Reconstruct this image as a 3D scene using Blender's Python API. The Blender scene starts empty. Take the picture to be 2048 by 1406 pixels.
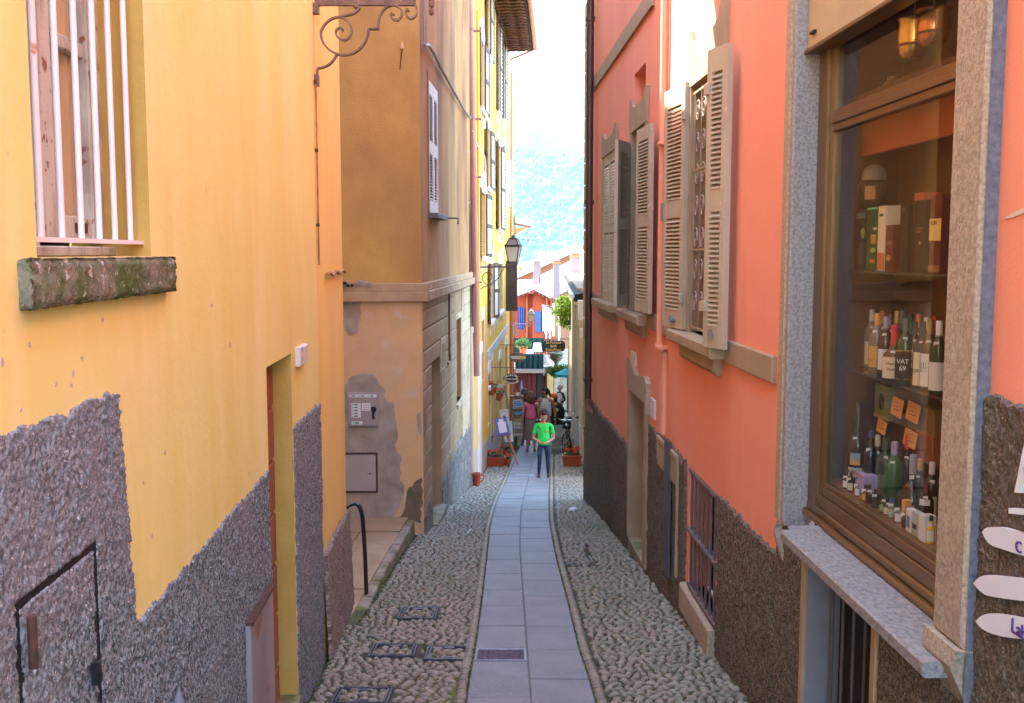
import bpy, math, random
import numpy as np
from mathutils import Vector, Matrix

# ------------------------------------------------------------------ camera, sky, sun, exposure
random.seed(11); rng = np.random.default_rng(5)
scene = bpy.context.scene
COL = scene.collection
F, CX, CY, CAMZ = 2050.0, 1024.0, 703.0, 2.0
TH = math.atan(198.0 / F)
cam_data = bpy.data.cameras.new('camera')
cam = bpy.data.objects.new('camera', cam_data); COL.objects.link(cam)
cam.location = (0, 0, CAMZ); cam.rotation_euler = (math.pi / 2 - TH, 0, 0)
cam_data.sensor_width = 36.0; cam_data.lens = 36.0 * F / 2048.0
cam_data.clip_start = 0.05; cam_data.clip_end = 20000
scene.camera = cam
SUN_AZ = math.atan2(-0.87, 0.50)          # towards the sun, clockwise from +Y
SUN_EL = math.radians(50)
to_sun = Vector((math.sin(SUN_AZ) * math.cos(SUN_EL), math.cos(SUN_AZ) * math.cos(SUN_EL), math.sin(SUN_EL)))
world = bpy.data.worlds.new('World'); scene.world = world; world.use_nodes = True
wn = world.node_tree.nodes; wl = world.node_tree.links
sky = wn.new('ShaderNodeTexSky'); sky.sky_type = 'NISHITA'; sky.sun_disc = False
sky.sun_elevation = SUN_EL; sky.sun_rotation = SUN_AZ; sky.dust_density = 0.7; sky.ozone_density = 1.4
wl.new(sky.outputs[0], wn['Background'].inputs[0]); wn['Background'].inputs[1].default_value = 0.15
sun_d = bpy.data.lights.new('sun', 'SUN'); sun_d.energy = 2.0; sun_d.angle = math.radians(0.5); sun_d.color = (1.0, 0.97, 0.91)
sun = bpy.data.objects.new('sun', sun_d); COL.objects.link(sun)
sun.rotation_euler = (-to_sun).to_track_quat('-Z', 'Y').to_euler(); sun.location = (0, 0, 60)
scene.view_settings.view_transform = 'Standard'; scene.view_settings.look = 'None'
scene.view_settings.exposure = 4.1; scene.view_settings.gamma = 1.0
scene.view_settings.use_curve_mapping = False
scene.cycles.max_bounces = 10; scene.cycles.diffuse_bounces = 7; scene.cycles.glossy_bounces = 4
scene.cycles.transparent_max_bounces = 16; scene.cycles.use_denoising = True
scene.cycles.sample_clamp_indirect = 6.0

# ------------------------------------------------------------------ geometry helpers
def zg(y):                                   # street level along its length
    return float(np.interp(y, [-20, 0, 14.3, 22, 27, 48, 60, 150, 400], [1.6, 0, -1.645, -2.8, -3.27, -5.8, -7.0, -20.0, -28.5]))

def ray(u, v):
    c, s = math.cos(TH), math.sin(TH)
    k = CY - v
    return Vector((u - CX, F * c + k * s, -F * s + k * c))

def at_depth(u, v, y):
    d = ray(u, v); return Vector((d.x / d.y * y, y, CAMZ + d.z / d.y * y))

def on_ground(u, v, off=0.0):
    d = ray(u, v); lo, hi = 1.0, 60.0
    for _ in range(50):
        m = (lo + hi) / 2
        if CAMZ + d.z / d.y * m > zg(m) + off: lo = m
        else: hi = m
    return Vector((d.x / d.y * lo, lo, zg(lo) + off))

class Wall:
    """a vertical plane: P(s, z, h) = s metres along it, z up, h out of its face"""
    def __init__(self, x0, y0, tx, ty, side):
        n = math.hypot(tx, ty); self.o = Vector((x0, y0)); self.t = Vector((tx / n, ty / n)); 
        self.n = Vector((self.t.y, -self.t.x)) * side
    def P(self, s, z, h=0.0):
        q = self.o + self.t * s + self.n * h
        return Vector((q.x, q.y, z))
    def px(self, u, v, h=0.0):
        d = ray(u, v); o = self.o + self.n * h
        # solve k*(dx,dy) = o + t*s
        a, b, c2, e = d.x, -self.t.x, d.y, -self.t.y
        det = a * e - b * c2
        k = (o.x * e - b * o.y) / det; s = (a * o.y - c2 * o.x) / det
        return (s, CAMZ + d.z * k)
    def rect(self, p, q, h=0.0):
        a = self.px(*p, h); b = self.px(*q, h)
        return min(a[0], b[0]), max(a[0], b[0]), min(a[1], b[1]), max(a[1], b[1])

def frame(p, q, side=1):                      # a vertical frame from plan point p towards q
    return Wall(p.x, p.y, q.x - p.x, q.y - p.y, side)

def wloc(o):
    v = Vector((0, 0, 0))
    while o is not None: v += o.location; o = o.parent
    return v

def link(name, data, parent=None, loc=None):
    o = bpy.data.objects.new(name, data); COL.objects.link(o)
    w = Vector(loc) if loc is not None else (wloc(parent) if parent else Vector((0, 0, 0)))
    o.parent = parent; o.location = w - (wloc(parent) if parent else Vector((0, 0, 0)))
    return o

def tag(o, label=None, cat=None, group=None, kind=None):
    if label: o['label'] = label
    if cat: o['category'] = cat
    if group: o['group'] = group
    if kind: o['kind'] = kind
    return o

def thing(name, label, cat, loc=(0, 0, 0), group=None):
    return tag(link(name, None, None, loc), label, cat, group)

class MB:
    def __init__(self): self.v = []; self.f = []; self.m = []; self.cur = 0
    def add(self, vs, fs):
        b = len(self.v); self.v += [tuple(p) for p in vs]
        for f in fs: self.f.append(tuple(i + b for i in f)); self.m.append(self.cur)
        return self
    def quad(self, a, b, c, d): return self.add([a, b, c, d], [(0, 1, 2, 3)])
    def hexa(self, p):                        # 8 corners: bottom 4, top 4
        return self.add(p, [(3, 2, 1, 0), (4, 5, 6, 7), (0, 1, 5, 4), (1, 2, 6, 5), (2, 3, 7, 6), (3, 0, 4, 7)])
    def box(self, x0, x1, y0, y1, z0, z1):
        return self.hexa([(x0, y0, z0), (x1, y0, z0), (x1, y1, z0), (x0, y1, z0), (x0, y0, z1), (x1, y0, z1), (x1, y1, z1), (x0, y1, z1)])
    def wbox(self, W, s0, s1, z0, z1, h0, h1, b=0.0):
        if b:
            return self.hexa2(W, s0, s1, z0, z1, h0, h1, b)
        P = W.P
        return self.hexa([P(s0, z0, h0), P(s1, z0, h0), P(s1, z0, h1), P(s0, z0, h1), P(s0, z1, h0), P(s1, z1, h0), P(s1, z1, h1), P(s0, z1, h1)])
    def hexa2(self, W, s0, s1, z0, z1, h0, h1, b):   # front edges bevelled
        P = W.P
        v = [P(s0, z0, h0), P(s1, z0, h0), P(s1, z1, h0), P(s0, z1, h0), P(s0, z0, h1 - b), P(s1, z0, h1 - b), P(s1, z1, h1 - b), P(s0, z1, h1 - b),
             P(s0 + b, z0 + b, h1), P(s1 - b, z0 + b, h1), P(s1 - b, z1 - b, h1), P(s0 + b, z1 - b, h1)]
        return self.add(v, [(3, 2, 1, 0), (8, 9, 10, 11), (0, 1, 5, 4), (1, 2, 6, 5), (2, 3, 7, 6), (3, 0, 4, 7), (4, 5, 9, 8), (5, 6, 10, 9), (6, 7, 11, 10), (7, 4, 8, 11)])
    def wprism(self, W, poly, h0, h1):
        n = len(poly)
        v = [W.P(s, z, h1) for s, z in poly] + [W.P(s, z, h0) for s, z in poly]
        return self.add(v, [tuple(range(n)), tuple(range(2 * n - 1, n - 1, -1))] + [(i, (i + 1) % n, (i + 1) % n + n, i + n)[::-1] for i in range(n)])
    def prism(self, pts, vec):                # any planar polygon extruded along vec
        n = len(pts); vec = Vector(vec)
        v = [Vector(p) for p in pts] + [Vector(p) + vec for p in pts]
        return self.add(v, [tuple(range(n)), tuple(range(2 * n - 1, n - 1, -1))] + [(i, (i + 1) % n, (i + 1) % n + n, i + n)[::-1] for i in range(n)])
    def wpanel(self, W, s0, s1, z0, z1, holes=(), h=0.0, depth=0.2):
        ss = sorted({s0, s1, *[c for q in holes for c in q[:2] if s0 < c < s1]})
        zs = sorted({z0, z1, *[c for q in holes for c in q[2:4] if z0 < c < z1]})
        for i in range(len(ss) - 1):
            for j in range(len(zs) - 1):
                a, b = (ss[i] + ss[i + 1]) / 2, (zs[j] + zs[j + 1]) / 2
                if any(q[0] < a < q[1] and q[2] < b < q[3] for q in holes): continue
                self.quad(W.P(ss[i], zs[j], h), W.P(ss[i + 1], zs[j], h), W.P(ss[i + 1], zs[j + 1], h), W.P(ss[i], zs[j + 1], h))
        for q in holes:
            a, b, c, d = q[:4]; dp = q[4] if len(q) > 4 else depth
            for (p1, p2) in (((a, c), (a, d)), ((a, d), (b, d)), ((b, d), (b, c)), ((b, c), (a, c))):
                self.quad(W.P(*p1, h), W.P(*p2, h), W.P(*p2, h - dp), W.P(*p1, h - dp))
        return self
    def tube(self, pts, r, n=8, cap=True, flat=None):
        pts = [Vector(p) for p in pts]; k = len(pts); rs = r if isinstance(r, (list, tuple)) else [r] * k
        prev = None; vs = []
        for i, p in enumerate(pts):
            t = (pts[min(i + 1, k - 1)] - pts[max(i - 1, 0)])
            if t.length < 1e-9: t = Vector((0, 0, 1))
            t.normalize()
            if prev is None:
                a = Vector((0, 0, 1)) if abs(t.z) < .9 else Vector((1, 0, 0))
                if flat is not None: a = Vector(flat)
                prev = (a - t * a.dot(t)).normalized()
            else:
                prev = (prev - t * prev.dot(t))
                prev = prev.normalized() if prev.length > 1e-6 else Vector((1, 0, 0))
            b = t.cross(prev)
            for j in range(n):
                an = 2 * math.pi * j / n
                vs.append(p + (prev * math.cos(an) + b * math.sin(an)) * rs[i])
        fs = [(i * n + j, i * n + (j + 1) % n, (i + 1) * n + (j + 1) % n, (i + 1) * n + j) for i in range(k - 1) for j in range(n)]
        if cap: fs += [tuple(range(n))[::-1], tuple(range((k - 1) * n, k * n))]
        return self.add(vs, fs)
    def band(self, pts, w, t, wdir):          # flat iron strip following pts: w wide along wdir, t thick
        wdir = Vector(wdir).normalized(); pts = [Vector(p) for p in pts]; k = len(pts); vs = []
        for i, p in enumerate(pts):
            tg = (pts[min(i + 1, k - 1)] - pts[max(i - 1, 0)]).normalized(); nn = tg.cross(wdir).normalized()
            for a, b in ((-1, -1), (1, -1), (1, 1), (-1, 1)): vs.append(p + wdir * (w / 2 * a) + nn * (t / 2 * b))
        fs = [(i * 4 + j, i * 4 + (j + 1) % 4, i * 4 + 4 + (j + 1) % 4, i * 4 + 4 + j) for i in range(k - 1) for j in range(4)]
        return self.add(vs, fs + [(3, 2, 1, 0), (4 * k - 4, 4 * k - 3, 4 * k - 2, 4 * k - 1)])
    def lathe(self, c, prof, n=14, sx=1.0, sy=1.0, cap=True):
        c = Vector(c); vs = []
        for r, z in prof:
            for j in range(n):
                a = 2 * math.pi * j / n; vs.append(c + Vector((math.cos(a) * r * sx, math.sin(a) * r * sy, z)))
        k = len(prof)
        fs = [(i * n + j, i * n + (j + 1) % n, (i + 1) * n + (j + 1) % n, (i + 1) * n + j) for i in range(k - 1) for j in range(n)]
        if cap: fs += [tuple(range(n))[::-1], tuple(range((k - 1) * n, k * n))]
        return self.add(vs, fs)
    def ball(self, c, r, n=10, m=6, s=(1, 1, 1)):
        c = Vector(c); prof = [(math.sin(math.pi * i / m) * r, -math.cos(math.pi * i / m) * r) for i in range(m + 1)]
        prof[0] = (1e-4, -r); prof[-1] = (1e-4, r)
        vs = []
        for rr, z in prof:
            for j in range(n):
                a = 2 * math.pi * j / n; vs.append(c + Vector((math.cos(a) * rr * s[0], math.sin(a) * rr * s[1], z * s[2])))
        return self.add(vs, [(i * n + j, i * n + (j + 1) % n, (i + 1) * n + (j + 1) % n, (i + 1) * n + j) for i in range(m) for j in range(n)])
    def build(self, name, mats, parent=None, smooth=False, loc=None, data_only=False):
        if not isinstance(mats, (list, tuple)): mats = [mats]
        if loc is None:
            if parent is not None: loc = wloc(parent)
            else:
                a = np.array(self.v); loc = Vector(((a[:, 0].min() + a[:, 0].max()) / 2, (a[:, 1].min() + a[:, 1].max()) / 2, a[:, 2].min()))
        loc = Vector(loc)
        me = bpy.data.meshes.new(name)
        me.from_pydata([(p[0] - loc.x, p[1] - loc.y, p[2] - loc.z) for p in self.v], [], self.f)
        for m in mats: me.materials.append(m)
        if len(mats) > 1: me.polygons.foreach_set('material_index', self.m)
        if smooth:
            me.polygons.foreach_set('use_smooth', [True] * len(me.polygons))
            if smooth != 'all':
                try: me.set_sharp_from_angle(angle=math.radians(40))
                except Exception: pass
        fix_normals(me)
        return me if data_only else link(name, me, parent, loc)

def fix_normals(me):
    import bmesh
    b = bmesh.new(); b.from_mesh(me); bmesh.ops.recalc_face_normals(b, faces=b.faces); b.to_mesh(me); b.free()

def jag(poly, step, amp, closed=True):
    out = []; n = len(poly)
    for i in range(n if closed else n - 1):
        a, b = poly[i], poly[(i + 1) % n]
        L = math.hypot(b[0] - a[0], b[1] - a[1]); k = max(1, int(L / step))
        for j in range(k):
            t = j / k; q = (0 if j == 0 else random.uniform(-amp, amp)); nx, nz = -(b[1] - a[1]) / max(L, 1e-6), (b[0] - a[0]) / max(L, 1e-6)
            out.append((a[0] + (b[0] - a[0]) * t + nx * q, a[1] + (b[1] - a[1]) * t + nz * q))
    return out

def smooth_pts(pts, n=6):                     # Catmull-Rom through points
    pts = [Vector(p) for p in pts]; out = []
    for i in range(len(pts) - 1):
        p0, p1, p2, p3 = pts[max(i - 1, 0)], pts[i], pts[i + 1], pts[min(i + 2, len(pts) - 1)]
        for j in range(n):
            t = j / n
            out.append(0.5 * ((2 * p1) + (p2 - p0) * t + (2 * p0 - 5 * p1 + 4 * p2 - p3) * t * t + (3 * p1 - p0 - 3 * p2 + p3) * t ** 3))
    return out + [pts[-1]]

def blur(a, k=1):
    for _ in range(k):
        a = (a + np.roll(a, 1, 0) + np.roll(a, -1, 0) + np.roll(a, 1, 1) + np.roll(a, -1, 1)) / 5
    return a

def inside(poly, X, Y):
    r = np.zeros(X.shape, bool); n = len(poly)
    for i in range(n):
        (x1, y1), (x2, y2) = poly[i], poly[(i + 1) % n]
        if y1 == y2: continue
        c = ((y1 > Y) != (y2 > Y)) & (X < (x2 - x1) * (Y - y1) / (y2 - y1) + x1)
        r ^= c
    return r

def roughcast(name, W, polys, mat_, parent, res=0.01, amp=0.012, base=0.012, hofun=None, holes=()):
    """a coarse render coat: a displaced grid cut to the outline, its edges closed to the wall"""
    vs, fs = [], []
    for poly in polys:
        s0 = min(p[0] for p in poly); s1 = max(p[0] for p in poly); z0 = min(p[1] for p in poly); z1 = max(p[1] for p in poly)
        ns, nz = int((s1 - s0) / res) + 2, int((z1 - z0) / res) + 2
        S, Z = np.meshgrid(s0 + np.arange(ns) * res, z0 + np.arange(nz) * res, indexing='ij')
        n1 = rng.standard_normal(S.shape) * .5 + blur(rng.standard_normal(S.shape), 1); n2 = blur(rng.standard_normal(S.shape), 3); n3 = blur(rng.standard_normal(S.shape), 40)
        H = base + amp * (n1 / n1.std() * .30 + n2 / n2.std() * .10 + n3 / max(n3.std(), 1e-6) * .22)
        H = np.maximum(H, 0.002)
        Sj = S + rng.uniform(-.3, .3, S.shape) * res; Zj = Z + rng.uniform(-.3, .3, S.shape) * res
        wob = blur(rng.standard_normal(S.shape), 6); wob = wob / wob.std() * res * .9
        mask = inside(poly, Sj + wob, Zj + np.roll(wob, 7, 1))
        for q in holes: mask &= ~((S > q[0]) & (S < q[1]) & (Z > q[2]) & (Z < q[3]))
        cell = mask[:-1, :-1] & mask[1:, :-1] & mask[1:, 1:] & mask[:-1, 1:]
        edge = ~(np.pad(cell, ((1, 0), (1, 0))) & np.pad(cell, ((0, 1), (1, 0))) & np.pad(cell, ((1, 0), (0, 1))) & np.pad(cell, ((0, 1), (0, 1))))
        H = np.where(edge, -0.004, H)
        if hofun is not None: H = H + hofun(S, Z)
        b = len(vs)
        pts = np.stack([W.o.x + W.t.x * Sj + W.n.x * H, W.o.y + W.t.y * Sj + W.n.y * H, Zj], -1).reshape(-1, 3)
        ii, jj = np.nonzero(cell); k = ii * nz + jj
        quads = np.stack([k, k + nz, k + nz + 1, k + 1], -1)
        used = np.unique(quads); remap = np.full(len(pts), -1); remap[used] = np.arange(len(used)) + b
        vs += [tuple(p) for p in pts[used]]; fs += [tuple(q) for q in remap[quads]]
    mb = MB(); mb.v = vs; mb.f = fs; mb.m = [0] * len(fs)
    return mb.build(name, mat_, parent, smooth='all')

# ------------------------------------------------------------------ materials
MATS = {}
def nd(t, kind, **kw):
    n = t.nodes.new(kind)
    for k, v in kw.items(): setattr(n, k, v)
    return n

def mat(name, c1, c2=None, sc=4.0, lo=.35, hi=.65, stretch=(1, 1, 1), c3=None, sc3=1.2, lo3=.55, hi3=.7, stretch3=(1, 1, 1), f3=1.0, rough=.8, metal=0.0,
        bump=0.0, bsc=60.0, bdist=.01, bump2=0.0, bsc2=5.0, spec=.3, island=None, c4=None, sc4=20., lo4=.6, hi4=.66, voro=False, emit=None, alpha=None, trans=0.0, det=4.0, coat=0.0, c5=None, f5=.4, lo5=.58, hi5=.8, sc5=2.6):
    if name in MATS: return MATS[name]
    m = bpy.data.materials.new(name); m.use_nodes = True; t = m.node_tree; P = t.nodes['Principled BSDF']; L = t.links.new
    P.inputs['Roughness'].default_value = rough; P.inputs['Metallic'].default_value = metal; P.inputs['Specular IOR Level'].default_value = spec
    if coat: P.inputs['Coat Weight'].default_value = coat; P.inputs['Coat Roughness'].default_value = .15
    co = nd(t, 'ShaderNodeTexCoord').outputs['Object']
    def noise(scale, st=(1, 1, 1), d=det, off=0):
        mp = nd(t, 'ShaderNodeMapping'); mp.inputs['Scale'].default_value = st; mp.inputs['Location'].default_value = (off, off * .7, off * 1.3); L(co, mp.inputs['Vector'])
        n = nd(t, 'ShaderNodeTexNoise'); n.inputs['Scale'].default_value = scale; n.inputs['Detail'].default_value = d; n.inputs['Roughness'].default_value = .6
        L(mp.outputs[0], n.inputs['Vector']); return n.outputs['Fac']
    def ramp(x, a, b):
        r = nd(t, 'ShaderNodeMapRange'); r.inputs['From Min'].default_value = a; r.inputs['From Max'].default_value = b; r.clamp = True; L(x, r.inputs['Value']); return r.outputs[0]
    def mixc(f, a, b):
        x = nd(t, 'ShaderNodeMix', data_type='RGBA'); L(f, x.inputs[0])
        for s, q in ((6, a), (7, b)):
            if isinstance(q, tuple): x.inputs[s].default_value = (*q[:3], 1)
            else: L(q, x.inputs[s])
        return x.outputs[2]
    col = c1
    if c2 is not None: col = mixc(ramp(noise(sc, stretch), lo, hi), c1, c2)
    if island is not None:
        g = nd(t, 'ShaderNodeNewGeometry').outputs['Random Per Island']; oi = nd(t, 'ShaderNodeObjectInfo').outputs['Random']
        a = nd(t, 'ShaderNodeMath', operation='ADD'); L(g, a.inputs[0]); L(oi, a.inputs[1])
        fr = nd(t, 'ShaderNodeMath', operation='FRACT'); L(a.outputs[0], fr.inputs[0])
        cr = nd(t, 'ShaderNodeValToRGB'); cr.color_ramp.interpolation = 'LINEAR'
        els = cr.color_ramp.elements
        for i, q in enumerate(island):
            e = els[i] if i < 2 else els.new(0)
            e.position = i / (len(island) - 1); e.color = (*q, 1)
        L(fr.outputs[0], cr.inputs[0])
        if c2 is None: col = cr.outputs[0]
        else:
            x = nd(t, 'ShaderNodeMix', data_type='RGBA', blend_type='MULTIPLY'); x.inputs[0].default_value = 1; L(cr.outputs[0], x.inputs[6]); L(col, x.inputs[7]); col = x.outputs[2]
    if c3 is not None:
        f = ramp(noise(sc3, stretch3, 5, 3.1), lo3, hi3)
        k = nd(t, 'ShaderNodeMath', operation='MULTIPLY'); k.inputs[1].default_value = f3; L(f, k.inputs[0])
        col = mixc(k.outputs[0], col, c3)
    if c5 is not None:
        k5 = nd(t, 'ShaderNodeMath', operation='MULTIPLY'); k5.inputs[1].default_value = f5; L(ramp(noise(sc5, (1, 1, .09), 5, 11.3), lo5, hi5), k5.inputs[0])
        k6 = nd(t, 'ShaderNodeMath', operation='MULTIPLY'); L(k5.outputs[0], k6.inputs[0]); L(ramp(noise(.9, (1, 1, 1), 3, 5.5), .42, .6), k6.inputs[1]); col = mixc(k6.outputs[0], col, c5)
    if c4 is not None: col = mixc(ramp(noise(sc4, (1, 1, 1), 3, 7.7), lo4, hi4), col, c4)
    if isinstance(col, tuple): P.inputs['Base Color'].default_value = (*col[:3], 1)
    else: L(col, P.inputs['Base Color'])
    last = None
    for st, s, dd in ((bump2, bsc2, .03), (bump, bsc, bdist)):
        if st:
            b = nd(t, 'ShaderNodeBump'); b.inputs['Strength'].default_value = st; b.inputs['Distance'].default_value = dd
            if voro and s == bsc:
                vn = nd(t, 'ShaderNodeTexVoronoi'); vn.inputs['Scale'].default_value = s; L(co, vn.inputs['Vector']); L(vn.outputs['Distance'], b.inputs['Height'])
            else: L(noise(s, (1, 1, 1), 5, 1.7), b.inputs['Height'])
            if last is not None: L(last, b.inputs['Normal'])
            last = b.outputs[0]
    if last is not None: L(last, P.inputs['Normal'])
    if emit: P.inputs['Emission Color'].default_value = (*emit[:3], 1); P.inputs['Emission Strength'].default_value = emit[3]
    if trans:
        tr = nd(t, 'ShaderNodeBsdfTranslucent'); mx = nd(t, 'ShaderNodeMixShader'); mx.inputs[0].default_value = trans
        if isinstance(col, tuple): tr.inputs[0].default_value = (*col[:3], 1)
        else: L(col, tr.inputs[0])
        L(P.outputs[0], mx.inputs[1]); L(tr.outputs[0], mx.inputs[2]); L(mx.outputs[0], t.nodes['Material Output'].inputs[0])
    MATS[name] = m
    return m

def glassmat(name, tint=(.92, .95, .94), refl=.9, rough=.02, extra=0.0):
    if name in MATS: return MATS[name]
    m = bpy.data.materials.new(name); m.use_nodes = True; t = m.node_tree; t.nodes.remove(t.nodes['Principled BSDF']); L = t.links.new
    a = nd(t, 'ShaderNodeBsdfTransparent'); a.inputs[0].default_value = (*tint, 1)
    g = nd(t, 'ShaderNodeBsdfGlossy'); g.inputs['Roughness'].default_value = rough
    lw = nd(t, 'ShaderNodeLayerWeight'); lw.inputs[0].default_value = .5; pw = nd(t, 'ShaderNodeMath', operation='POWER'); L(lw.outputs['Facing'], pw.inputs[0]); pw.inputs[1].default_value = 5.0
    fr = nd(t, 'ShaderNodeMath', operation='MULTIPLY_ADD'); L(pw.outputs[0], fr.inputs[0]); fr.inputs[1].default_value = refl; fr.inputs[2].default_value = .03
    mx = nd(t, 'ShaderNodeMixShader')
    ad = nd(t, 'ShaderNodeMath', operation='ADD'); ad.inputs[1].default_value = extra; ad.use_clamp = True; L(fr.outputs[0], ad.inputs[0])
    L(ad.outputs[0], mx.inputs[0]); L(a.outputs[0], mx.inputs[1]); L(g.outputs[0], mx.inputs[2]); L(mx.outputs[0], t.nodes['Material Output'].inputs[0])
    MATS[name] = m
    return m

M_left = mat('ochre_yellow_plaster', (.745, .675, .235), (.72, .62, .175), sc=1.3, stretch=(1, 1, .5), c3=(.84, .73, .36), sc3=1.9, stretch3=(1, 1, .13), lo3=.48, hi3=.68, f3=.6, c4=(.55, .42, .20), sc4=9, lo4=.69, hi4=.78, bump=.2, bsc=70, bdist=.006, bump2=.35, bsc2=1.8, rough=.85, c5=(.50, .36, .13), f5=.5)
M_left2 = mat('orange_yellow_plaster', (.80, .58, .155), (.76, .52, .12), sc=1.8, stretch=(1, 1, .3), c3=(.84, .62, .32), sc3=2.2, stretch3=(1, 1, .12), f3=.5, bump=.35, bsc=55, bdist=.008, rough=.85, c5=(.5, .3, .1), f5=.5)
M_reveal = mat('mustard_reveal_paint', (.50, .34, .085), (.44, .28, .06), sc=3, bump=.3, bsc=40, c4=(.2, .14, .06), sc4=9, lo4=.7, hi4=.76)
M_cast = mat('grey_roughcast', (.255, .33, .355), (.066, .088, .097), sc=72, lo=.42, hi=.58, spec=.08, c3=(.23, .235, .25), sc3=1.3, lo3=.45, hi3=.7, f3=.65, c4=(.62, .60, .58), sc4=120, lo4=.60, hi4=.70, bump=.5, bsc=150, bdist=.006, rough=.9)
M_castb = mat('brown_roughcast', (.215, .178, .138), (.064, .053, .042), sc=72, lo=.42, hi=.58, spec=.08, c3=(.11, .088, .07), sc3=1.1, stretch3=(1, 1, .5), lo3=.4, hi3=.7, f3=.7, c4=(.46, .37, .28), sc4=120, lo4=.62, hi4=.70, bump=.5, bsc=150, bdist=.006, rough=.9)
M_pink = mat('salmon_plaster', (.79, .29, .185), (.76, .26, .155), sc=1.1, stretch=(1, 1, .5), c3=(.80, .34, .21), sc3=1.5, stretch3=(1, 1, .15), f3=.6, bump=.3, bsc=70, bdist=.006, bump2=.25, bsc2=2.4, rough=.85, c5=(.46, .15, .08), f5=.55, c4=(.60, .30, .2), sc4=8, lo4=.70, hi4=.8)
M_pinkpipe = mat('salmon_pipe_paint', (.78, .36, .24), (.74, .32, .2), sc=6, rough=.6)
M_stonetrim = mat('taupe_stone_trim', (.36, .265, .16), (.30, .22, .135), sc=5, bump=.4, bsc=80, bdist=.006, c4=(.2, .16, .12), sc4=14, lo4=.68, hi4=.78)
M_granite = mat('speckled_granite', (.43, .33, .225), (.29, .22, .155), sc=60, lo=.42, hi=.6, c4=(.14, .12, .11), sc4=110, lo4=.62, hi4=.68, bump=.6, bsc=90, bdist=.006, rough=.75)
M_granite2 = mat('grey_granite', (.335, .305, .28), (.22, .20, .185), sc=60, lo=.42, hi=.6, c4=(.10, .09, .1), sc4=110, lo4=.62, hi4=.68, bump=.6, bsc=90, bdist=.006, rough=.7)
M_sillgran = mat('pale_granite_slab', (.31, .285, .265), (.19, .175, .165), sc=60, lo=.4, hi=.62, stretch=(1, .5, 1), c4=(.14, .12, .12), sc4=48, lo4=.6, hi4=.68, bump=.3, bsc=40, bdist=.004, rough=.45, spec=.5)
M_moss = mat('mossy_stone', (.25, .24, .165), (.11, .112, .065), sc=16, c3=(.07, .115, .02), sc3=5, lo3=.45, hi3=.62, c4=(.5, .46, .39), sc4=26, lo4=.6, hi4=.68, bump=.9, bsc=40, bdist=.02, rough=.95)
M_ochre = mat('brown_ochre_plaster', (.60, .355, .095), (.43, .245, .075), sc=.75, lo=.36, hi=.64, c3=(.34, .17, .055), sc3=.55, stretch3=(1.6, 1, .7), lo3=.42, hi3=.66, f3=.7, c4=(.62, .40, .17), sc4=50, lo4=.68, hi4=.75, bump=.6, bsc=45, bdist=.012, rough=.9)
M_ochre2 = mat('faded_ochre_plaster', (.48, .265, .08), (.25, .13, .05), sc=1.1, stretch=(1, 1, .4), c3=(.55, .34, .12), sc3=1.4, stretch3=(1, .5, .2), bump=.4, bsc=45, bdist=.01, rough=.9)
M_peel = mat('peeling_tan_plaster', (.68, .42, .185), (.60, .40, .22), sc=1.6, lo=.35, hi=.6, c3=(.54, .36, .18), sc3=2.4, lo3=.48, hi3=.66, f3=.7, c4=(.60, .46, .32), sc4=5, lo4=.6, hi4=.72, bump=.5, bsc=20, bdist=.012, rough=.9)
M_cement = mat('grey_cement_patch', (.42, .35, .27), (.29, .235, .18), sc=4.5, c3=(.17, .13, .09), sc3=3, lo3=.55, hi3=.7, f3=.5, bump=.5, bsc=30, bdist=.012, rough=.95)
M_cornice = mat('weathered_cornice', (.48, .34, .18), (.36, .24, .13), sc=2.5, c3=(.22, .2, .06), sc3=1.3, lo3=.6, hi3=.7, f3=.5, bump=.4, bsc=30, rough=.9)
M_block = mat('rusticated_render', (.42, .285, .145), (.32, .21, .105), sc=2.2, c3=(.22, .15, .1), sc3=1.5, stretch3=(1, 1, .5), f3=.6, bump=.4, bsc=40, bdist=.01, rough=.9)
M_pale = mat('pale_lime_plaster', (.56, .47, .29), (.45, .37, .23), sc=1.6, c3=(.36, .28, .17), sc3=2, lo3=.5, hi3=.7, bump=.4, bsc=40, rough=.9)
M_yel = mat('bright_yellow_plaster', (.74, .44, .055), (.70, .39, .045), sc=1.2, c3=(.76, .52, .15), sc3=.8, f3=.5, bump=.2, bsc=40, rough=.85)
M_white = mat('white_stucco_trim', (.72, .66, .58), (.62, .56, .48), sc=4, rough=.8)
M_brownsh = mat('dark_brown_shutter_paint', (.085, .052, .035), (.06, .038, .026), sc=6, rough=.5)
M_creamsh = mat('cream_shutter_paint', (.66, .60, .50), (.58, .52, .42), sc=6, rough=.55)
M_shut = mat('grey_beige_shutter_paint', (.435, .375, .275), (.385, .33, .24), sc=4, stretch=(1, 1, .3), c4=(.62, .56, .5), sc4=18, lo4=.66, hi4=.74, rough=.55, bump=.15, bsc=30)
M_whitesh = mat('white_shutter_paint', (.74, .72, .70), (.66, .64, .62), sc=5, rough=.5)
M_copper = mat('copper_downpipe', (.36, .19, .14), (.29, .15, .115), sc=3, stretch=(1, 1, .3), rough=.5, metal=.3)
M_brpipe = mat('dark_brown_downpipe', (.075, .032, .025), (.05, .022, .018), sc=3, rough=.4, spec=.5)
M_rust = mat('rusty_iron', (.10, .048, .026), (.06, .03, .018), sc=20, rough=.85, bump=.4, bsc=60)
M_iron = mat('weathered_wrought_iron', (.20, .135, .11), (.13, .085, .07), sc=12, rough=.6, metal=.2, c4=(.32, .24, .2), sc4=30, lo4=.62, hi4=.72)
M_black = mat('black_iron', (.028, .026, .028), (.018, .018, .02), sc=10, rough=.45, metal=.3)
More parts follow.
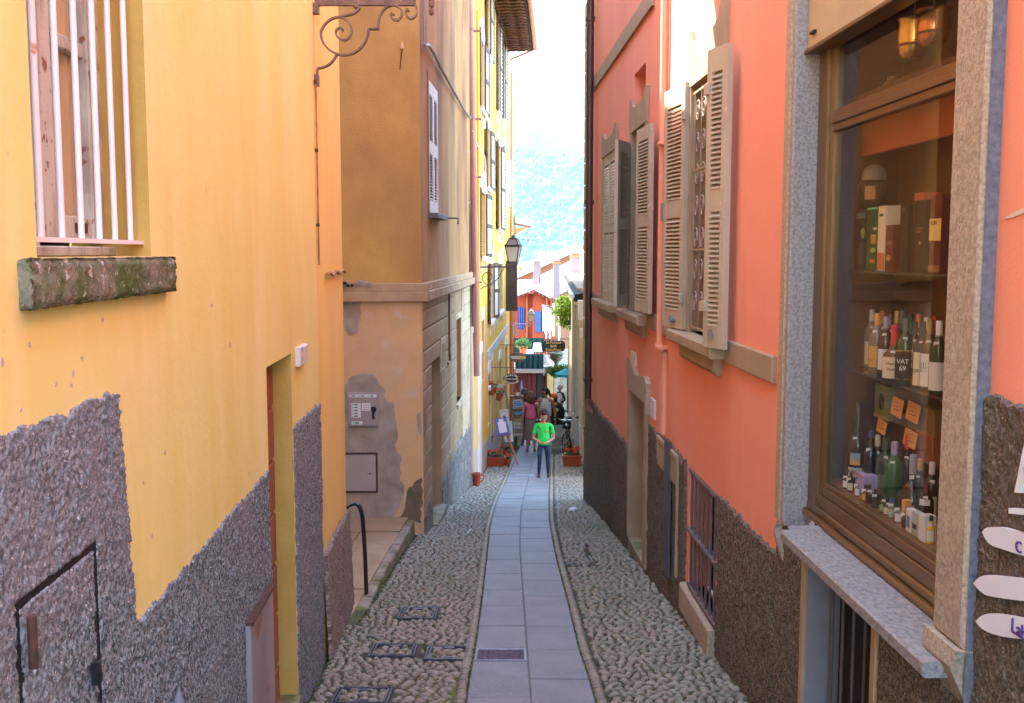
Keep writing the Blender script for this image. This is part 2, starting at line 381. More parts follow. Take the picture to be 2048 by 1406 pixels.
M_steel = mat('galvanised_steel', (.34, .34, .36), (.26, .26, .28), sc=8, rough=.45, metal=.6)
M_bar = mat('white_painted_bar', (.80, .78, .76), (.74, .70, .68), sc=6, c4=(.5, .25, .12), sc4=14, lo4=.72, hi4=.78, rough=.4)
M_oldwood = mat('peeling_painted_wood', (.50, .54, .46), (.34, .34, .28), sc=9, stretch=(1, 1, .25), lo=.45, hi=.6, c4=(.24, .12, .08), sc4=22, lo4=.6, hi4=.66, rough=.8, bump=.5, bsc=35)
M_curtain = mat('cream_curtain', (.85, .70, .50), (.80, .62, .42), sc=3, stretch=(2, 2, .4), rough=.9)
M_darkwood = mat('dark_red_brown_wood', (.24, .07, .04), (.16, .05, .03), sc=5, stretch=(2, 2, .3), rough=.6)
M_mortar = mat('earth_and_moss_joints', (.075, .064, .046), (.048, .042, .032), sc=6, c3=(.10, .13, .025), sc3=1.3, lo3=.52, hi3=.66, f3=.8, bump=.6, bsc=40, rough=.95)
M_cobble = mat('river_cobble', (1.0, 1.0, 1.0), (.72, .72, .73), sc=30, island=[(.20, .175, .115), (.33, .29, .20), (.115, .105, .085), (.45, .40, .30), (.25, .21, .135), (.15, .145, .135), (.30, .265, .19)], c3=(.10, .115, .035), sc3=1.1, lo3=.52, hi3=.70, f3=.5, rough=.55, spec=.5, bump=.3, bsc=60, bdist=.004)
M_slab = mat('grey_flagstone', (.205, .21, .222), (.165, .17, .182), sc=3, island=[(.9, .9, .9), (1.0, .99, .98), (.82, .82, .83), (.95, .93, .92)], c4=(.27, .27, .28), sc4=60, lo4=.58, hi4=.72, bump=.4, bsc=70, bdist=.006, bump2=.15, bsc2=3, rough=.62, spec=.45)
M_terr = mat('worn_pink_stone', (.42, .30, .165), (.32, .225, .125), sc=2.3, c3=(.22, .19, .10), sc3=1.6, lo3=.5, hi3=.68, f3=.7, bump=.4, bsc=20, rough=.85)
M_kerb = mat('mossy_kerb_stone', (.33, .27, .19), (.22, .18, .13), sc=6, c3=(.12, .15, .04), sc3=2.5, lo3=.5, hi3=.64, bump=.6, bsc=25, rough=.9)
M_earth = mat('dark_earth', (.13, .115, .09), (.09, .08, .06), sc=3, rough=.95)
M_asph = mat('street_bedding', (.16, .145, .125), (.11, .10, .085), sc=5, rough=.95)
M_tile = mat('terracotta_roof_tile', (.50, .25, .15), (.38, .18, .11), sc=3, c3=(.55, .42, .33), sc3=1.5, f3=.5, rough=.85)
M_roofpale = mat('pale_weathered_roof', (.62, .52, .44), (.5, .4, .33), sc=2, rough=.85)
M_orange = mat('deep_orange_plaster', (.36, .062, .02), (.31, .05, .018), sc=1, bump=.2, bsc=30)
M_peach = mat('peach_plaster', (.33, .15, .07), (.29, .13, .06), sc=1)
M_cream = mat('cream_plaster', (.66, .54, .34), (.58, .46, .28), sc=1.2, bump=.2, bsc=30)
M_dark = mat('dark_interior', (.025, .02, .018), rough=.9)
M_darkgreen = mat('dark_green_cloth', (.006, .032, .03), (.004, .024, .024), sc=12, stretch=(3, 3, .2), rough=.8)
M_gap = mat('black_gap', (.012, .012, .014), rough=.8)
M_paper = mat('white_card', (.78, .77, .75), rough=.7)
M_terracotta = mat('terracotta_plastic', (.42, .09, .035), (.36, .075, .03), sc=4, rough=.5)
M_terrapot = mat('terracotta_clay', (.58, .19, .075), (.5, .16, .06), sc=5, rough=.75)
M_flower = mat('orange_red_petals', (.80, .07, .02), (.75, .14, .04), sc=20, rough=.6, trans=.25)
M_leaf = mat('geranium_leaves', (.07, .16, .03), (.04, .10, .02), sc=15, rough=.6, trans=.3)
M_vine = mat('vine_leaves', (.20, .30, .035), (.10, .19, .025), sc=2.5, island=[(1, 1, 1), (.7, .8, .6), (1.0, .95, .7)], rough=.55, trans=.45)
M_soil = mat('potting_soil', (.05, .035, .025), rough=.95)

def hole_rects(*r): return [tuple(x) for x in r]
# ================================================================== SETTING
W_L = Wall(-0.967, 0.0, -0.0457, 1.0, 1)                      # near left house, street face
sL = W_L.px(631, 300)[0]
pL2 = W_L.P(sL, 0); W_L2 = Wall(pL2.x, pL2.y, -0.072, 1.0, 1)  # its last bay turns slightly
sL2 = 1.75
W_R = Wall(1.628, 0.0, -0.03, 1.0, -1)                        # salmon house
sR = 16.0
W_OF = Wall(-1.068, 12.17, -1.0, 0.0, 1); W_OF.n = Vector((0, -1))   # ochre house, face towards us (s runs left)
W_OS = Wall(-1.068, 12.17, 0.0417, 1.0, 1)                    # ochre house, street face
pY = W_OS.P(7.4, 0); W_Y = Wall(pY.x, pY.y, 0.045, 1.0, 1)     # bright yellow house
W_C = Wall(1.62, 22.5, 0.036, 1.0, -1)                        # cream house beyond on the right

def xL(y):                                                     # left foot of the street
    if y < 8.35: return -0.967 - 0.0457 * y
    if y < 12.17: return -3.2
    return -1.575 + 0.0417 * y
def xR(y):
    if y < 16: return 1.628 - 0.03 * y
    if y < 22.5: return 1.15 + .075 * (y - 16)
    return 1.62 + .036 * (y - 22.5)

# terrain: one sheet from behind the camera down to the lake shore
mb = MB(); ys = [-60, -20, -8, 0, 4, 8, 12, 14.3, 18, 22, 27, 34, 41, 48, 60, 80, 110, 150, 260, 400, 700]; xs = [-400, -150, -60, -20, -8, -4, -2, 0, 2, 4, 8, 20, 60, 150, 400]
for y in ys:
    for x in xs: mb.v.append((x, y, zg(y) - .06 - (0.0 if y < 400 else (y - 400) * .012)))
n = len(xs)
for i in range(len(ys) - 1):
    for j in range(n - 1): mb.f.append((i * n + j, i * n + j + 1, (i + 1) * n + j + 1, (i + 1) * n + j)); mb.m.append(0)
tag(mb.build('ground', M_asph, None, loc=(0, 0, 0)), kind='structure')

# street bed between the houses
mb = MB(); k = 0
for y in np.arange(-6, 60.01, 0.5):
    a = min(xL(y), -1.0 if y < 12 else 9) - .25; b = xR(y) + .3
    if y > 44: a, b = -3.0, 6.0
    mb.v += [(a, y, zg(y) - .015), (b, y, zg(y) - .015)]
    if k: mb.f.append((2 * k - 2, 2 * k - 1, 2 * k + 1, 2 * k)); mb.m.append(0)
    k += 1
pav = tag(mb.build('cobbled_street', M_mortar, None, loc=(0, 0, 0)), kind='structure')

# flagstone path: two columns of slabs
PE_L = [(933, 1406), (940, 1350), (951, 1296), (963.6, 1206), (974, 1116), (980, 1055), (996, 997), (1019, 947)]
PE_R = [(1192, 1406), (1176, 1350), (1158, 1300), (1136, 1206), (1111, 1112), (1098.6, 1044), (1097, 990), (1100, 947)]
PE_M = [(1062.6, 1406), (1058, 1350), (1055, 1314), (1046, 1188), (1039, 1087), (1042, 1019), (1052, 975), (1060, 947)]
def edge_fn(pts):
    g = sorted([(on_ground(*p).y, on_ground(*p).x) for p in pts])
    Y = [q[0] for q in g]; X = [q[1] for q in g]
    return lambda y: float(np.interp(y, Y, X)) if Y[0] <= y <= Y[-1] else (X[0] + (y - Y[0]) * (X[1] - X[0]) / (Y[1] - Y[0]) * .5 if y < Y[0] else X[-1] + .043 * (y - Y[-1]))
pl, pr, pm = edge_fn(PE_L), edge_fn(PE_R), edge_fn(PE_M)
path = tag(link('path', None), kind='structure')
def joints(px):
    return [on_ground(1040, v).y for v in px]
jl = [2.0, 3.0, 3.9, 4.8, 5.55] + joints([1397, 1323, 1297, 1253, 1213, 1180, 1148, 1119, 1094, 1070, 1053, 1033, 1016, 998, 985, 972])
jr = [2.2, 3.1, 4.2, 5.1] + joints([1359, 1300, 1254, 1193, 1161, 1128, 1103, 1078, 1056, 1042, 1020, 1005, 991, 978])
for jj in (jl, jr):
    while jj[-1] < 26: jj.append(jj[-1] + random.uniform(.55, .95))
    jj.sort()
GRATE = None
for col, jj in ((0, jl), (1, jr)):
    for a, b in zip(jj[:-1], jj[1:]):
        if b - a < .05: continue
        g = .0045; xa, xb = (pl, pm) if col == 0 else (pm, pr)
        dz = random.uniform(-.002, .002); tilt = random.uniform(-.002, .002)
        isg = col == 0 and abs((a + b) / 2 - on_ground(1000, 1310).y) < .12
        ya, yb = a + g, b - g
        c = [(xa(ya) + g, ya), (xb(ya) - g, ya), (xb(yb) - g, yb), (xa(yb) + g, yb)]
        m_ = MB(); top = [(x, y, zg(y) + dz + tilt * (1 if i in (1, 2) else -1)) for i, (x, y) in enumerate(c)]
        cx_, cy_ = sum(q[0] for q in c) / 4, (ya + yb) / 2
        bev = [(x + (cx_ - x) * .02, y + (cy_ - y) * .02, z + .005) for (x, y, z) in top]
        if isg:
            GRATE = bev; bev = [(x, y, z - .05) for x, y, z in bev]; top = [(x, y, z - .05) for x, y, z in top]
        low = [(x, y, zg(y) - .08) for x, y in c]
        m_.add(low + top + bev, [(0, 1, 5, 4), (1, 2, 6, 5), (2, 3, 7, 6), (3, 0, 4, 7), (4, 5, 9, 8), (5, 6, 10, 9), (6, 7, 11, 10), (7, 4, 8, 11), (8, 9, 10, 11)])
        m_.build('flagstone', M_slab, path)
m_ = MB(); yy = list(np.arange(1.8, 26.01, .4))
for a_, b_ in zip(yy[:-1], yy[1:]): m_.quad((pl(a_), a_, zg(a_) - .004), (pr(a_), a_, zg(a_) - .004), (pr(b_), b_, zg(b_) - .004), (pl(b_), b_, zg(b_) - .004))
m_.build('joint_mortar', mat('grey_joint_mortar', (.165, .16, .15), (.13, .125, .11), sc=9, rough=.9), path)
# beyond the boy the path runs on as a darker worn strip
m_ = MB()
for y in np.arange(26, 47, 1.0):
    m_.quad((pl(y), y, zg(y) - .004), (pr(y), y, zg(y) - .004), (pr(y + 1), y + 1, zg(y + 1) - .004), (pl(y + 1), y + 1, zg(y + 1) - .004))
m_.build('far_paving', M_slab, path)

# cobbles ------------------------------------------------------------
def cobble_template(seed, n=9):
    r = random.Random(seed); rings = [(1.0, -.35), (.98, .05), (.78, .55), (.40, .88)]
    pert = [1 + r.uniform(-.12, .12) for _ in range(n)]
    v = [(math.cos(2 * math.pi * j / n) * q * pert[j], math.sin(2 * math.pi * j / n) * q * pert[j], z) for q, z in rings for j in range(n)] + [(r.uniform(-.1, .1), r.uniform(-.1, .1), 1.0)]
    f = [(i * n + j, i * n + (j + 1) % n, (i + 1) * n + (j + 1) % n, (i + 1) * n + j) for i in range(3) for j in range(n)] + [(3 * n + j, 3 * n + (j + 1) % n, 4 * n) for j in range(n)]
    return np.array(v), f
TEMPL = [cobble_template(i) for i in range(7)]
stones = []
kb0 = [on_ground(*p) for p in ((706, 1252), (735, 1210), (772, 1150), (800, 1108), (838, 1058))]
def left_limit(y):
    if y < kb0[0].y: return xL(y) + .01
    if y < kb0[-1].y: return float(np.interp(y, [q.y for q in kb0], [q.x for q in kb0])) + .02
    return xL(max(y, 12.2)) + .01
COVERS = [((665, 1374), (785, 1406), 0), ((738, 1287), (836, 1312), 0), ((848, 1291), (944, 1319), 0), ((795, 1214), (878, 1237), 0)]
cov_rects = []
for p, q, _ in COVERS:
    a = on_ground((p[0] + q[0]) / 2, p[1]); b = on_ground((p[0] + q[0]) / 2, q[1])
    l = on_ground(p[0] + 4, (p[1] + q[1]) / 2); r_ = on_ground(q[0] - 4, (p[1] + q[1]) / 2)
    cov_rects.append((l.x, r_.x, b.y, a.y))
ca, cb = on_ground(1118, 1130), on_ground(1186, 1087)
cov_rects.append((ca.x, on_ground(1178, 1108).x, ca.y, cb.y))
y = 4.6
while y < 26:
    row = random.uniform(.040, .056) * (1.0 if y < 14 else 1.25 if y < 20 else 1.6)
    for (x0, x1) in ((left_limit(y), pl(y) - .075), (pr(y) + .075, xR(y) - .02)):
        x = x0 + random.uniform(0, .04)
        while x < x1:
            w = random.choice((random.uniform(.036, .06), random.uniform(.05, .09))) * (1.0 if y < 14 else 1.3 if y < 20 else 1.6)
            cx_, cy_ = x + w / 2, y + row / 2 + random.uniform(-.016, .016)
            ok = cx_ + w * .45 < x1 + .03
            for (a, b, c, d) in cov_rects:
                for e in (a, b):
                    if abs(cx_ - e) < w * .36 + .012 and c - .02 < cy_ < d + .02: ok = False
                for e in (c, d):
                    if abs(cy_ - e) < row * .4 + .012 and a - .02 < cx_ < b + .02: ok = False
            if ok: stones.append((cx_, cy_, w * .5, row * random.uniform(.42, .54), random.uniform(.002, .011), random.uniform(-.5, .5)))
            x += w * random.uniform(1.0, 1.22)
    y += row * .98
for sidefn, sg in ((pl, -1), (pr, 1)):                            # border course along the path
    y = 4.6
    while y < 26:
        w = random.uniform(.05, .075) * (1.0 if y < 14 else 1.4)
        stones.append((sidefn(y) + sg * .038, y + w / 2, .040, w * .52, random.uniform(.014, .022), 0)); y += w
bottom_y = on_ground(1024, 1406).y
infr = [s for s in stones if s[1] > bottom_y - .02]
infr.sort(key=lambda s: s[1] / math.sqrt(s[2] * s[3]))
near = infr[:300]; nearset = set(near)
near_meshes = []
for tv, tf in TEMPL:
    me = bpy.data.meshes.new('cobble'); me.from_pydata(tv.tolist(), [], tf); me.materials.append(M_cobble)
    me.polygons.foreach_set('use_smooth', [True] * len(tf)); fix_normals(me); near_meshes.append(me)
for i, (x, y, a, b, h, r) in enumerate(near):
    o = link('cobble', near_meshes[i % 7], pav, (x, y, zg(y) - .014)); o.scale = (a, b, h + .012); o.rotation_euler = (-.11, 0, r)
V, FF = [], []; off = 0
for i, s in enumerate(stones):
    if s in nearset: continue
    x, y, a, b, h, r = s; tv, tf = TEMPL[i % 7]; c, sn = math.cos(r), math.sin(r)
    X = tv[:, 0] * a; Y = tv[:, 1] * b
    V.append(np.stack([x + X * c - Y * sn, y + X * sn + Y * c, zg(y) - .014 + tv[:, 2] * (h + .012)], -1)); FF += [tuple(k + off for k in f) for f in tf]; off += len(tv)
me = bpy.data.meshes.new('cobbles'); me.from_pydata(np.concatenate(V).tolist(), [], FF); me.materials.append(M_cobble)
me.polygons.foreach_set('use_smooth', [True] * len(FF))
tag(link('cobbles', me, pav, (0, 0, 0)), kind='stuff')
# moss and grass tufts in the joints
mb = MB()
for _ in range(3600):
    yy = random.uniform(5.4, 12); lft = random.random() < .6
    lo_, hi_ = (left_limit(yy), pl(yy)) if lft else (pr(yy), xR(yy))
    x = lo_ + (hi_ - lo_) * (random.random() ** 2 if lft else random.random() ** 1.5)
    if random.random() < .3: x = pl(yy) - .005 if lft else pr(yy) + .005
    a = random.uniform(0, 6.3); hh = random.uniform(.004, .016)
    d = Vector((math.cos(a), math.sin(a), 0)) * .008; p = Vector((x, yy, zg(yy) - .012))
    mb.add([p - d, p + d, p + Vector((random.uniform(-.01, .01), random.uniform(-.01, .01), hh + .012))], [(0, 1, 2)])
tag(mb.build('moss', mat('joint_moss', (.11, .17, .03), (.07, .11, .02), sc=4, rough=.8), pav, loc=(0, 0, 0)), kind='stuff')

# raised forecourt in front of the ochre house
court = tag(link('forecourt', None, None, (-2, 10, -1)), kind='structure')
zc = lambda y: float(np.interp(y, [8.2, 9.4, 12.2], [zg(8.2) + .0, zg(9.4) + .055, zg(12.17) + .20]))
cutx = [(-3.6, -2.35), (-2.35, -1.72), (-1.72, None)]; ysl = [8.0, 8.9, 9.75, 10.55, 11.35, 12.2]
for i in range(len(ysl) - 1):
    for a, b in cutx:
        ya, yb = ysl[i] + .006, ysl[i + 1] - .006
        ra = (left_limit(max(ya, kb0[0].y)) - .10) if b is None else b - .006
        rb = (left_limit(max(yb, kb0[0].y)) - .10) if b is None else b - .006
        a2 = a + .006; dz = random.uniform(-.008, .008)
        if ra < a2 + .02 or rb < a2 + .02: continue
        m_ = MB(); c = [(a2, ya), (ra, ya), (rb, yb), (a2, yb)]
        m_.add([(x, y, zc(y) - .25) for x, y in c] + [(x, y, zc(y) + dz) for x, y in c], [(4, 5, 6, 7), (0, 1, 5, 4), (1, 2, 6, 5), (2, 3, 7, 6), (3, 0, 4, 7)])
        m_.build('paving_slab', M_terr, court)
yk = 8.25
while yk < 12.0:
    ln = random.uniform(.3, .62); y2 = min(yk + ln, 12.1)
    f = lambda y: left_limit(max(y, kb0[0].y))
    a, b = f(yk + .01), f(y2 - .01); j = random.uniform(-.015, .01)
    m_ = MB(); c = [(a - .11, yk + .01), (a - .005 + j, yk + .01), (b - .005 + j, y2 - .01), (b - .11, y2 - .01)]
    m_.add([(x, y, zg(y) - .2) for x, y in c] + [(x, y, zc(y) - .004) for x, y in c] , [(0, 1, 5, 4), (1, 2, 6, 5), (2, 3, 7, 6), (3, 0, 4, 7), (4, 5, 6, 7)])
    o = m_.build('kerb_stone', M_kerb, court)
    md = o.modifiers.new('bevel', 'BEVEL'); md.width = .02; md.segments = 2
    yk = y2

# lake, hills ---------------------------------------------------------
mb = MB(); mb.quad((-3500, 380, -30), (3500, 380, -30), (3500, 2900, -30), (-3500, 2900, -30))
tag(mb.build('lake_water', mat('lake_water', (.03, .09, .12), rough=.12, bump=.3, bsc=.2, bdist=.3), None, loc=(0, 0, 0)), kind='structure')

def smooth_noise(shape, cells, amp):
    g = rng.standard_normal((cells[0] + 3, cells[1] + 3))
    xi = np.linspace(0, cells[0], shape[0]); yi = np.linspace(0, cells[1], shape[1])
    X0 = xi.astype(int); Y0 = yi.astype(int); fx = xi - X0; fy = yi - Y0
    fx = (fx * fx * (3 - 2 * fx))[:, None]; fy = (fy * fy * (3 - 2 * fy))[None]
    return amp * (g[np.ix_(X0, Y0)] * (1 - fx) * (1 - fy) + g[np.ix_(X0 + 1, Y0)] * fx * (1 - fy) + g[np.ix_(X0, Y0 + 1)] * (1 - fx) * fy + g[np.ix_(X0 + 1, Y0 + 1)] * fx * fy)

M_hill = mat('wooded_hillside', (.055, .085, .03), (.10, .12, .05), sc=.012, c3=(.20, .19, .11), sc3=.006, lo3=.55, hi3=.66, f3=.8, det=8, rough=.95)
M_mount = mat('rocky_mountain', (.07, .09, .04), (.13, .13, .07), sc=.004, c3=(.30, .28, .22), sc3=.003, lo3=.52, hi3=.62, det=8, rough=.95)
def hill(name, x0, x1, y0, y1, nx, ny, ridge, m, rough_amp, seed_cells):
    xs_ = np.linspace(x0, x1, nx); ys_ = np.linspace(0, 1, ny)
    H = np.zeros((nx, ny)); top = np.array([ridge(x) for x in xs_])
    prof = np.where(ys_ < .62, (ys_ / .62) ** .85, 1 - .35 * (ys_ - .62) / .38)
    H = top[:, None] * prof[None]
    nz = sum(smooth_noise((nx, ny), (c, max(2, int(c * ny / nx * 1.2))), rough_amp / (1.8 ** i)) for i, c in enumerate(seed_cells))
    H = -34 + H + nz * np.clip(ys_ * 4, 0, 1)[None] * (1 - np.exp(-H / 60))
    X, Y = np.meshgrid(xs_, y0 + ys_ * (y1 - y0), indexing='ij')
    me = bpy.data.meshes.new(name)
    k = (np.arange(nx - 1)[:, None] * ny + np.arange(ny - 1)[None]).ravel()
    me.from_pydata(np.stack([X, Y, H], -1).reshape(-1, 3).tolist(), [], np.stack([k, k + ny, k + ny + 1, k + 1], -1).tolist()); me.materials.append(m)
    me.polygons.foreach_set('use_smooth', [True] * len(me.polygons))
    o = link(name, me, None, (0, 0, 0)); tag(o, kind='structure')
    return X, Y, H
def ridge1(x): return float(np.interp(x, [-2500, -900, -300, -60, 40, 110, 190, 300, 500, 1200, 2500], [500, 420, 360, 345, 318, 268, 285, 318, 380, 520, 620])) + 15
X1, Y1, H1 = hill('wooded_hills', -2500, 2500, 2450, 3300, 700, 140, ridge1, M_hill, 14, (40, 90, 200))
def ridge2(x): return float(np.interp(x, [-5000, -2000, -600, 0, 400, 900, 2500, 5000], [1500, 1650, 1580, 1480, 1400, 1330, 1500, 1400]))
hill('mountains', -5500, 5500, 3500, 6000, 420, 110, ridge2, M_mount, 60, (24, 60, 140))
# trees on the facing hillside, far off: one wood
mb = MB(); M_wood = mat('far_wood', (.05, .085, .028), (.085, .115, .035), sc=.02, island=[(1, 1, 1), (.6, .7, .55), (1.3, 1.2, .9), (.8, 1.0, .7)], rough=.95)
ico = [(0, 0, 1), (.9, 0, .3), (.28, .85, .3), (-.73, .53, .3), (-.73, -.53, .3), (.28, -.85, .3), (.73, .53, -.45), (-.28, .85, -.45), (-.9, 0, -.45), (-.28, -.85, -.45), (.73, -.53, -.45)]
icf = [(0, i + 1, (i + 1) % 5 + 1) for i in range(5)] + [(i + 1, i + 6, (i + 1) % 5 + 1) for i in range(5)] + [(i + 6, (i + 1) % 5 + 6, (i + 1) % 5 + 1) for i in range(5)]
ix = np.nonzero((X1[:, 0] > -420) & (X1[:, 0] < 700))[0]
for _ in range(9000):
    i = random.choice(ix); j = random.randrange(2, 92); x = X1[i, j] + random.uniform(-4, 4); y = Y1[i, j] + random.uniform(-3, 3); s = random.uniform(3.5, 8.5)
    if math.sin(x * .021) + math.sin(y * .03 + x * .013) + random.uniform(-1, 1) < -.7: continue
    mb.add([(x + p[0] * s, y + p[1] * s, H1[i, j] + (p[2] + .5) * s * random.uniform(.9, 1.5)) for p in ico], icf)
tag(mb.build('far_wood', M_wood, None, loc=(0, 0, 0), smooth='all'), kind='stuff')
# pale houses on the facing shore
spots = [(1076, 508), (1096, 470), (1128, 489), (1147, 459), (1109, 512), (1152, 505)]
wh = ['pale house low on the far shore, left of the gable', 'pale house on the wooded slope above the chimneys', 'pale house across the lake above the tallest chimney', 'pale house high on the wooded slope at right', 'pale house at the far waterside above the roofs', 'pale house at the far shore beside the quoins']
for (u, v), lb in zip(spots, wh):
    d = ray(u, v); best = None
    for yy in np.arange(2480, 3000, 4):
        x = d.x / d.y * yy; z = CAMZ + d.z / d.y * yy
        i = min(max(int((x + 2500) / 5000 * 699), 0), 699); j = min(max(int((yy - 2450) / 850 * 139), 0), 139)
        if z < H1[i, j] + 5: best = (x, yy, H1[i, j]); break
    if best is None: continue
    x, yy, z = best; w = random.uniform(5, 8)
    t = thing('far_house', lb, 'house', (x, yy, z), 'pale houses across the lake')
    m_ = MB(); m_.box(x - w, x + w, yy - 5, yy + 5, z - 3, z + 8); m_.build('wall', M_white, t)
    m_ = MB(); m_.add([(x - w - .6, yy - 5.6, z + 8), (x + w + .6, yy - 5.6, z + 8), (x + w + .6, yy + 5.6, z + 8), (x - w - .6, yy + 5.6, z + 8), (x - w - .6, yy, z + 11), (x + w + .6, yy, z + 11)], [(0, 1, 5, 4), (2, 3, 4, 5), (0, 4, 3), (1, 2, 5), (3, 2, 1, 0)]); m_.build('roof', M_tile, t)
# ================================================================== NEAR LEFT HOUSE (yellow plaster)
left = thing('town_house', 'near yellow plaster house on the left with barred window and stepped grey roughcast', 'house', W_L.P(3, zg(3)))
SB = -1.6                                                       # wall starts behind the viewer
winL = W_L.rect((45, -140), (302, 512)); winL = (winL[0], winL[1], winL[2] + .0, 3.6)
doorL = (W_L.px(534, 800)[0], W_L.px(584, 800)[0], zg(5.4) - .3, W_L.px(560, 718)[1])
doorL = (doorL[0], doorL[1], doorL[2], (W_L.px(534, 737)[1] + W_L.px(584, 703)[1]) / 2)
mb = MB(); mb.wpanel(W_L, SB, sL, zg(8) - .4, 7.3, [(*winL, .0), (*doorL, .0)], depth=.0)
mb.quad(W_L.P(SB, -2, 0), W_L.P(SB, 7.3, 0), W_L.P(SB, 7.3, -5), W_L.P(SB, -2, -5))
left_wall = mb.build('wall', M_left, left)
mb = MB(); mb.wpanel(W_L2, -.03, sL2, zg(8) - .5, 7.3, [], h=.0)
e0, e1 = W_L2.P(sL2, 0, 0), W_L2.P(sL2, 0, -5)
mb.quad((e0.x, e0.y, -2), (e0.x, e0.y, 7.3), (e1.x, e1.y, 7.3), (e1.x, e1.y, -2))
mb.build('wall', M_left2, left)
# window reveal and interior lining
s0, s1, z0, z1 = winL
mb = MB()
for (a, b, c, d) in ((s0, z0, s0, z1), (s1, z0, s1, z1), (s0, z1, s1, z1), (s0, z0, s1, z0)):
    mb.quad(W_L.P(a, b, 0), W_L.P(c, d, 0), W_L.P(c, d, -.24), W_L.P(a, b, -.24))
mb.build('window_reveal', M_reveal, left)
win = MB()
wb = lambda a, b, c, d, h0, h1, m=win: m.wbox(W_L, a, b, c, d, h0, h1, .004)
hF = -.15                                                       # casement plane
def U(u, v=300): return W_L.px(u, v, hF)[0]
def Z(u, v): return W_L.px(u, v, hF)[1]
zr = Z(120, 485) + .0
wb(U(30), U(57), zr - .1, z1, hF - .03, hF + .02)              # outer jamb
wb(U(57), U(64), zr, z1, hF - .03, hF + .03)
wb(U(76), U(100), zr, z1, hF - .02, hF + .012)                 # sash stiles
wb(U(172), U(203), zr, z1, hF - .02, hF + .014)
wb(U(100), U(172), zr, Z(140, 432), hF - .02, hF + .008)       # bottom rail
wb(U(100), U(172), Z(140, 92) - .02, Z(140, 92) + .02, hF - .018, hF + .004)   # glazing bar
wb(U(20), U(205), z0, zr - .01, hF - .05, hF + .045)           # wooden cill board
o = win.build('window_frame', M_oldwood, left)
m_ = MB(); m_.wbox(W_L, U(203), U(212), zr, z1, hF - .05, hF + .03); m_.build('frame_edge', mat('slate_blue_paint', (.2, .2, .25), (.14, .14, .17), sc=10, rough=.6), o)
m_ = MB(); m_.wbox(W_L, U(98), U(176), Z(140, 430), z1, hF - .016, hF - .012); m_.build('pane', glassmat('old_window_glass', (.9, .9, .88), 1.0, .12), o)
m_ = MB(); n = 24; a, b = U(60), U(205)
for i in range(n):
    q0, q1 = a + (b - a) * i / n, a + (b - a) * (i + 1) / n; w0, w1 = .008 * math.sin(i * 1.3) + .004 * math.sin(i * 3.1), .008 * math.sin((i + 1) * 1.3) + .004 * math.sin((i + 1) * 3.1)
    m_.quad(W_L.P(q0, zr, hF - .030 + w0), W_L.P(q1, zr, hF - .030 + w1), W_L.P(q1, z1, hF - .030 + w1), W_L.P(q0, z1, hF - .030 + w0))
m_.build('curtain', M_curtain, o, smooth='all')
m_ = MB(); m_.wbox(W_L, U(138), U(160), Z(150, 466), Z(150, 446), hF + .008, hF + .013); m_.build('rust_patch', M_rust, o)
m_ = MB(); m_.wbox(W_L, s0 + .01, s1 - .01, z0, z1, -.26, -.24); m_.build('window_back', M_dark, left)
# grille of white bars
gr = MB(); ra = W_L.rect((66, 479), (292, 485), -.035)
zb = W_L.px(180, 482, -.035)[1]
gr.wbox(W_L, s0 - .05, W_L.px(293, 482, -.035)[0], zb - .006, zb + .006, -.055, -.02)
g = gr.build('window_grille', M_bar, left)
for u in (20, 82, 124, 163, 199, 230, 261):
    s = W_L.px(u, 470, -.037)[0]
    m_ = MB(); m_.tube([W_L.P(s, zb + .004, -.037), W_L.P(s, z1 + .02, -.037)], .0085, 10); m_.build('bar', M_bar, g, smooth=True)
# the mossy stone sill
S_ = MB(); SH = .04; a, b = W_L.px(74, 575, SH)[0], W_L.px(357, 550, SH)[0]
zt, zl = winL[2] - .004, W_L.px(200, 602, SH)[1]
ns, nz, nh = 44, 10, 7
rg = np.random.default_rng(3)
def sillpt(fs, fz, fh):
    j = lambda: float(rg.normal(0, .0018))
    e = .012 * (max(0, abs(fs - .5) * 2 - .94) / .06) + .012 * (max(0, abs(fz - .5) * 2 - .8) / .2) ** 2
    return W_L.P(a + (b - a) * fs + j(), zl + (zt - zl) * fz + j(), -.02 + (SH + .02) * fh - (e if fh == 1 else 0) + j())
grid = {}
def gp(i, j, k):
    if (i, j, k) not in grid: S_.v.append(tuple(sillpt(i / ns, j / nz, k / nh))); grid[(i, j, k)] = len(S_.v) - 1
    return grid[(i, j, k)]
def face(q): S_.f.append(tuple(gp(*x) for x in q)); S_.m.append(0)
for i in range(ns):
    for j in range(nz): face(((i, j, nh), (i + 1, j, nh), (i + 1, j + 1, nh), (i, j + 1, nh)))
    for k in range(nh):
        face(((i, nz, k), (i + 1, nz, k), (i + 1, nz, k + 1), (i, nz, k + 1))); face(((i, 0, k), (i + 1, 0, k), (i + 1, 0, k + 1), (i, 0, k + 1)))
for j in range(nz):
    for k in range(nh):
        for i in (0, ns): face(((i, j, k), (i, j + 1, k), (i, j + 1, k + 1), (i, j, k + 1)))
o = S_.build('stone_sill', M_moss, left, smooth='all')
